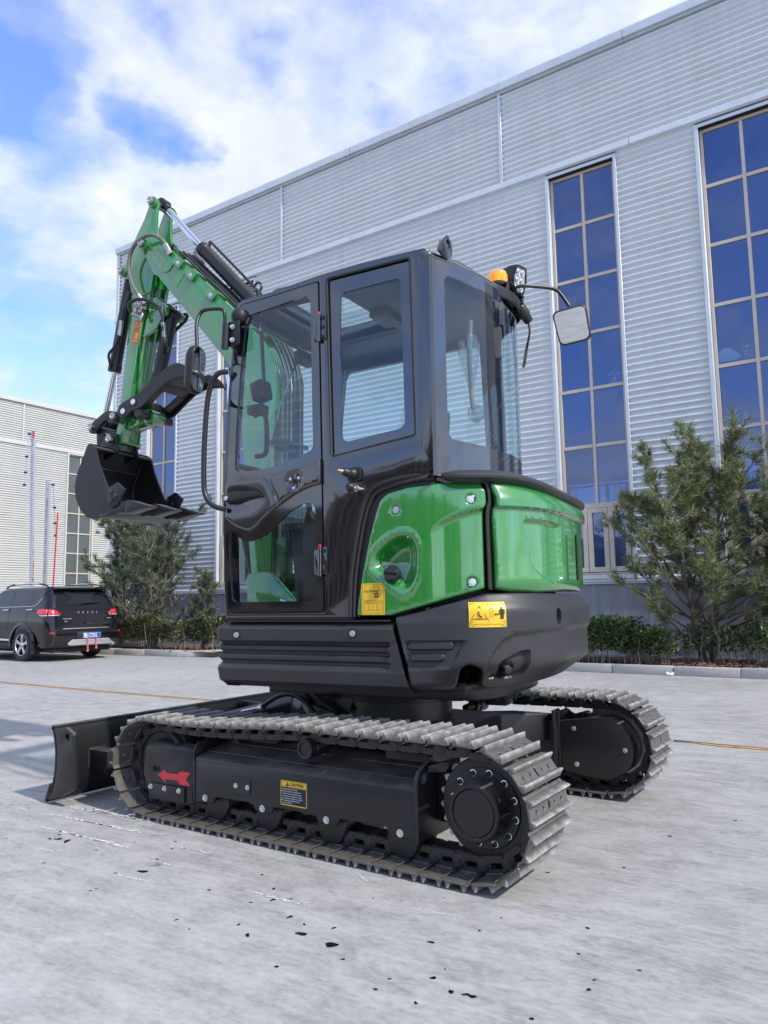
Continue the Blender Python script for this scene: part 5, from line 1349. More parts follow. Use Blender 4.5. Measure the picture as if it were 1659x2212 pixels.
# ------------------------------------------------------------------ cab
BL, BR = .740, -.295          # left and right faces
SIDE = [(.588, .985), (.598, 1.20), (.607, 1.45), (.606, 1.65), (.597, 1.85), (.582, 2.10), (.560, 2.36), (.535, 2.545, .02), (.505, 2.580, .02), (.30, 2.588), (.05, 2.612), (-.18, 2.622), (-.515, 2.620, .02), (-.532, 2.590, .02), (-.536, 2.20), (-.534, 1.62)]
def cab():
    side = rpoly(SIDE+[(-.50, 1.58), (-.44, 1.575), (-.34, 1.56), (-.28, 1.545), (-.235, 1.515), (-.205, 1.45), (-.15, 1.25), (-.125, 1.10), (-.115, .985)], .0, 4)
    door = rpoly([(.576, 1.003, .02), (.586, 1.25), (.595, 1.47), (.593, 1.66), (.584, 1.85), (.568, 2.10), (.547, 2.34), (.526, 2.53, .02), (.505, 2.560, .02), (.33, 2.567), (.038, 2.586, .012), (.030, 2.05), (.022, 1.5), (.016, 1.003, .02)], 0, 4)
    rear = rpoly([(-.022, 1.722, .01), (-.012, 2.15), (-.002, 2.585, .02), (-.440, 2.592, .02), (-.446, 2.2), (-.450, 1.775, .01)], 0, 3)
    C = MB().plate(side, [door, rear], BL-.045, BL, 'y')
    cab_ = part('cab_frame', C, 'gloss_black', bev=.009, seg=3, smooth=35)
    # inner lining just inside, right-hand side, front, roof
    rs = rpoly([(.585, .985), (.60, 1.5), (.575, 2.15), (.53, 2.56, .03), (.05, 2.60), (-.515, 2.60, .03), (-.53, 2.1), (-.53, .985)], 0, 3)
    rw = rpoly([(.54, 1.55, .05), (.525, 2.10), (.485, 2.46, .05), (-.40, 2.49, .05), (-.43, 1.70, .05), (.1, 1.56)], 0, 4)
    obj('right_side_frame', MB().plate(rs, [rw], BR, BR+.035, 'y'), 'gloss_black', cab_, bev=.006)
    # front: two pillars, header, sill (y-z outlines swept along the raked front)
    fr = MB()
    fx = [(.588, .985), (.598, 1.20), (.606, 1.45), (.605, 1.65), (.596, 1.85), (.580, 2.10), (.558, 2.36), (.530, 2.57)]
    for y0, y1 in ((BL-.060, BL-.002), (BR, BR+.055)):
        fr.grid([[(x, y0, z), (x, y1, z), (x-.05, y1, z), (x-.05, y0, z)] for x, z in fx], closed=True)
    fr.box(.49, .545, BR+.05, BL-.055, 2.49, 2.575); fr.box(.54, .592, BR+.05, BL-.055, .985, 1.06)
    obj('front_frame', fr, 'gloss_black', cab_, bev=.008, seg=2)
    g = MB().grid([[(x-.015, BL-.06, z) for x, z in fx[:]], [(x-.015, BR+.055, z) for x, z in fx[:]]]); obj('windscreen', g, 'cab_glass', cab_, smooth=60, recalc=False)
    g = MB().grid([[(.54, BR+.02, 1.55), (.525, BR+.02, 2.1), (.485, BR+.02, 2.47)], [(-.43, BR+.02, 1.62), (-.43, BR+.02, 2.1), (-.40, BR+.02, 2.49)]]); obj('right_window', g, 'cab_glass', cab_, smooth=0, recalc=False)
    # roof with a glazed hatch
    ro = rpoly([(.52, BR+.01, .06), (.52, BL-.03, .03), (-.51, BL-.03, .03), (-.60, .50), (-.655, .20), (-.655, .0), (-.60, -.18), (-.50, BR+.01, .05)], 0, 4)
    hole = rpoly([(.345, .06), (.345, .665), (-.03, .655), (-.065, .10)], .05, 5)
    zt = lambda a: 2.575+.030*float(sstep(-a, -.40, .05))
    rm = MB().plate(ro, [hole], 0, .035, 'z'); rm.v = [(x, y, z+zt(x)-.012) for x, y, z in rm.v]
    obj('roof', rm, 'gloss_black', cab_, bev=.012, seg=3)
    lm = MB().plate(rpoly([(.50, BR+.03), (.50, BL-.05), (-.50, BL-.05), (-.60, .2), (-.52, BR+.03)], .04, 3), [rpoly([(.36, .04), (.36, .675), (-.045, .665), (-.08, .08)], .05, 5)], 2.52, 2.545, 'z'); obj('headliner', lm, 'plastic', cab_, bev=.006)
    rim = MB().plate(rpoly([(.375, .03), (.375, .70), (-.06, .69), (-.095, .07)], .06, 5), [rpoly([(.345, .06), (.345, .665), (-.03, .655), (-.065, .10)], .05, 5)], 2.60, 2.622, 'z'); obj('hatch_rim', rim, 'gloss_black', cab_, bev=.006)
    hg = MB().add([(.35, .05, 2.612), (.35, .67, 2.612), (-.035, .66, 2.614), (-.07, .09, 2.614)], [(0, 1, 2, 3)]); obj('hatch_glass', hg, 'cab_glass', cab_, smooth=0)
    # roof drip rail round the rear
    rl = [(-.515, BL-.01), (-.545, .715), (-.575, .64), (-.612, .52), (-.660, .345), (-.690, .18), (-.696, .05), (-.675, -.10), (-.60, -.23), (-.50, -.28)]
    rl = [tuple(p[:2]) for p in smooth_path([(x, y, 0) for x, y in rl], 5)]
    tb = MB().tube([(x+.02, y, 2.588) for x, y in rl], .024, 12); obj('rear_roof_rail', tb, 'gloss_black', cab_, smooth=60)
    # rear glass: one bent pane, black printed border left clear in the middle
    gl = [(-.540, .735), (-.553, .705), (-.585, .62), (-.625, .50), (-.665, .345), (-.688, .20), (-.693, .06), (-.680, -.07), (-.645, -.17), (-.585, -.245), (-.50, -.285)]
    gl = np.array([tuple(p[:2]) for p in smooth_path([(x, y, 0) for x, y in gl], 6)]); gs = np.concatenate([[0], np.cumsum(np.hypot(*np.diff(gl, axis=0).T))])
    tg = np.gradient(gl, axis=0); tg /= np.hypot(*tg.T)[:, None]; gn = np.stack([tg[:, 1], -tg[:, 0]], 1)
    if gn[0, 1] < 0: gn = -gn
    def gmap(s, z, h):
        s = np.asarray(s, float); a = np.interp(s, gs, gl[:, 0]); b = np.interp(s, gs, gl[:, 1]); x = np.interp(s, gs, gn[:, 0]); y = np.interp(s, gs, gn[:, 1])
        return np.stack([a+x*h, b+y*h, np.asarray(z, float)+0*s], -1)
    S1 = gs[-1]; rowz = (1.50, 1.9, 2.25, 2.575)
    brd = rpoly([(0, 1.588), (S1, 1.588), (S1, 2.578), (0, 2.578)], .01, 2); clr = rpoly([(.085, 1.76), (S1-.03, 1.76), (S1-.03, 2.52), (.085, 2.52)], .045, 5)
    bm_ = wrap_panel(brd, lambda s, z: np.zeros(np.shape(s)), .035, 0, .005, mapf=gmap, holes=[clr]); obj('rear_window_border', bm_, 'border', cab_, smooth=60)
    sv = np.linspace(.06, S1-.02, 44); gm = MB().grid([[tuple(gmap(s, z, -.0015)) for s in sv] for z in (1.74, 2.0, 2.2, 2.4, 2.54)]); obj('rear_window', gm, 'cab_glass', cab_, smooth=80, recalc=False)
    st = MB().tube([tuple(gmap(.0, z, .004)) for z in (1.585, 1.9, 2.25, 2.585)], .011, 8); obj('rear_corner_strip', st, 'gloss_black', cab_)
    # left rear side window: recessed pane with printed border
    clr = rpoly([(-.072, 1.782), (-.066, 2.15), (-.072, 2.510), (-.386, 2.520), (-.391, 2.2), (-.396, 1.818)], .035, 5)
    o2 = rpoly([(-.024, 1.724), (-.004, 2.583), (-.438, 2.590), (-.448, 1.777)], .012, 3)
    sw = obj('side_window', MB().plate(o2, [clr], BL-.020, BL-.014, 'y'), 'border', cab_, smooth=0)
    obj('side_window_pane', MB().add([(-.06, BL-.017, 1.775), (-.06, BL-.017, 2.525), (-.40, BL-.017, 2.53), (-.405, BL-.017, 1.80)], [(0, 1, 2, 3)]), 'cab_glass', cab_, smooth=0)
    lip = MB().tube([(x, BL-.004, z) for x, z in rpoly([(-.020, 1.720), (0.0, 2.587), (-.441, 2.594), (-.452, 1.774)], .014, 3)], .0065, 6, closed=True); obj('window_seal', lip, 'rubber', cab_)
    # lower rear left corner of the cab under the window is part of the frame plate; close the back
    obj('rear_wall', MB().box(-.46, -.44, BR+.02, BL-.10, .985, 1.60), 'gloss_black', cab_)
    # roof eye and little shackle eye at the front
    e = MB().plate(rpoly([(.64, 2.585, .01), (.735, 2.60, .01), (.70, 2.66), (.635, 2.715, .03), (.575, 2.685, .03), (.585, 2.625, .02)], .012, 4), [circle((.628, 2.668), .021, 18)], -.585, -.572, 'x')
    obj('lifting_eye', e, 'gloss_black', cab_, bev=.003)
    e = MB().cyl((.46, .66, 2.585), (.46, .66, 2.645), .014, n=12); e.tube([(.46+.024*math.cos(t), .66+.004, 2.668+.026*math.sin(t)) for t in np.linspace(-.9, 2*PI-2.2, 18)], .006, 8)
    obj('eye_bolt', e, 'satin_black', cab_)
    # plugs on the side: lamp socket and stay knob
    p = Vector((-.150, BL, 1.624)); f = MB(); f.prism(rpoly([(-.185, 1.590), (-.112, 1.590), (-.112, 1.658), (-.185, 1.658)], .02, 4), BL, BL+.014, 'y')
    obj('socket_base', f, 'plastic_black', cab_, bev=.004)
    d = Vector((.55, .80, .18)).normalized(); obj('lamp_socket', MB().lathe([(.026, 0), (.028, .01), (.024, .028), (.019, .034), (.017, .058), (.012, .060)], p+Vector((0, .010, 0)), d, 20), 'plastic_black', cab_, smooth=30)
    obj('brass_tip', MB().lathe([(.009, .0), (.009, .010), (.005, .012), (.005, .024), (.002, .025)], p+Vector((0, .01, 0))+d*.060, d, 14), 'brass', cab_, smooth=30)
    p = Vector((-.186, BL, 1.553)); d = Vector((.45, .88, .10)).normalized()
    obj('knob_hole', MB().lathe([(.021, 0), (.018, .002), (.001, .002)], p+Vector((0, .0005, 0)), (0, 1, 0), 20, cap=False), 'dark_gap', cab_, smooth=30)
    obj('stay_rod', MB().lathe([(.010, 0), (.010, .03), (.016, .031), (.016, .036), (.009, .037), (.009, .058)], p, d, 14), 'steel', cab_, smooth=30)
    obj('stay_knob', MB().lathe([(.012, .0), (.020, .006), (.021, .018), (.015, .027), (.001, .029)], p+d*.056, d, 18, cap=False), 'plastic_black', cab_, smooth=40)
    return cab_
CAB = cab()

def cab_door():
    fl = flat_left(BL)
    gap = .007
    out = [(.569, 1.011, .02), (.579, 1.25), (.588, 1.47), (.586, 1.66), (.577, 1.85), (.561, 2.10), (.540, 2.34), (.519, 2.525, .02), (.502, 2.553, .02), (.33, 2.560), (.045, 2.578, .012), (.037, 2.05), (.029, 1.5), (.023, 1.011, .02)]
    up = rpoly([(.535, 1.700, .03), (.530, 1.90), (.508, 2.18), (.476, 2.455), (.455, 2.492, .03), (.115, 2.524, .03), (.088, 2.495, .03), (.078, 1.90), (.076, 1.765, .03), (.185, 1.728), (.29, 1.706), (.41, 1.696)], .02, 4)
    lowc = [(.573, 1.42), (.545, 1.402), (.513, 1.377), (.475, 1.357), (.44, 1.350), (.391, 1.357), (.326, 1.389), (.252, 1.446), (.20, 1.485), (.142, 1.509), (.095, 1.515, .03), (.066, 1.495, .03), (.062, 1.35), (.058, 1.060, .03), (.545, 1.058, .03), (.562, 1.25)]
    lowc = rpoly(lowc, .008, 3)
    D = part('cab_door', MB().plate(rpoly(out, 0, 4), [up, lowc], BL-.012, BL+.004, 'y'), 'border', bev=.002, seg=1, smooth=30)
    obj('door_glass', MB().add([(.54, BL-.004, 1.69), (.535, BL-.004, 1.9), (.48, BL-.004, 2.5), (.08, BL-.004, 2.53), (.07, BL-.004, 1.75), (.29, BL-.004, 1.70)], [(0, 1, 2, 3, 4, 5)]), 'cab_glass', D, smooth=0)
    obj('door_glass', MB().add([(.58, BL-.004, 1.45), (.05, BL-.004, 1.53), (.05, BL-.004, 1.05), (.57, BL-.004, 1.05)], [(0, 1, 2, 3)]), 'cab_glass', D, smooth=0)
    # moulded middle panel: run counts from x = .66 backwards
    o = [(.584, 1.646), (.50, 1.653), (.41, 1.655), (.344, 1.660), (.224, 1.678), (.137, 1.695), (.030, 1.720), (.030, 1.597), (.077, 1.590), (.13, 1.577), (.18, 1.558), (.225, 1.535), (.272, 1.508), (.315, 1.482), (.357, 1.452), (.392, 1.420), (.424, 1.402), (.446, 1.400), (.468, 1.406), (.51, 1.420), (.548, 1.440), (.586, 1.472)]
    ol = rpoly([(.66-a, z) for a, z in o], .01, 3)
    cr = [(.66-.344, 1.66), (.66-.325, 1.63), (.66-.303, 1.587), (.66-.285, 1.54), (.66-.27, 1.50)]
    def hf(s, z):
        h = .018+0*s
        sx = np.interp(z, [p[1] for p in cr[::-1]], [p[0] for p in cr[::-1]])
        h = h-.007*np.exp(-((s-sx)/.007)**2)+.004*sstep(s-sx, -.012, 0)
        h = h-.010*np.exp(-(((s-.145)/.10)**2+((z-1.548)/.040)**2))*sstep(s-sx, .0, -.03)
        d = np.hypot(s-.489, z-1.620); h = h-.009*sstep(-d, -.052, -.044)
        return h
    P = wrap_panel(ol, hf, .014, .012, .02, mapf=fl, feat=[(cr, False), ([(x+.007, z) for x, z in cr], False), ([(x-.007, z) for x, z in cr], False), (circle((.489, 1.620), .052, 28), True), (circle((.489, 1.62), .044, 24), True)])
    obj('door_panel', P, 'gloss_black', D, smooth=50)
    # lock disc, handle
    c = (.171, BL+.006, 1.620); g = MB().lathe([(.043, 0), (.043, .004), (.040, .006), (.014, .006), (.013, .013), (.008, .013), (.008, .008), (.001, .008)], c, (0, 1, 0), 32, cap=False)
    for k in range(6): t = k*PI/3; g.box(c[0]-.003+.026*math.cos(t), c[0]+.003+.026*math.cos(t), c[1]+.006, c[1]+.010, c[2]-.010+.026*math.sin(t), c[2]+.010+.026*math.sin(t))
    obj('lock_disc', g, 'plastic_black', D, smooth=30)
    for dx, dz in ((.026, .013), (-.021, .014), (.007, -.031)): obj('lock_screw', MB().lathe([(.0075, 0), (.007, .004), (.002, .006)], (c[0]+dx, c[1]+.006, c[2]+dz), (0, 1, 0), 14), 'zinc', D, smooth=30)
    h = MB().prism(rpoly([(.562, 1.548), (.562, 1.578), (.525, 1.588), (.40, 1.592), (.362, 1.580), (.362, 1.562), (.53, 1.548)], .006, 3), BL+.020, BL+.046, 'y'); obj('door_handle', h, 'plastic_black', D, bev=.006)
    obj('handle_base', MB().prism(rpoly([(.566, 1.540), (.566, 1.565), (.35, 1.575), (.35, 1.560)], .004, 2), BL+.012, BL+.024, 'y'), 'plastic_black', D, bev=.003)
    obj('lock_barrel', MB().lathe([(.0125, 0), (.0125, .026), (.0105, .030), (.001, .030)], (.556, BL+.020, 1.565), (0, 1, 0), 18, cap=False), 'zinc', D, smooth=30)
    # hinges
    for z0 in (2.283, 1.176):
        hg = MB(); zt = z0+.128
        hg.prism(rpoly([(.066, z0), (.040, z0), (.040, zt-.012), (.066, zt-.012)], .008, 3), BL+.004, BL+.014, 'y'); hg.prism(rpoly([(.028, z0+.004), (-.002, z0+.004), (-.002, zt), (.028, zt)], .008, 3), BL+.001, BL+.010, 'y')
        H = obj('door_hinge', hg, 'gloss_black', D, bev=.002)
        obj('hinge_pin', MB().cyl((.034, BL+.014, z0-.006), (.034, BL+.014, zt), .0095, n=16), 'gloss_black', D)
        obj('hinge_cap', MB().cyl((.034, BL+.014, zt+.001), (.034, BL+.014, zt+.012), .0065, n=12), 'red_plastic', D)
        for dz in (.018, .064, .110): obj('hinge_bolt', MB().bolt((.013, BL+.010, z0+dz), (0, 1, 0), .0075, .008), 'satin_black', D, smooth=25)
    # door seal line
    obj('door_seal', MB().tube([(a, BL-.010, z) for a, z in rpoly([(p[0]+(.005 if p[0] > .3 else -.005), p[1]+(.005 if p[1] > 2 else -.005)) if len(p) < 3 else (p[0]+(.005 if p[0] > .3 else -.005), p[1]+(.005 if p[1] > 2 else -.005), p[2]) for p in out], 0, 3)], .006, 6, closed=True), 'dark_gap', D)
cab_door()

def cab_inside():
    S = MB(); S.box(-.18, .30, .02, .50, 1.16, 1.27); s = part('operator_seat', S, 'seat', bev=.04, seg=3)
    obj('seat_base', MB().box(-.14, .24, .06, .46, .99, 1.16), 'plastic_black', s, bev=.02)
    b = MB(); b.grid([[(-.19-.06*k, y, 1.24+.62*k) for y in (.02, .12, .26, .40, .50)] for k in (0, .33, .66, 1)]); b.grid([[(-.29-.05*k, y, 1.24+.62*k) for y in (.04, .12, .26, .40, .48)] for k in (0, .33, .66, 1)])
    obj('backrest', MB().prism(rpoly([(-.17, 1.22), (-.27, 1.22), (-.37, 1.80), (-.27, 1.84)], .03, 3), .04, .48, 'y'), 'seat', s, bev=.035, seg=3)
    obj('headrest', MB().prism(rpoly([(-.29, 1.86), (-.37, 1.86), (-.385, 2.02), (-.32, 2.03)], .03, 3), .15, .37, 'y'), 'seat', s, bev=.03, seg=3)
    for y in (.20, .32): obj('headrest_post', MB().cyl((-.32, y, 1.78), (-.34, y, 1.90), .008, n=8), 'steel', s)
    # loose clear plastic wrapping on the backrest
    f = MB(); rows = []
    for k in range(9):
        z = 1.30+.085*k; rows.append([(-.20-.09*k/8+random.uniform(-.012, .012), .52+.012*math.sin(k*1.3+j)+random.uniform(-.008, .008), z) if j == 0 else (-.33-.09*k/8+random.uniform(-.01, .01), .51-.04*j+random.uniform(-.01, .01), z) for j in range(3)])
    obj('plastic_cover', f.grid(rows), 'film', s, smooth=20, recalc=False)
    for y, nm in ((.60, 'left'), (-.10, 'right')):
        c = MB().prism(rpoly([(-.15, 1.0), (.22, 1.0), (.26, 1.40), (.10, 1.45), (-.18, 1.36)], .04, 3), y-.07, y+.07, 'y'); cc = part('console', c, 'plastic_black', bev=.015)
        obj('joystick_boot', MB().lathe([(.045, 0), (.035, .03), (.02, .07)], (.18, y, 1.42), (.1, 0, 1), 16), 'rubber', cc)
        obj('joystick', MB().tube([(.185, y, 1.48), (.20, y, 1.55), (.19, y, 1.62), (.205, y, 1.66)], [.012, .018, .024, .016], 12), 'plastic_black', cc)
    lv = part('travel_lever', MB().tube([(.42, .28, 1.0), (.44, .28, 1.30), (.40, .28, 1.55)], .012, 8), 'plastic_black'); 
    for y in (.20, .36): obj('pedal', MB().prism([(.36, 1.02), (.50, 1.06), (.50, 1.075), (.36, 1.035)], y-.05, y+.05, 'y'), 'silver', lv, bev=.003)
    m = part('monitor', MB().prism(rpoly([(.36, 1.70), (.40, 1.70), (.44, 1.86), (.40, 1.87)], .01, 3), -.26, -.10, 'y'), 'plastic_black', bev=.008)
    obj('monitor_screen', MB().add([(.357, -.245, 1.715), (.357, -.115, 1.715), (.395, -.115, 1.86), (.395, -.245, 1.86)], [(0, 1, 2, 3)]), 'border', m, smooth=0)
    # grab handle, gas stay and latch on the front left pillar, bar across the windscreen
    h = MB().tube(smooth_path([(.54, .58, 2.02), (.49, .58, 2.03), (.465, .58, 1.98), (.462, .58, 1.86), (.475, .58, 1.81), (.53, .58, 1.805)], 4), .013, 8); g = part('grab_handle', h, 'plastic_black')
    obj('handle_bracket', MB().box(.47, .56, .55, .62, 2.02, 2.07), 'plastic_black', g, bev=.005)
    obj('latch_body', MB().prism(rpoly([(.44, 2.10), (.52, 2.08), (.54, 2.18), (.46, 2.20)], .015, 3), .55, .63, 'y'), 'plastic_black', g, bev=.008)
    obj('gas_strut', MB().tube([(.45, .62, 2.17), (.47, .62, 2.45)], .010, 8), 'satin_black', g); obj('strut_rod', MB().tube([(.47, .62, 2.45), (.475, .62, 2.52)], .005, 6), 'chrome', g)
    part('windscreen_bar', MB().tube([(.56, .68, 1.74), (.565, -.25, 1.74)], .016, 10), 'plastic_black')
    w = part('wiper_motor', MB().box(.47, .53, .10, .24, 2.40, 2.47), 'plastic_black', bev=.01); obj('wiper_arm', MB().tube([(.545, .17, 2.44), (.575, .30, 2.15), (.59, .36, 1.90)], .006, 6), 'plastic_black', w)
    l = part('cab_lamp', MB().prism(rpoly([(-.05, .22), (-.16, .22), (-.16, .42), (-.05, .42)], .02, 3), 2.495, 2.52, 'z'), 'plastic', bev=.006)
    # floor mat, kick plate, hanging tie at the rear window
    part('floor_mat', MB().box(-.10, .56, BR+.05, BL-.06, .976, .990), 'rubber', bev=.003)
    st = part('hanging_strap', MB().tube(smooth_path([(-.56, .30, 2.42), (-.55, .30, 2.25), (-.545, .28, 2.08), (-.55, .27, 1.98)], 4), [.012]*12+[.010], 8), 'grey_hose')
    obj('strap_roll', MB().lathe([(.012, -.022), (.040, -.022), (.042, .0), (.040, .022), (.012, .022)], (-.545, .22, 1.97), (-.3, 1, .2), 22), 'film', st)
    obj('strap_net', MB().lathe([(.012, .0), (.05, .16), (.055, .22), (.045, .26)], (-.545, .28, 2.08), (0, .08, 1), 14, cap=False), 'film', st)
    obj('red_hammer', MB().box(.085, .10, -.20, -.16, 1.74, 1.82), 'red_plastic', st, bev=.004)
cab_inside()

def outside_fittings():
    # grab rail left of the door
    hr = part('hand_rail', MB().tube(smooth_path([(.56, BL+.03, 2.208), (.60, BL+.055, 2.200), (.640, BL+.06, 2.155), (.668, BL+.06, 2.05), (.682, BL+.06, 1.86), (.684, BL+.06, 1.68), (.672, BL+.06, 1.59), (.63, BL+.055, 1.535), (.57, BL+.03, 1.512)], 5), .0135, 10), 'satin_black', smooth=60)
    # left mirror on a cranked bar
    br = MB(); br.prism(rpoly([(.545, 2.33), (.475, 2.33), (.475, 2.455), (.545, 2.455)], .004, 2), BL+.045, BL+.055, 'y'); br.box(.535, .545, BL-.01, BL+.05, 2.33, 2.455)
    b = part('mirror_bracket', br, 'satin_black', bev=.002)
    for z in (2.425, 2.358): obj('bolt', MB().bolt((.515, BL+.055, z), (0, 1, 0), .0095, .012), 'zinc', b, smooth=25)
    obj('bracket_tube', MB().cyl((.555, BL+.065, 2.315), (.548, BL+.065, 2.44), .019, n=16), 'satin_black', b)
    obj('bracket_boot', MB().sphere((.505, BL+.02, 2.492), .042, 8, (1, .8, 1)), 'rubber', b)
    obj('mirror_stem', MB().tube(smooth_path([(.556, BL+.065, 2.43), (.556, BL+.07, 2.50), (.575, BL+.08, 2.522), (.64, BL+.12, 2.515), (.665, BL+.13, 2.49), (.665, BL+.15, 2.43), (.650, BL+.16, 2.30)], 5), .0095, 8), 'satin_black', b, smooth=60)
    # head: seen half from the side, glass facing back to the driver
    def head(name, c, nrm, upv, w, h, d, par, rc=.035):
        n_ = Vector(nrm).normalized(); u = Vector(upv); u = (u-n_*u.dot(n_)).normalized(); r_ = n_.cross(u)
        ol = rpoly([(-w*.92, -h), (w*.92, -h), (w, h*.9), (-w, h*.9)], rc, 5)
        def ring(k, e): return [tuple(Vector(c)+r_*x*k+u*y*k+n_*e) for x, y in ol]
        hd = MB().grid([ring(.90, .004), ring(.93, .006), ring(.985, .0), ring(1.0, -.008), ring(.97, -d*.55), ring(.80, -d*.85), ring(.45, -d), ring(.02, -d*1.02)], closed=True)
        hd.f.append(tuple(range(len(ol))))
        m = obj(name, hd, 'plastic_black', par, smooth=50)
        g = MB().add([tuple(Vector(c)+r_*x*.90+u*y*.90+n_*.0055) for x, y in ol], [tuple(range(len(ol)))])
        obj('mirror_glass', g, 'mirror', m if par is EX else par, smooth=0, recalc=False)
        return m
    head('mirror_head', (.640, BL+.165, 2.20), (-.97, -.20, -.08), (0.03, 0, 1), .065, .125, .05, b, .05)
    # rear cluster: bracket, beacon, work lamp, right-hand mirror
    k = MB(); q = [(-.665, .25), (-.70, .16), (-.715, .05), (-.70, -.06), (-.66, -.17), (-.58, -.25)]
    rows = [[(x, y, 2.545), (x-.012, y, 2.55), (x-.012, y, 2.60), (x, y, 2.61)] for x, y in [tuple(p[:2]) for p in smooth_path([(a, b_, 0) for a, b_ in q], 4)]]
    k.grid(rows, closed=True); k.box(-.72, -.56, -.10, .13, 2.645, 2.657)
    k.prism([(.11, 2.652), (.13, 2.652), (.17, 2.60), (.16, 2.56), (.14, 2.57)], -.71, -.70, 'x'); k.prism([(-.12, 2.652), (-.08, 2.652), (-.10, 2.55), (-.14, 2.55)], -.71, -.69, 'x')
    kb = part('rear_bracket', k, 'satin_black', bev=.004)
    obj('bracket_bolt', MB().bolt((-.724, .03, 2.64), (-1, 0, 0), .010, .010), 'zinc', kb, smooth=25)
    bc = part('beacon', MB().lathe([(.050, 0), (.052, .012), (.046, .022)], (-.635, .075, 2.657), (0, 0, 1), 28), 'plastic_black')
    obj('beacon_lens', MB().lathe([(.046, .022), (.047, .062), (.043, .078), (.030, .085), (.001, .086)], (-.635, .075, 2.657), (0, 0, 1), 32, cap=False), 'amber', bc, smooth=40)
    for i in range(8): t = i*PI/4; obj('lens_rib', MB().tube([(-.635+.048*math.cos(t), .075+.048*math.sin(t), 2.682), (-.635+.0475*math.cos(t), .075+.0475*math.sin(t), 2.718)], .0022, 5), 'amber', bc)
    # work lamp facing back
    n_ = Vector((-.93, .22, -.22)).normalized(); u = Vector((0, .10, 1)); u = (u-n_*u.dot(n_)).normalized(); r_ = n_.cross(u); c = Vector((-.675, -.075, 2.745))
    oc = rpoly([(-.050, -.072), (.050, -.072), (.065, .0), (.050, .072), (-.050, .072), (-.065, 0)], .02, 4)
    def ring(kx, e): return [tuple(c+r_*x*kx+u*y*kx+n_*e) for x, y in oc]
    wm = MB().grid([ring(.84, .030), ring(.86, .038), ring(1.0, .038), ring(1.03, .028), ring(1.0, -.010), ring(.85, -.045), ring(.5, -.058), ring(.02, -.06)], closed=True)
    wl = part('work_lamp', wm, 'plastic_black', smooth=40)
    obj('lamp_glass', MB().add([tuple(c+r_*x*.845+u*y*.845+n_*.032) for x, y in oc], [tuple(range(len(oc)))]), 'lens', wl, smooth=0)
    for i in range(6):
        x, y = (-.022, .022)[i % 2], (-.042, 0, .042)[i//2]; p = c+r_*x+u*y+n_*.0325
        obj('reflector', MB().lathe([(.021, .0005), (.019, .0045), (.012, .0015), (.006, .006), (.001, .007)], p, n_, 16, cap=False), 'silver', wl, smooth=40)
    obj('lamp_foot', MB().box(-.70, -.64, -.10, -.05, 2.655, 2.685), 'satin_black', wl, bev=.004)
    obj('lamp_cable', MB().tube(smooth_path([(-.66, -.12, 2.73), (-.70, -.17, 2.60), (-.72, -.18, 2.50), (-.70, -.16, 2.38), (-.69, -.13, 2.28)], 4), .006, 6), 'hose', wl)
    # right mirror arm: pivot drum, cranked rod, head tilted to the ground
    mr = part('rear_mirror', MB().lathe([(.030, 0), (.033, .006), (.033, .06), (.027, .066), (.024, .10), (.001, .10)], (-.700, -.05, 2.585), (-.30, -.55, -.55), 20, cap=False), 'satin_black', smooth=30)
    stem = smooth_path([(-.69, .00, 2.60), (-.70, .03, 2.645), (-.74, .03, 2.660), (-.80, -.02, 2.665), (-.87, -.09, 2.665), (-.90, -.12, 2.65), (-.93, -.135, 2.60), (-.945, -.14, 2.572)], 5)
    obj('mirror_stem', MB().tube(stem, .0095, 8), 'satin_black', mr, smooth=60)
    head('mirror_head', (-.952, -.155, 2.475), (-.10, .93, -.34), (.10, .3, 1), .090, .098, .05, mr, .03)
    obj('mirror_cable', MB().tube(smooth_path([(-.73, -.10, 2.53), (-.735, -.12, 2.46), (-.72, -.12, 2.38), (-.70, -.12, 2.28)], 4), .005, 6), 'hose', mr)
outside_fittings()

# ------------------------------------------------------------------ boom, arm, bucket
BC = -.22
def plates(mb, ol, h0, h1, holes=()):
    for s in (1, -1): a, b = sorted((BC+s*h0, BC+s*h1)); mb.plate(ol, holes, a, b, 'y')
def plates_obj(name, ol, h0, h1, mat, par, bev=.003, holes=()):
    for s in (1, -1): a, b = sorted((BC+s*h0, BC+s*h1)); o = obj(name, MB().plate(ol, holes, a, b, 'y'), mat, par, bev=bev)
    return o
def boss_obj(name, p, r, h0, h1, mat, par, n=26):
    for s in (1, -1): obj(name, MB().lathe([(r, h0), (r, h1-.004), (r-.004, h1), (r*.55, h1), (r*.55, h1-.002), (.001, h1-.002)], (p[0], BC, p[1]), (0, s, 0), n, cap=False), mat, par, smooth=30)
def boss(mb, p, r, h0, h1, n=26):
    for s in (1, -1): mb.lathe([(r, h0), (r, h1-.004), (r-.004, h1), (r*.55, h1), (r*.55, h1-.002), (.001, h1-.002)], (p[0], BC, p[1]), (0, s, 0), n, cap=False)
def pin(name, p, r, hw, par, mat='steel'):
    o = MB()
    for s in (1, -1): o.lathe([(r, hw-.02), (r, hw-.003), (r-.003, hw), (r*.5, hw), (r*.45, hw-.002), (.001, hw-.002)], (p[0], BC, p[1]), (0, s, 0), 22, cap=False)
    o.cyl((p[0], BC-hw+.01, p[1]), (p[0], BC+hw-.01, p[1]), r*.98, n=18)
    return obj(name, o, mat, par, smooth=30)
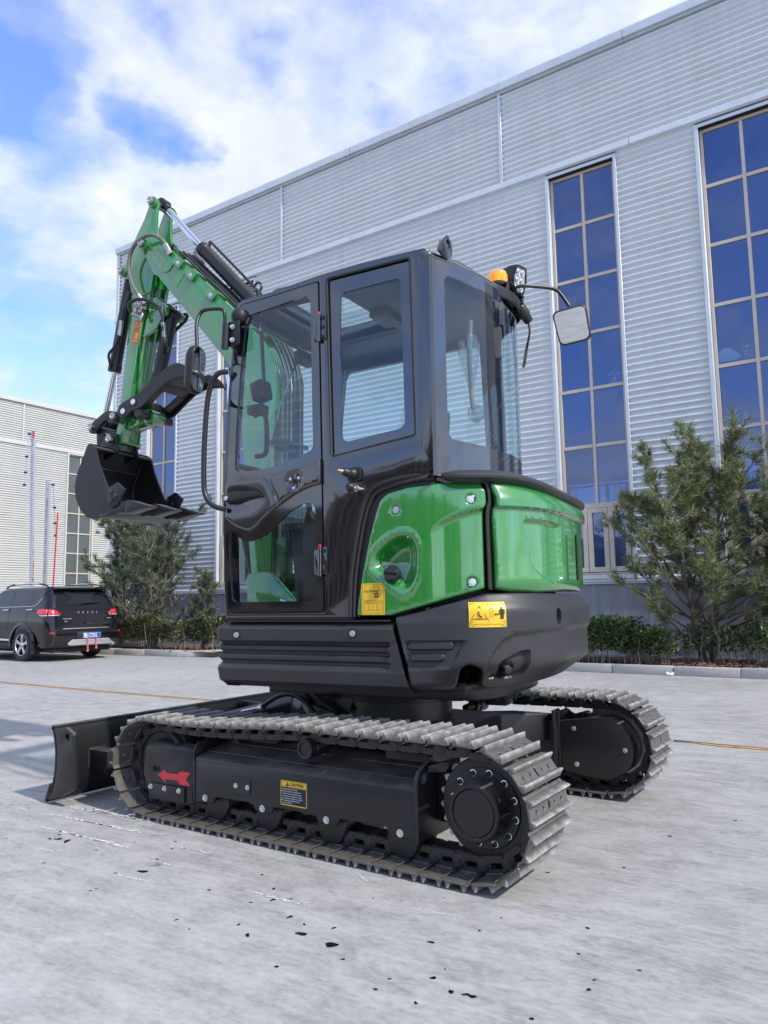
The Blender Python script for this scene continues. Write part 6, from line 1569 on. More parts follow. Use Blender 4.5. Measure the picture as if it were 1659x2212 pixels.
def hose(name, pts, r, par, mat='hose', fit=(), n=8, k=6):
    P = smooth_path(pts, k); o = obj(name, MB().tube(P, r, n), mat, par, smooth=70)
    for a in fit:                                            # steel ferrule at either end
        p, q = (Vector(P[0]), Vector(P[min(4, len(P)-1)])) if a == 0 else (Vector(P[-1]), Vector(P[-min(5, len(P))]))
        d = (q-p).normalized(); obj('hose_ferrule', MB().cyl(p-d*.012, p+d*.05, r*1.30, n=12), 'steel', par, smooth=30); obj('hose_nut', MB().cyl(p-d*.034, p-d*.012, r*1.7, n=6), 'steel', par, smooth=15)
    return o
def boom():
    ol = rpoly([(2.075, 3.60, .05), (2.03, 3.67, .05), (1.955, 3.655), (1.885, 3.605, .06), (1.797, 3.515, .06), (1.696, 3.425), (1.471, 3.203), (1.257, 2.985), (1.12, 2.85, .1), (.99, 2.72, .2), (.90, 2.52, .3), (.895, 2.30), (.905, 2.0), (.92, 1.5), (.93, 1.12, .06), (1.06, 1.12, .06), (1.10, 1.5), (1.135, 1.95), (1.165, 2.30, .3), (1.26, 2.60, .2), (1.569, 2.962), (1.783, 3.205), (1.90, 3.345, .03), (1.935, 3.36), (2.035, 3.54)], 0, 6)
    B = MB(); plates(B, ol, .092, .118)
    core = rpoly([(1.82, 3.50), (1.696, 3.405), (1.471, 3.183), (1.257, 2.965), (1.12, 2.83, .1), (1.00, 2.70, .2), (.915, 2.52, .3), (.912, 2.30), (.92, 2.0), (.935, 1.5), (.945, 1.14), (1.045, 1.14), (1.085, 1.5), (1.12, 1.95), (1.15, 2.30, .3), (1.245, 2.62, .2), (1.56, 2.985), (1.77, 3.225), (1.85, 3.34)], 0, 6)
    B.prism(core, BC-.1, BC+.1, 'y')
    b = part('boom', B, 'green', bev=.004, seg=2, smooth=35)
    re = rpoly([(1.975, 3.60, .03), (1.785, 3.465, .05), (1.745, 3.40, .05), (1.80, 3.345, .05), (1.865, 3.362), (1.955, 3.50), (2.03, 3.585)], .02, 6); plates_obj('boom_nose_plate', re, .118, .126, 'green', b)
    boss_obj('pin_boss', (2.020, 3.597), .042, .118, .150, 'green', b)
    pin('pivot_pin', (2.020, 3.597), .028, .178, b)
    w = MB(); w.tube([(1.643, BC+.119, 3.309), (1.723, BC+.119, 3.225)], .004, 6); obj('weld_seam', w, 'green', b)
    # tube clamps and hard lines along the top edge
    for t in (0.06, .32, .72):
        p = (1.70-.44*t, 3.43-.44*t); d = MB()
        V = [(p[0]+dx, BC+y, p[1]+dz) for y in (.03, .14) for dx, dz in ((-.03, -.02), (.03, .04), (.075, -.005), (.015, -.065))]
        d.add(V, [(0, 1, 2, 3), (4, 5, 6, 7), (0, 1, 5, 4), (1, 2, 6, 5), (2, 3, 7, 6), (3, 0, 4, 7)]); obj('tube_clamp', d, 'green', b, bev=.004)
        obj('clamp_bolt', MB().bolt((p[0]+.02, BC+.14, p[1]-.02), (0, 1, 0), .011, .010), 'zinc', b, smooth=25)
    for i, (y, e, r, mt) in enumerate(((.100, .028, .0085, 'satin_black'), (.072, .040, .0085, 'satin_black'), (.020, .040, .014, 'hose'), (-.02, .045, .014, 'hose'), (-.07, .04, .0085, 'satin_black'))):
        q = [(1.74, 3.47), (1.60, 3.33), (1.40, 3.135), (1.22, 2.955), (1.06, 2.82), (.95, 2.70), (.865, 2.50), (.86, 2.30), (.865, 1.9), (.88, 1.45)]
        nrm = [(-.7, .7)]*4+[(-.75, .65), (-.85, .5), (-1, .1), (-1, 0), (-1, 0), (-1, 0)]
        hose('boom_line', [(x+n_[0]*e, BC+y*(1 if j < 5 else 1.0), z+n_[1]*e) for j, ((x, z), n_) in enumerate(zip(q, nrm))], r, b, mt, k=4)
    # looped hoses at the nose
    hose('boom_hose', [(1.74, BC+.05, 3.50), (1.80, BC+.06, 3.57), (1.86, BC+.02, 3.60), (1.90, BC-.02, 3.59)], .013, b, 'grey_hose', (0,))
    hose('boom_hose', [(1.66, BC-.05, 3.47), (1.72, BC-.06, 3.55), (1.70, BC-.08, 3.585), (1.62, BC-.08, 3.545), (1.57, BC-.07, 3.45)], .012, b, 'grey_hose', (0, 1))
    # riser hoses that pass behind the cab door, each in its steel end
    for y, x, z0 in ((-.02, .86, 2.52), (.05, .83, 2.46)):
        P = smooth_path([(x+.06, BC+y, 2.62), (x+.02, BC+y, 2.5), (x, BC+y, 2.30), (x, BC+y, 2.14)], 8); rr = [.015 if i % 2 else .011 for i in range(len(P))]; obj('sprung_hose', MB().tube(P, rr, 8), 'steel', b, smooth=50)
        obj('hose_ferrule', MB().cyl((x, BC+y, 2.14), (x, BC+y, 2.05), .014, n=10), 'steel', b)
    for i in range(6):
        y = -.08+.045*i; hose('swing_hose', [(.80, BC+y, 1.62), (.80, BC+y, 1.50), (.77, BC+y, 1.36), (.68, BC+y*.9, 1.24), (.60, BC+y*.8+.05, 1.16)], .014, b, 'hose', (0,))
    obj('hose_bracket', MB().box(.79, .90, BC-.10, BC+.20, 2.02, 2.045), 'satin_black', b, bev=.004)
    # swing post and lift cylinder
    sp = MB(); sp.cyl((.74, BC, .64), (.74, BC, 1.02), .085, n=24); sp.prism(rpoly([(.66, .72), (1.06, 1.00), (1.08, 1.24), (.90, 1.24), (.66, 1.0)], .05, 4), BC-.17, BC-.125, 'y'); sp.prism(rpoly([(.66, .72), (1.06, 1.00), (1.08, 1.24), (.90, 1.24), (.66, 1.0)], .05, 4), BC+.125, BC+.17, 'y'); sp.box(.52, .74, BC-.10, BC+.10, .64, .74)
    part('swing_post', sp, 'green', bev=.006)
    c = MB().cyl((1.06, BC, .98), (1.30, BC, 1.90), .048, n=24); bc = part('lift_cylinder', c, 'satin_black'); obj('lift_rod', MB().cyl((1.30, BC, 1.90), (1.36, BC, 2.62), .026, n=18), 'chrome', bc)
    # arm cylinder on top of the boom
    a0, a1, a2 = Vector((1.00, BC, 2.875)), Vector((1.607, BC, 3.530)), Vector((1.972, BC, 3.945))
    d = (a1-a0).normalized(); ac = MB().lathe([(.03, 0), (.046, .01), (.047, (a1-a0).length-.05), (.050, (a1-a0).length-.045), (.050, (a1-a0).length-.004), (.046, (a1-a0).length), (.022, (a1-a0).length)], a0, d, 28, cap=False); ac.cyl((1.0, BC-.04, 2.87), (1.0, BC+.04, 2.87), .05, n=22)
    A = part('arm_cylinder', ac, 'satin_black', smooth=30); obj('cylinder_rod', MB().cyl(a1, a2, .023, n=22), 'chrome', A)
    e = MB(); e.cyl((a2.x, BC-.035, a2.z), (a2.x, BC+.035, a2.z), .04, n=22); e.cyl(a2-d*.075, a2, .029, n=16); obj('rod_eye', e, 'satin_black', A)
    n_ = Vector((-d.z, 0, d.x))
    hose('feed_pipe', [tuple(a1-d*.05+n_*.046), tuple(a1-d*.03+n_*.072), tuple(a1-d*.08+n_*.075), tuple(a0+d*.35+n_*.075), tuple(a0+d*.05+n_*.07)], .009, A, 'satin_black', k=3)
    plates_obj('boom_lug', rpoly([(1.12, 2.84), (1.02, 2.74), (.95, 2.86, .04), (1.0, 2.925, .04)], .02, 4), .045, .07, 'green', b)
boom()

def arm():
    near = rpoly([(2.028, 3.92, .035), (1.985, 3.966, .04), (1.943, 3.935, .035), (1.962, 3.84), (1.962, 3.73, .15), (1.935, 3.62, .1), (1.95, 3.50), (2.000, 3.25), (2.004, 3.20), (2.192, 3.20), (2.186, 3.30), (2.215, 3.40), (2.300, 3.43, .04), (2.290, 3.495, .04), (2.248, 3.53, .1), (2.190, 3.636, .2), (2.143, 3.72), (2.073, 3.823)], 0, 5)
    A = MB(); plates(A, near, .060, .084)
    top = rpoly([(2.02, 3.62), (1.99, 3.45), (2.02, 3.24), (2.18, 3.24), (2.18, 3.34), (2.17, 3.55)], .01, 3); A.prism(top, BC-.066, BC+.066, 'y')
    box = rpoly([(2.192, 3.24), (2.00, 3.25), (2.066, 3.085), (2.100, 2.90), (2.170, 2.527), (2.222, 2.33, .05), (2.240, 2.19, .02), (2.315, 2.19, .02), (2.306, 2.26), (2.278, 2.375), (2.221, 2.853)], 0, 4)
    A.prism(box, BC-.082, BC+.082, 'y')
    a = part('arm', A, 'green', bev=.005, seg=2, smooth=35)
    w = MB(); w.tube([(2.002, BC+.085, 3.255), (2.10, BC+.087, 3.245), (2.192, BC+.085, 3.225)], .006, 6)
    for s in (1, -1): w.tube([(p[0]+.004, BC+s*.083, p[1]) for p in ((2.012, 3.22), (2.066, 3.085), (2.10, 2.90), (2.17, 2.527), (2.215, 2.36))], .006, 6)
    obj('weld_seam', w, 'green', a)
    boss_obj('pin_boss', (1.985, 3.925), .040, .084, .105, 'green', a); boss_obj('pin_boss', (2.265, 3.465), .036, .084, .104, 'green', a)
    pin('arm_top_pin', (1.985, 3.925), .026, .132, a); pin('cylinder_pin', (2.265, 3.465), .024, .128, a)
    # thumb cylinder bracket on the back
    plates_obj('thumb_bracket', rpoly([(2.010, 3.215), (1.955, 3.215), (1.835, 3.115, .03), (1.850, 3.065, .03), (1.90, 3.055), (1.945, 2.985), (2.08, 2.93)], .015, 4), .055, .075, 'green', a); boss_obj('pin_boss', (1.872, 3.098), .034, .075, .095, 'green', a)
    pin('thumb_pin', (1.872, 3.098), .022, .115, a)
    # lower cross tube carrying the thumb
    t = MB().cyl((2.02, BC-.062, 2.365), (2.02, BC+.062, 2.365), .052, n=28); t.prism(rpoly([(2.19, 2.43), (2.06, 2.41, .02), (2.02, 2.365, .02), (2.07, 2.315, .02), (2.225, 2.29)], .01, 4), BC-.06, BC+.06, 'y')
    obj('thumb_boss', t, 'green', a, bev=.005)
    # hydraulic block with loops
    fb = MB(); fb.box(2.035, 2.10, BC+.085, BC+.135, 3.10, 3.175); fb.cyl((2.085, BC+.11, 3.175), (2.085, BC+.11, 3.205), .013, n=12); fb.cyl((2.048, BC+.11, 3.10), (2.048, BC+.11, 3.065), .013, n=12); fb.cyl((2.06, BC+.135, 3.14), (2.06, BC+.16, 3.14), .016, n=6); fb.cyl((2.035, BC+.11, 3.135), (2.01, BC+.11, 3.135), .013, n=12)
    obj('valve_block', fb, 'steel', a, bev=.003)
    hose('arm_hose', [(1.79, BC+.13, 3.50), (1.84, BC+.15, 3.585), (1.933, BC+.17, 3.630), (2.043, BC+.17, 3.610), (2.121, BC+.16, 3.548), (2.147, BC+.15, 3.442), (2.118, BC+.15, 3.336), (2.075, BC+.14, 3.25), (2.04, BC+.12, 3.19)], .0135, a, 'grey_hose', (0, 1))
    hose('arm_hose', [(2.060, BC+.13, 3.075), (2.105, BC+.16, 3.105), (2.100, BC+.18, 3.155), (2.045, BC+.18, 3.175), (1.98, BC+.17, 3.168), (1.905, BC+.15, 3.130), (1.850, BC+.14, 3.075), (1.835, BC+.13, 3.02), (1.838, BC+.12, 2.93)], .012, a, 'hose', (0,))
    obj('hose_ferrule', MB().cyl((1.836, BC+.125, 2.99), (1.840, BC+.10, 2.87), .015, n=12), 'steel', a); obj('hose_elbow', MB().tube(smooth_path([(1.840, BC+.10, 2.89), (1.842, BC+.10, 2.84), (1.865, BC+.06, 2.825), (1.90, BC+.03, 2.825)], 4), .019, 10), 'satin_black', a)
    hose('arm_hose', [(1.93, BC-.10, 3.09), (1.885, BC-.12, 3.135), (1.842, BC-.12, 3.128), (1.845, BC-.11, 3.085), (1.895, BC-.10, 3.045), (1.945, BC-.09, 3.0)], .012, a, 'hose'); obj('hose_ferrule', MB().cyl((1.945, BC-.09, 3.02), (1.962, BC-.085, 2.90), .014, n=12), 'steel', a); hose('thumb_pipe', [(1.962, BC-.085, 2.92), (1.975, BC-.085, 2.84), (2.0, BC-.07, 2.72), (2.01, BC-.05, 2.66)], .010, a, 'satin_black')
    # bucket cylinder in front
    p0, p1, p2 = Vector((2.275, BC, 3.465)), Vector((2.425, BC, 2.760)), Vector((2.53, BC, 2.345)); d = (p1-p0).normalized(); L = (p1-p0).length
    c = MB().lathe([(.028, .02), (.043, .03), (.044, L-.06), (.048, L-.055), (.048, L-.004), (.043, L), (.02, L)], p0, d, 28, cap=False); c.cyl((2.265, BC-.05, 3.465), (2.265, BC+.05, 3.465), .045, n=20)
    C = part('bucket_cylinder', c, 'satin_black', smooth=30); obj('cylinder_rod', MB().cyl(p1, p2, .021, n=20), 'chrome', C); obj('rod_eye', MB().cyl((p2.x, BC-.035, p2.z), (p2.x, BC+.035, p2.z), .038, n=20), 'satin_black', C)
    P = smooth_path([(2.199, BC+.09, 3.30), (2.226, BC+.095, 3.22), (2.250, BC+.10, 3.113), (2.262, BC+.10, 3.05)], 9); obj('sprung_hose', MB().tube(P, [.013 if i % 2 else .010 for i in range(len(P))], 8), 'hose', C, smooth=50)
    obj('hose_ferrule', MB().cyl((2.258, BC+.10, 3.09), (2.276, BC+.10, 2.98), .0155, n=12), 'steel', C); obj('hose_elbow', MB().cyl((2.276, BC+.10, 2.985), (2.300, BC+.095, 2.93), .018, n=12), 'satin_black', C)
    hose('feed_pipe', [(2.30, BC+.095, 2.935), (2.345, BC+.085, 2.905), (2.385, BC+.08, 2.885), (2.405, BC+.075, 2.855), (2.402, BC+.06, 2.80), (2.41, BC+.05, 2.775)], .010, C, 'satin_black')
    # thumb cylinder
    q0, q1, q2 = Vector((1.872, BC, 3.098)), Vector((2.0, BC, 2.60)), Vector((2.035, BC, 2.445)); d = (q1-q0).normalized(); L = (q1-q0).length
    c = MB().lathe([(.028, .02), (.045, .03), (.046, L-.05), (.049, L-.045), (.049, L-.004), (.044, L), (.02, L)], q0, d, 28, cap=False); c.cyl((1.872, BC-.05, 3.098), (1.872, BC+.05, 3.098), .043, n=20)
    C = part('thumb_cylinder', c, 'satin_black', smooth=30); obj('cylinder_rod', MB().cyl(q1, q2, .024, n=18), 'chrome', C); obj('rod_eye', MB().cyl((q2.x, BC-.05, q2.z), (q2.x, BC+.05, q2.z), .038, n=20), 'satin_black', C)
arm()

def thumb():
    up = [(2.206, 2.395), (2.185, 2.443), (2.107, 2.474), (2.013, 2.503), (1.922, 2.549), (1.788, 2.634), (1.685, 2.664), (1.626, 2.651), (1.575, 2.618), (1.535, 2.575), (1.500, 2.520)]
    lo = [(1.512, 2.530), (1.545, 2.557), (1.600, 2.565), (1.660, 2.567), (1.712, 2.562), (1.770, 2.542), (1.84, 2.500), (1.91, 2.452), (1.979, 2.404), (2.08, 2.385), (2.125, 2.352), (2.18, 2.345)]
    up = [tuple(p[:2]) for p in smooth_path([(x, z, 0) for x, z in up], 4)]
    teeth = []
    L = resample(lo[1:6], .0125, False)
    for i, p in enumerate(L): teeth.append((p[0], p[1]-(.010 if i % 2 else 0)))
    ol = up+[lo[0]]+teeth+lo[6:]
    T = MB(); plates(T, ol, .150, .166)
    t = part('thumb', T, 'satin_black', bev=.0025, seg=1, smooth=35)
    cp = MB(); q = [(1.955, 2.43), (1.85, 2.500), (1.77, 2.555), (1.70, 2.575)]
    for (a, b) in zip(q[2:-1], q[3:]): pass
    def strip(a, b, y0, y1):
        n_ = (b[1]-a[1], a[0]-b[0]); l = math.hypot(*n_); n_ = (n_[0]/l*.012, n_[1]/l*.012)
        cp.prism([a, b, (b[0]+n_[0], b[1]+n_[1]), (a[0]+n_[0], a[1]+n_[1])], y0, y1, 'y')
    strip((1.80, 2.550), (1.66, 2.590), BC-.15, BC+.15); strip((2.0, 2.42), (1.86, 2.51), BC-.15, BC-.06); strip((1.86, 2.51), (1.80, 2.55), BC-.15, BC+.15); strip((2.0, 2.42), (1.86, 2.51), BC+.08, BC+.15)
    obj('thumb_web', cp, 'satin_black', t, bev=.003)
    for nm, p in (('thumb_pivot', (2.150, 2.394)), ('thumb_rod_pin', (2.055, 2.448))):
        o = MB().cyl((p[0], BC-.17, p[1]), (p[0], BC+.17, p[1]), .030, n=20); obj(nm, o, 'satin_black', t)
        o = MB().lathe([(.021, 0), (.021, .004), (.018, .007), (.001, .007)], (p[0], BC+.167, p[1]), (0, 1, 0), 20, cap=False); obj('pin_head', o, 'zinc', t, smooth=30)
    obj('cross_tube', MB().cyl((2.02, BC-.16, 2.365), (2.02, BC+.16, 2.365), .030, n=20), 'satin_black', t)
thumb()

def bucket():
    HW = .27
    sd = [(2.372, 2.165, .03), (2.340, 2.170, .02), (2.300, 2.145, .02), (2.280, 2.097), (2.262, 2.04), (2.235, 1.978), (2.167, 1.846), (2.117, 1.769), (2.050, 1.727), (2.060, 1.690), (2.121, 1.665), (2.174, 1.645), (2.301, 1.640), (2.357, 1.655, .03), (2.424, 1.710, .06), (2.474, 1.795, .08), (2.486, 1.884, .08), (2.468, 1.965), (2.410, 2.085)]
    ol = rpoly(sd, .01, 4)
    S = MB()
    for s in (1, -1): a, b = sorted((BC+s*(HW-.016), BC+s*HW)); S.prism(ol, a, b, 'y')
    sh = [(2.345, 2.168), (2.395, 2.095), (2.455, 1.97), (2.474, 1.884), (2.462, 1.80), (2.415, 1.722), (2.352, 1.668), (2.300, 1.652), (2.174, 1.657), (2.085, 1.690)]
    sh = [tuple(p[:2]) for p in smooth_path([(x, z, 0) for x, z in sh], 3)]
    inn = [(x-.011*1.0 if z > 1.7 else x, z+(.010 if z < 1.8 else 0)) for x, z in sh]
    S.prism(sh+inn[::-1], BC-HW+.014, BC+HW-.014, 'y')
    b = part('bucket', S, 'satin_black', bev=.003, seg=1, smooth=35)
    obj('bucket_lip', MB().prism([(2.235, 1.643), (2.235, 1.662), (2.10, 1.695), (2.065, 1.686), (2.07, 1.672), (2.14, 1.648)], BC-HW-.004, BC+HW+.004, 'y'), 'satin_black', b, bev=.003)
    obj('top_plate', MB().prism([(2.375, 2.15), (2.36, 2.168), (2.285, 2.135), (2.29, 2.122)], BC-HW+.012, BC+HW-.012, 'y'), 'satin_black', b, bev=.002)
    w = MB()
    for s in (1, -1): w.tube([(x-.012, BC+s*(HW-.02), z+.006) for x, z in sh[2:-2]], .006, 6)
    w.tube([(2.39, BC+HW-.02, 2.02), (2.39, BC-HW+.02, 2.02)], .004, 5); obj('weld_seam', w, 'dark_steel', b)
    # side cutters with three bolts, on both cheeks
    sc_ = rpoly([(2.150, 1.834), (2.064, 1.872), (1.990, 1.816), (2.052, 1.718), (2.112, 1.697), (2.152, 1.730)], .008, 3)
    for s in (1, -1):
        a, c = sorted((BC+s*HW, BC+s*(HW+.016))); k = obj('side_cutter', MB().prism(sc_, a, c, 'y'), 'satin_black', b, bev=.003)
        for p in ((2.122, 1.808), (2.074, 1.780), (2.118, 1.748)):
            obj('cutter_bolt', MB().lathe([(.016, 0), (.016, .005), (.012, .009), (.001, .009)], (p[0], BC+s*(HW+.016), p[1]), (0, s, 0), 16, cap=False), 'dark_steel', b, smooth=30)
            obj('cutter_nut', MB().bolt((p[0], BC+s*(HW-.016), p[1]), (0, -s, 0), .012, .012), 'dark_steel', b, smooth=25)
    # three teeth with adapters
    for y in (BC+.235, BC, BC-.235):
        ad = MB()
        def sect(x, w_, z0, z1): return [(x, y-w_, z0), (x, y+w_, z0), (x, y+w_, z1), (x, y-w_, z1)]
        ad.grid([sect(2.20, .026, 1.672, 1.695), sect(2.14, .034, 1.664, 1.722), sect(2.02, .040, 1.664, 1.738), sect(1.975, .036, 1.668, 1.734)], closed=True); ad.f += [(0, 1, 2, 3), (12, 13, 14, 15)]
        t = obj('tooth_adapter', ad, 'satin_black', b, bev=.004)
        tt = MB(); tt.grid([sect(1.995, .042, 1.656, 1.742), sect(1.95, .045, 1.660, 1.744), sect(1.88, .043, 1.674, 1.722), sect(1.782, .040, 1.688, 1.695)], closed=True); tt.f += [(0, 1, 2, 3), (12, 13, 14, 15)]
        obj('bucket_tooth', tt, 'satin_black', b, bev=.003); obj('tooth_pin', MB().cyl((1.972, y-.040, 1.69), (1.972, y+.040, 1.69), .010, n=12), 'dark_steel', b)
        obj('tooth_wear', MB().box(1.785, 1.84, y-.030, y+.030, 1.6935, 1.6985), 'steel', b, bev=.001, seg=1)
    # hanger ears and linkage
    ear = rpoly([(2.475, 2.315, .02), (2.430, 2.330, .02), (2.405, 2.285), (2.385, 2.262), (2.345, 2.258, .02), (2.315, 2.272, .04), (2.262, 2.222, .04), (2.275, 2.175), (2.258, 2.128), (2.440, 2.070), (2.465, 2.20)], .01, 4)
    plates_obj('hanger_ear', ear, .088, .104, 'satin_black', b, .003, [circle((2.437, 2.19), .012, 12)])
    boss_obj('pin_boss', (2.312, 2.222), .046, .084, .112, 'satin_black', b); boss_obj('pin_boss', (2.482, 2.325), .036, .09, .118, 'satin_black', b)
    pin('bucket_pin', (2.312, 2.222), .026, .150, b); pin('link_pin', (2.482, 2.325), .024, .165, b)
    lk = MB(); ol = [tuple(p[:2]) for p in smooth_path([(2.515, 2.320, 0), (2.490, 2.358, 0), (2.443, 2.385, 0), (2.360, 2.425, 0), (2.285, 2.420, 0), (2.235, 2.385, 0), (2.235, 2.345, 0), (2.275, 2.335, 0), (2.33, 2.362, 0), (2.388, 2.348, 0), (2.440, 2.295, 0), (2.475, 2.280, 0), (2.510, 2.292, 0)], 4, True)]
    L_ = part('link_spacer', MB().cyl((2.40, BC-.12, 2.352), (2.40, BC+.12, 2.352), .034, n=18), 'satin_black'); plates_obj('bucket_link', ol, .116, .132, 'satin_black', L_)
    pin('link_pin', (2.262, 2.378), .024, .165, L_); boss_obj('pin_boss', (2.262, 2.378), .036, .132, .142, 'satin_black', L_)
bucket()

# ------------------------------------------------------------------ stickers (thin foil with print)
def sticker(name, par, ol, mapf, mat, prints, rot=None, label=None):
    """ol in the sticker's (u, v); prints: list of (material, builder(mb, f)) with f(u, v, lift)"""
    base = MB(); n = len(ol); base.add([mapf(u, v, .0008) for u, v in ol], [tuple(range(n))])
    s = obj(name, base, mat, par, smooth=0, recalc=False, label=label)
    for pm, fn in prints:
        mb = MB(); fn(mb, lambda u, v: mapf(u, v, .0016)); obj('sticker_print', mb, pm, par, smooth=0, recalc=False)
    return s
def frame_rect(mb, f, u0, v0, u1, v1, w):
    for a in ((u0, v0, u1, v0+w), (u0, v1-w, u1, v1), (u0, v0+w, u0+w, v1-w), (u1-w, v0+w, u1, v1-w)): rect(mb, f, *a)
def rect(mb, f, u0, v0, u1, v1): mb.add([f(u0, v0), f(u1, v0), f(u1, v1), f(u0, v1)], [(0, 1, 2, 3)])
def poly(mb, f, pts): mb.add([f(*p) for p in pts], [tuple(range(len(pts)))])
def line2(mb, f, a, b, w):
    dx, dy = b[0]-a[0], b[1]-a[1]; l = math.hypot(dx, dy) or 1; nx, ny = -dy/l*w/2, dx/l*w/2
    poly(mb, f, [(a[0]+nx, a[1]+ny), (a[0]-nx, a[1]-ny), (b[0]-nx, b[1]-ny), (b[0]+nx, b[1]+ny)])
def tri_frame(mb, f, c, r, w):
    P = [(c[0]+r*math.cos(t), c[1]+r*math.sin(t)) for t in (PI/2, PI*7/6, PI*11/6)]
    for i in range(3): line2(mb, f, P[i], P[(i+1) % 3], w)
def man(mb, f, x, y, h):
    poly(mb, f, circle((x, y+h*.90), h*.09, 12)); rect(mb, f, x-h*.13, y+h*.42, x+h*.13, y+h*.79); rect(mb, f, x-h*.12, y, x-h*.02, y+h*.43); rect(mb, f, x+h*.02, y, x+h*.12, y+h*.43); rect(mb, f, x-h*.21, y+h*.40, x-h*.15, y+h*.77); rect(mb, f, x+h*.15, y+h*.40, x+h*.21, y+h*.77)
def arrow2(mb, f, x0, x1, y, s):
    rect(mb, f, x0+s, y-s*.22, x1-s, y+s*.22); poly(mb, f, [(x0, y), (x0+s*1.4, y-s*.9), (x0+s*1.4, y+s*.9)]); poly(mb, f, [(x1, y), (x1-s*1.4, y+s*.9), (x1-s*1.4, y-s*.9)])
def stickers():
    # filler sticker: u runs to the right in the picture = backwards along the path
    s0, z0 = .836, .994
    f1 = lambda u, v, l: tuple(on_path(s0+u, z0+v, .0045+l))
    def p1(mb, f):
        frame_rect(mb, f, .006, .006, .110, .132, .0012)
        put_text(mb, 'FUEL TANK', .013, .098, .0125, f, bold=.01, sx=.80)
        frame_rect(mb, f, .015, .018, .103, .064, .0010); rect(mb, f, .058, .018, .0592, .064); rect(mb, f, .015, .050, .103, .0512)
        for i, t_ in enumerate(('0°C', '-5°C', '-14°C', '-29°C')): put_text(mb, t_, .030, .043-i*.0075, .0062, f); put_text(mb, ('0#', '-10#', '-20#', '-35#')[i], .074, .043-i*.0075, .0062, f)
        put_text(mb, 'LOWEST AIR', .018, .058, .0052, f); put_text(mb, 'TEMPERATURE', .018, .0525, .0046, f); put_text(mb, 'DIESEL GRADE', .061, .0552, .0052, f)
        rect(mb, f, .064, .074, .086, .106); frame_rect(mb, f, .064, .106, .086, .124, .0015)
        line2(mb, f, (.087, .118), (.093, .113), .0012); line2(mb, f, (.093, .113), (.093, .085), .0012); line2(mb, f, (.093, .085), (.088, .080), .0012)
    def p1w(mb, f):
        poly(mb, lambda u, v: f1(u, v, .0022), circle((.070, .099), .0030, 10)); poly(mb, lambda u, v: f1(u, v, .0022), circle((.080, .099), .0030, 10))
        poly(mb, lambda u, v: f1(u, v, .0022), [(.068, .089), (.0715, .083), (.075, .081), (.0785, .083), (.082, .089), (.0785, .087), (.075, .086), (.0715, .087)])
    sticker('fuel_sticker', PANEL, rpoly([(0, 0), (.116, 0), (.116, .138), (0, .138)], .005, 3), f1, 'yellow', [('print_brown', p1), ('yellow', p1w)])
    # keep-clear sticker on the counterweight
    CWo = bpy.data.objects['counterweight']; s1, z1 = 1.318, .938
    f2 = lambda u, v, l: tuple(on_path(s1+u, z1+v-.004*(v > .2), float(.038*(1.0)*sstep(np.array(s1+u), 1.06, 1.42)*.84+.0062-.035*float(sstep(np.array(z1+v), 1.0, 1.085)))*1.0+.002+l))
    def p2(mb, f):
        frame_rect(mb, f, .005, .005, .143, .100, .0012); rect(mb, f, .005, .022, .143, .0232); rect(mb, f, .076, .022, .0772, .100)
        tri_frame(mb, f, (.041, .052), .036, .0022); line2(mb, f, (.032, .058), (.050, .040), .0025); line2(mb, f, (.030, .048), (.052, .046), .002); line2(mb, f, (.041, .060), (.043, .036), .002); poly(mb, f, circle((.037, .062), .0035, 10)); line2(mb, f, (.020, .038), (.062, .038), .001)
        frame_rect(mb, f, .082, .042, .094, .080, .001); arrow2(mb, f, .098, .119, .054, .0055); man(mb, f, .130, .034, .052)
        put_text(mb, 'FOR YOUR SAFETY, IT IS STRICTLY PROHIBIT TO STAND IN ROTATION RANGE', .009, .0105, .0062, f, sx=.58, bold=.01)
    ol = [(x, y) for x, y in resample(rpoly([(0, 0), (.148, 0), (.148, .105), (0, .105)], .005, 3), .012)]
    base = MB()
    nx, ny = 26, 14; base.grid([[f2(.148*i/nx, .105*j/ny, .0008) for i in range(nx+1)] for j in range(ny+1)]); obj('rotation_sticker', base, 'yellow', CWo, smooth=60, recalc=False)
    mb = MB(); p2(mb, lambda u, v: f2(u, v, .0042)); obj('sticker_print', mb, 'print_black', CWo, smooth=0, recalc=False)
    # track frame: caution plate and red travel arrow (undercarriage frame, u backwards)
    y = .75+.112
    f3 = lambda u, v, l: (.081-u, y+l, .174+v)
    def p3(mb, f): rect(mb, f, .004, .005, .146, .077)
    def p3t(mb, f):
        rows = ['Adjustment and operation for track adjuster', 'The spring in track adjuster is bearing huge force and', 'the pressure in cylinder is very high, therefore it might', 'cause personal injury during adjustment, error operating', 'is extremely dangerous during adjustment or disassembly.', 'Track expanding accessory adjustment should be', 'processed by professionals.']
        g = lambda u, v: f3(u, v, .0024)
        for i, t_ in enumerate(rows): put_text(mb, t_, .013, .0675-i*.0096, .0078, g, sx=.62, bold=.012)
        for v in (.0605, .0225): poly(mb, g, circle((.0085, v), .0026, 10))
    def p3b(mb, f):
        put_text(mb, 'CAUTION', .056, .0855, .0165, f, bold=.03); poly(mb, f, [(.036, .0820), (.058-.002, .0820), (.0465, .1005)][:0] or [(.030, .0825), (.050, .0825), (.040, .1005)]); frame_rect(mb, f, .0028, .080, .1472, .1025, .001)
    def p3e(mb, f): g = lambda u, v: f3(u, v, .0024); rect(mb, g, .0390, .0885, .0410, .0955); rect(mb, g, .0390, .0845, .0410, .0868)
    sticker('caution_sticker', TF, rpoly([(0, 0), (.150, 0), (.150, .105), (0, .105)], .006, 3), f3, 'yellow', [('print_navy', p3), ('print_white', p3t), ('print_black', p3b), ('yellow', p3e)])
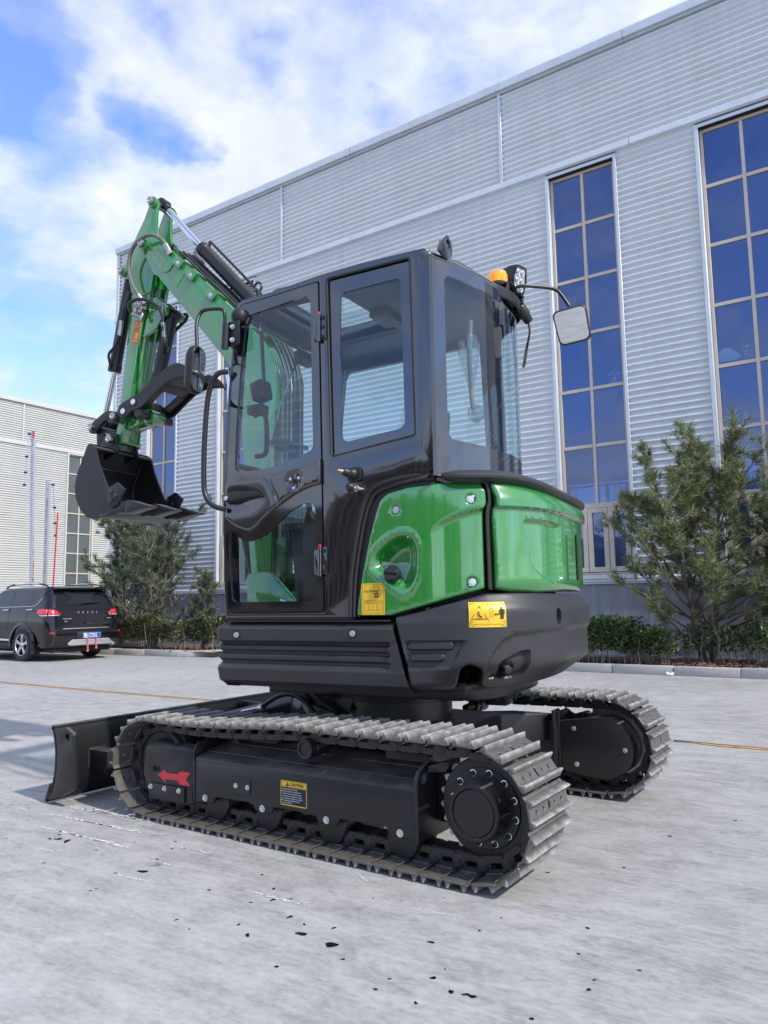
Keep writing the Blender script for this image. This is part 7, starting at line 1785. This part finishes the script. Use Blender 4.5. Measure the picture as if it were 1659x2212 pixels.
    ar = [(.900, .209), (.841, .241), (.841, .225), (.757, .226), (.731, .243), (.662, .243), (.694, .212), (.661, .181), (.733, .180), (.760, .198), (.841, .194), (.841, .178)]
    obj('red_arrow', MB().add([(a, y+.0012, z) for a, z in ar], [tuple(range(12))]), 'red_arrow', TF, smooth=0, recalc=False)
    # orange warning on the arm
    A = bpy.data.objects['arm']; o = Vector((2.172, BC+.0825, 2.916)); uu = (Vector((2.096, 0, 2.892))-Vector((2.172, 0, 2.916))); vv = (Vector((2.142, 0, 3.078))-Vector((2.172, 0, 2.916)))
    f4 = lambda u, v, l: tuple(o+uu*u+vv*v+Vector((0, l+.0005, 0)))
    def p4(mb, f):
        frame_rect(mb, f, .05, .02, .95, .98, .025); rect(mb, f, .05, .49, .95, .505)
        P = [(.5, .90), (.16, .56), (.84, .56)]
        for i in range(3): line2(mb, f, P[i], P[(i+1) % 3], .03)
        line2(mb, f, (.38, .66), (.62, .62), .05); line2(mb, f, (.42, .62), (.55, .72), .03)
        frame_rect(mb, f, .14, .14, .32, .40, .02); rect(mb, f, .44, .185, .60, .2); poly(mb, f, [(.38, .192), (.48, .165), (.48, .22)]); poly(mb, f, [(.66, .192), (.56, .22), (.56, .165)])
        poly(mb, f, circle((.79, .42), .05, 10)); rect(mb, f, .70, .26, .88, .37); rect(mb, f, .72, .10, .78, .26); rect(mb, f, .80, .10, .86, .26)
    sticker('arm_sticker', A, rpoly([(0, 0), (1, 0), (1, 1), (0, 1)], .06, 3), f4, 'orange', [('print_brown', p4)])
stickers()
# ================================================================== PARKED CAR
# car frame: x forward, y left, z up, origin on the ground under the rear axle; it points away along the kerb
def build_car():
    T = thing('parked_car', 'dusty black estate style car with roof rails parked by the kerb at the left', 'car', (-14.36, 9.21, 0), PI)
    WB, WR, HW_ = 2.42, .318, .81
    def ring(z, xr, xf, w, rr, rf, n=7):
        """plan outline of the body at one height, rounded at tail and nose"""
        pts = []
        for (cx, cy, r, a0) in ((xf-rf, w-rf*.55, rf, 0), ):
            pass
        def corner(cx, cy, rx, ry, a0, a1): return [(cx+rx*math.cos(a0+(a1-a0)*i/n), cy+ry*math.sin(a0+(a1-a0)*i/n), z) for i in range(n+1)]
        pts += corner(xf-rf, w-rf*.6, rf, rf*.6, 0, PI/2)
        mid = [(xf-rf+(xr+rr-xf+rf)*k/14, w, z) for k in range(1, 14)]
        pts += mid
        pts += corner(xr+rr, w-rr*.8, rr, rr*.8, PI/2, PI)
        pts += [(x, -y, zz) for x, y, zz in pts[::-1]]
        return pts
    lv = [(.235, -.80, 3.16, .70, .25, .45), (.27, -.88, 3.22, .745, .25, .5), (.40, -.925, 3.27, .775, .25, .55), (.50, -.935, 3.28, .79, .25, .55), (.555, -.925, 3.28, .80, .24, .55), (.60, -.885, 3.25, .81, .20, .55), (.72, -.875, 3.20, .815, .20, .55), (.86, -.855, 3.14, .812, .20, .55), (.94, -.835, 2.95, .80, .20, .5), (1.00, -.815, 2.55, .785, .20, .45), (1.035, -.80, 2.30, .765, .20, .4)]
    body = MB().grid([ring(*l) for l in lv], closed=True); n = len(ring(*lv[0]))
    body.f.append(tuple(range(n))); k = (len(lv)-1)*n; body.f.append(tuple(range(k, k+n)))
    b = obj('car_body', body, 'car_black', T, smooth=50)
    # wheel openings
    cut = MB()
    for x in (0, WB): cut.cyl((x, -1.2, WR+.01), (x, 1.2, WR+.01), WR+.055, n=40)
    co = obj('wheel_opening_cutter', cut, None, None, smooth=0)
    md = b.modifiers.new('cut', 'BOOLEAN'); md.operation = 'DIFFERENCE'; md.object = co; md.solver = 'EXACT'
    dg = bpy.context.evaluated_depsgraph_get(); me = bpy.data.meshes.new_from_object(b.evaluated_get(dg)); b.modifiers.clear(); b.data = me
    me.shade_smooth(); me.set_sharp_from_angle(angle=R(40)); bpy.data.objects.remove(co)
    # greenhouse
    gv = [(1.036, -.80, 2.02, .755, .20, .35), (1.12, -.765, 1.82, .735, .20, .35), (1.24, -.70, 1.55, .70, .20, .35), (1.35, -.63, 1.32, .665, .20, .32), (1.405, -.59, 1.18, .64, .20, .30), (1.432, -.60, 1.0, .60, .20, .28), (1.452, -.55, .72, .50, .16, .24), (1.460, -.42, .5, .36, .14, .2)]
    g = MB().grid([ring(*l) for l in gv], closed=True); k = (len(gv)-1)*n; g.f.append(tuple(range(k, k+n)))
    obj('cabin', g, 'car_black', T, smooth=60)
    zz = [l[0] for l in gv]
    def wy(z): return float(np.interp(z, zz, [l[3] for l in gv]))
    def xr(z): return float(np.interp(z, zz, [l[1] for l in gv]))
    # side glass, left and right, each pane its own
    for s in (1, -1):
        for q in ([(-.33, 1.075), (-.48, 1.20), (-.545, 1.335), (-.53, 1.36), (-.20, 1.365), (-.13, 1.075)], [(-.085, 1.075), (-.15, 1.365), (.48, 1.375), (.50, 1.065)], [(.545, 1.065), (.525, 1.375), (.95, 1.37), (1.35, 1.20), (1.62, 1.075)]):
            V = []
            for x, z in rpoly(q, .03, 3): V.append((x, s*(wy(z)+.004), z))
            obj('side_window', MB().add(V, [tuple(range(len(V)))]), 'car_glass', T, smooth=0)
        ch = MB().tube([(x, s*(wy(z)+.006), z) for x, z in ((1.66, 1.062), (.8, 1.052), (.2, 1.056), (-.20, 1.062), (-.34, 1.070), (-.43, 1.13), (-.505, 1.22))], .009, 6); obj('window_chrome', ch, 'silver', T)
        r = MB().tube(smooth_path([(.98, s*.60, 1.435), (.80, s*.605, 1.490), (.40, s*.61, 1.505), (-.10, s*.61, 1.505), (-.38, s*.605, 1.485), (-.52, s*.60, 1.435)], 4), .016, 8); obj('roof_rail', r, 'car_trim', T)
        obj('roof_rail_bar', MB().tube([(.62, s*.612, 1.503), (.2, s*.613, 1.516), (-.22, s*.612, 1.503)], .017, 8), 'silver', T)
        for x in (.62, -.22):
            h = MB().prism(rpoly([(x-.10, .985), (x+.08, .985), (x+.09, 1.01), (x-.10, 1.012)], .008, 2), *sorted((s*.795, s*.822)), 'y'); obj('door_handle', h, 'silver', T, bev=.006)
        for x in (-.115, .52, 1.45): obj('door_seam', MB().tube([(x, s*(.800 if False else .8135), .60), (x-.02, s*.813, .85), (x-.03, s*.79, 1.0), (x-.035, s*.762, 1.04)], .004, 4), 'dark_gap', T)
        obj('sill_trim', MB().prism([(.36, .24), (2.06, .24), (2.06, .40), (.36, .36)], *sorted((s*.79, s*.822)), 'y'), 'car_trim', T, bev=.02); obj('sill_strip', MB().prism([(.42, .385), (2.04, .41), (2.04, .45), (.42, .43)], *sorted((s*.815, s*.826)), 'y'), 'silver', T, bev=.004)
        for x in (0, WB):
            a = MB(); rows = []
            for i in range(21):
                t = R(-8)+R(196)*i/20; cs, sn = math.cos(t), math.sin(t); rows.append([(x+(WR+.050)*cs, s*.790, WR+.01+(WR+.050)*sn), (x+(WR+.052)*cs, s*.836, WR+.01+(WR+.052)*sn), (x+(WR+.085)*cs, s*.838, WR+.01+(WR+.085)*sn), (x+(WR+.115)*cs, s*.806, WR+.01+(WR+.115)*sn)])
            obj('wheel_arch', a.grid(rows), 'car_black', T, smooth=60)
            wl = MB().lathe([(.20, -.10), (.285, -.10), (.310, -.085), (WR, -.05), (WR, .05), (.310, .085), (.285, .10), (.215, .095), (.21, .085), (.215, .02), (.20, -.10)], (x, s*.725, WR), (0, s, 0), 40, cap=False); w = obj('wheel', wl, 'tyre', T, smooth=35)
            rm = MB().lathe([(.214, .0), (.214, .088), (.205, .090), (.198, .080), (.192, .03), (.001, .03)], (x, s*.725, WR), (0, s, 0), 40, cap=False); obj('wheel_well_disc', rm, 'car_trim', w, smooth=35)
            sp = MB(); sp.lathe([(.214, .078), (.213, .094), (.203, .096), (.197, .082)], (x, s*.725, WR), (0, s, 0), 40, cap=False)
            for i in range(5):
                t = 2*PI*i/5+.35; ct, st = math.cos(t), math.sin(t); e = s*.725
                V = []
                for rr, ww, hh in ((.02, .034, .075), (.10, .028, .088), (.205, .036, .086)):
                    for q in (-1, 1): V.append((x+rr*ct-q*ww*st, e+s*hh, WR+rr*st+q*ww*ct))
                    for q in (1, -1): V.append((x+rr*ct-q*ww*st, e+s*(hh-.035), WR+rr*st+q*ww*ct))
                sp.add(V, [(0, 1, 5, 4), (4, 5, 9, 8), (1, 2, 6, 5), (5, 6, 10, 9), (3, 0, 4, 7), (7, 4, 8, 11), (2, 3, 7, 6), (6, 7, 11, 10), (0, 1, 2, 3), (8, 9, 10, 11)])
            sp.lathe([(.05, .07), (.05, .088), (.04, .094), (.001, .095)], (x, s*.725, WR), (0, s, 0), 20, cap=False); obj('alloy_rim', sp, 'alloy', w, bev=.004, seg=1)
        obj('mud_flap', MB().prism([(-.335, .14), (-.315, .14), (-.30, .48), (-.33, .50)], *sorted((s*.62, s*.81)), 'y'), 'car_trim', T, bev=.004)
        obj('inner_arch', MB().box(-.36, .36, *sorted((s*.30, s*.60)), .20, .72), 'dark_gap', T); obj('inner_arch', MB().box(WB-.36, WB+.36, *sorted((s*.30, s*.60)), .20, .70), 'dark_gap', T)
        obj('door_mirror', MB().sphere((1.55, s*.90, 1.08), .09, 6, (.6, 1, .8)), 'car_black', T)
        # tail lamp: wraps from flank to tailgate, red over clear, split by the hatch seam
        def wrap(x, z):                                        # x measured along the outline from the corner; <0 flank, >0 tail
            rr = .20; xe = float(np.interp(z, [.86, .94, 1.0], [-.855, -.835, -.815])); w_ = float(np.interp(z, [.86, .94, 1.0], [.812, .80, .785])); L = PI/2*rr*.9
            if x < 0: return (xe+rr-x, w_, z)
            if x < L: t = PI/2+PI/2*x/L; return (xe+rr+rr*math.cos(t), w_-rr*.8+rr*.8*math.sin(t), z)
            return (xe, w_-rr*.8-(x-L), z)
        def lens(nm, ol, mt, lift):
            P = [Vector(p) for p in resample(rpoly(ol, .02, 4), .03)]; V = []
            c = (sum(p.x for p in P)/len(P), sum(p.y for p in P)/len(P))
            mb = MB(); rows = []
            for kk, lf in ((1.0, .001), (.94, lift), (.7, lift*1.25), (.4, lift*1.3), (.05, lift*1.3)):
                row = []
                for p in P:
                    u, z = c[0]+(p.x-c[0])*kk, c[1]+(p.y-c[1])*kk; q = Vector(wrap(u, z)); o = Vector((-.45 if u > 0 else 0, .9 if u < .2 else .3, .05)).normalized()
                    q += o*lf; row.append((q.x, q.y*s, q.z))
                rows.append(row)
            mb.grid(rows, closed=True); mb.f.append(tuple(range(len(P)*4, len(P)*5))); return obj(nm, mb, mt, T, smooth=60)
        lens('tail_lamp', [(-.15, .95), (-.10, 1.0), (.13, 1.005), (.125, .905), (.0, .90), (-.12, .915)], 'tail_red', .016)
        lens('tail_lamp', [(.145, 1.005), (.30, .985), (.415, .905), (.38, .90), (.145, .905)], 'tail_red', .016)
        lens('tail_lamp_clear', [(-.11, .905), (.0, .893), (.125, .895), (.125, .872), (.0, .868), (-.05, .878)], 'tail_clear', .012); lens('tail_lamp_clear', [(.145, .898), (.40, .893), (.36, .875), (.145, .873)], 'tail_clear', .012)
        obj('bumper_reflector', MB().prism(rpoly([(s*.60, .525), (s*.76, .535), (s*.76, .565), (s*.60, .55)], .005, 2), -.945, -.86, 'x'), 'tail_red', T, bev=.004)
    # back: glass, spoiler, wiper, seam, plate recess, plate, trims, skid plate, exhaust
    q = [(-.60, 1.10), (.60, 1.10), (.63, 1.13), (.555, 1.335), (.54, 1.35), (-.54, 1.35), (-.555, 1.335), (-.63, 1.13)]
    V = [(xr(z)-.010+.10*(y/.62)**4*.5, y, z) for y, z in resample(rpoly(q, .04, 4), .06)]; c = (xr(1.22)-.02, 0, 1.22)
    V.append(c); m = len(V)-1; obj('rear_window', MB().add(V, [(i, (i+1) % m, m) for i in range(m)]), 'car_glass', T, smooth=60)
    obj('roof_spoiler', MB().prism(rpoly([(-.50, 1.455), (-.70, 1.425), (-.73, 1.395), (-.69, 1.385), (-.58, 1.39)], .01, 3), -.56, .56, 'y'), 'car_black', T, bev=.012, seg=2)
    obj('rear_wiper', MB().tube([(-.80, -.02, 1.105), (-.815, .0, 1.125), (-.795, -.36, 1.145)], .010, 6), 'car_trim', T)
    obj('tailgate_seam', MB().tube([(-.842, .585, 1.04), (-.852, .595, .97), (-.868, .595, .86), (-.882, .60, .72), (-.886, .57, .62), (-.888, .50, .60), (-.888, -.50, .60), (-.886, -.57, .62), (-.882, -.60, .72), (-.868, -.595, .86), (-.85, -.59, 1.0)], .0045, 5), 'dark_gap', T)
    obj('tailgate_chrome', MB().box(-.905, -.885, -.52, .50, .615, .632), 'silver', T, bev=.004)
    obj('rear_bumper_shelf', MB().prism(rpoly([(-.80, .575), (-.945, .570), (-.965, .535), (-.96, .40), (-.90, .30), (-.80, .28)], .02, 3), -.70, .70, 'y'), 'car_black', T, bev=.03, seg=3)
    obj('plate_recess', MB().box(-.972, -.94, -.30, .24, .415, .56), 'car_trim', T, bev=.01)
    obj('tailgate_grip', MB().tube(smooth_path([(-.888, .02, .70), (-.895, .03, .745), (-.893, -.05, .76), (-.893, -.17, .755), (-.895, -.22, .735), (-.888, -.20, .695)], 3), .009, 6), 'car_trim', T); obj('grip_hollow', MB().box(-.890, -.875, -.19, .01, .70, .745), 'dark_gap', T)
    pl = obj('number_plate', MB().box(-.986, -.973, -.265, .125, .436, .536), 'plate_blue', T, bev=.003)
    f = lambda u, v: (-.9885, .118-u, .445+v)
    mb = MB(); put_text(mb, '鲁J·C7255', .006, .006, .098, f, sx=.72, bold=.01); obj('plate_characters', mb, 'print_white', pl, smooth=0, recalc=False)
    mb = MB(); frame_rect(mb, lambda u, v: (-.9875, .125-u, .436+v), .003, .003, .387, .097, .003); obj('plate_border', mb, 'print_white', pl, smooth=0, recalc=False)
    for i, ch in enumerate('HAVAL'):
        mb = MB(); put_text(mb, ch, 0, 0, .062, lambda u, v: (-.868-.0, .19-.105*i-u, .915+v*.9), sx=1.1, bold=.02) if (ch, 'LEFT', .02) in _TX or True else None
        obj('tailgate_letter', mb, 'silver', T, smooth=0, recalc=False)
    mb = MB()
    for (y, z, w_, h_) in ((.50, .805, .09, .020), (.40, .805, .08, .020), (.47, .755, .06, .018), (-.47, .80, .10, .022)):
        for k in range(4): mb.box(-.886, -.880, y-w_*(k+.8)/4, y-w_*k/4, z, z+h_)
    obj('tailgate_badge', mb, 'silver', T)
    obj('skid_plate', MB().prism(rpoly([(.46, .33), (.34, .415), (-.46, .415), (-.58, .33), (-.50, .30), (.38, .30)], .02, 3), -.975, -.93, 'x'), 'silver', T, bev=.008)
    obj('underbody', MB().box(-.80, 3.0, -.62, .62, .17, .30), 'dark_gap', T)
    obj('exhaust_tip', MB().cyl((-.98, -.56, .305), (-.75, -.56, .305), .034, n=16), 'silver', T)
    obj('rear_axle', MB().cyl((0, -.62, .26), (0, .62, .26), .05, n=12), 'dark_gap', T)
    # ribbons tied under the plate
    for y, L in ((.02, .26), (-.17, .21)):
        r = MB(); r.grid([[(-.985+.01*math.sin(k*1.7), y-.012-.012*(k/6)+.01*math.sin(k), .43-L*k/6), (-.99-.008*math.sin(k), y+.014+.01*math.cos(k*2), .43-L*k/6)] for k in range(7)]); rb = obj('ribbon', r, 'ribbon', T, smooth=0, recalc=False)
        obj('ribbon_knot', MB().sphere((-.985, y, .425), .020, 5), 'ribbon', T)
build_car()
build_plants()
SC.view_layers[0].update()
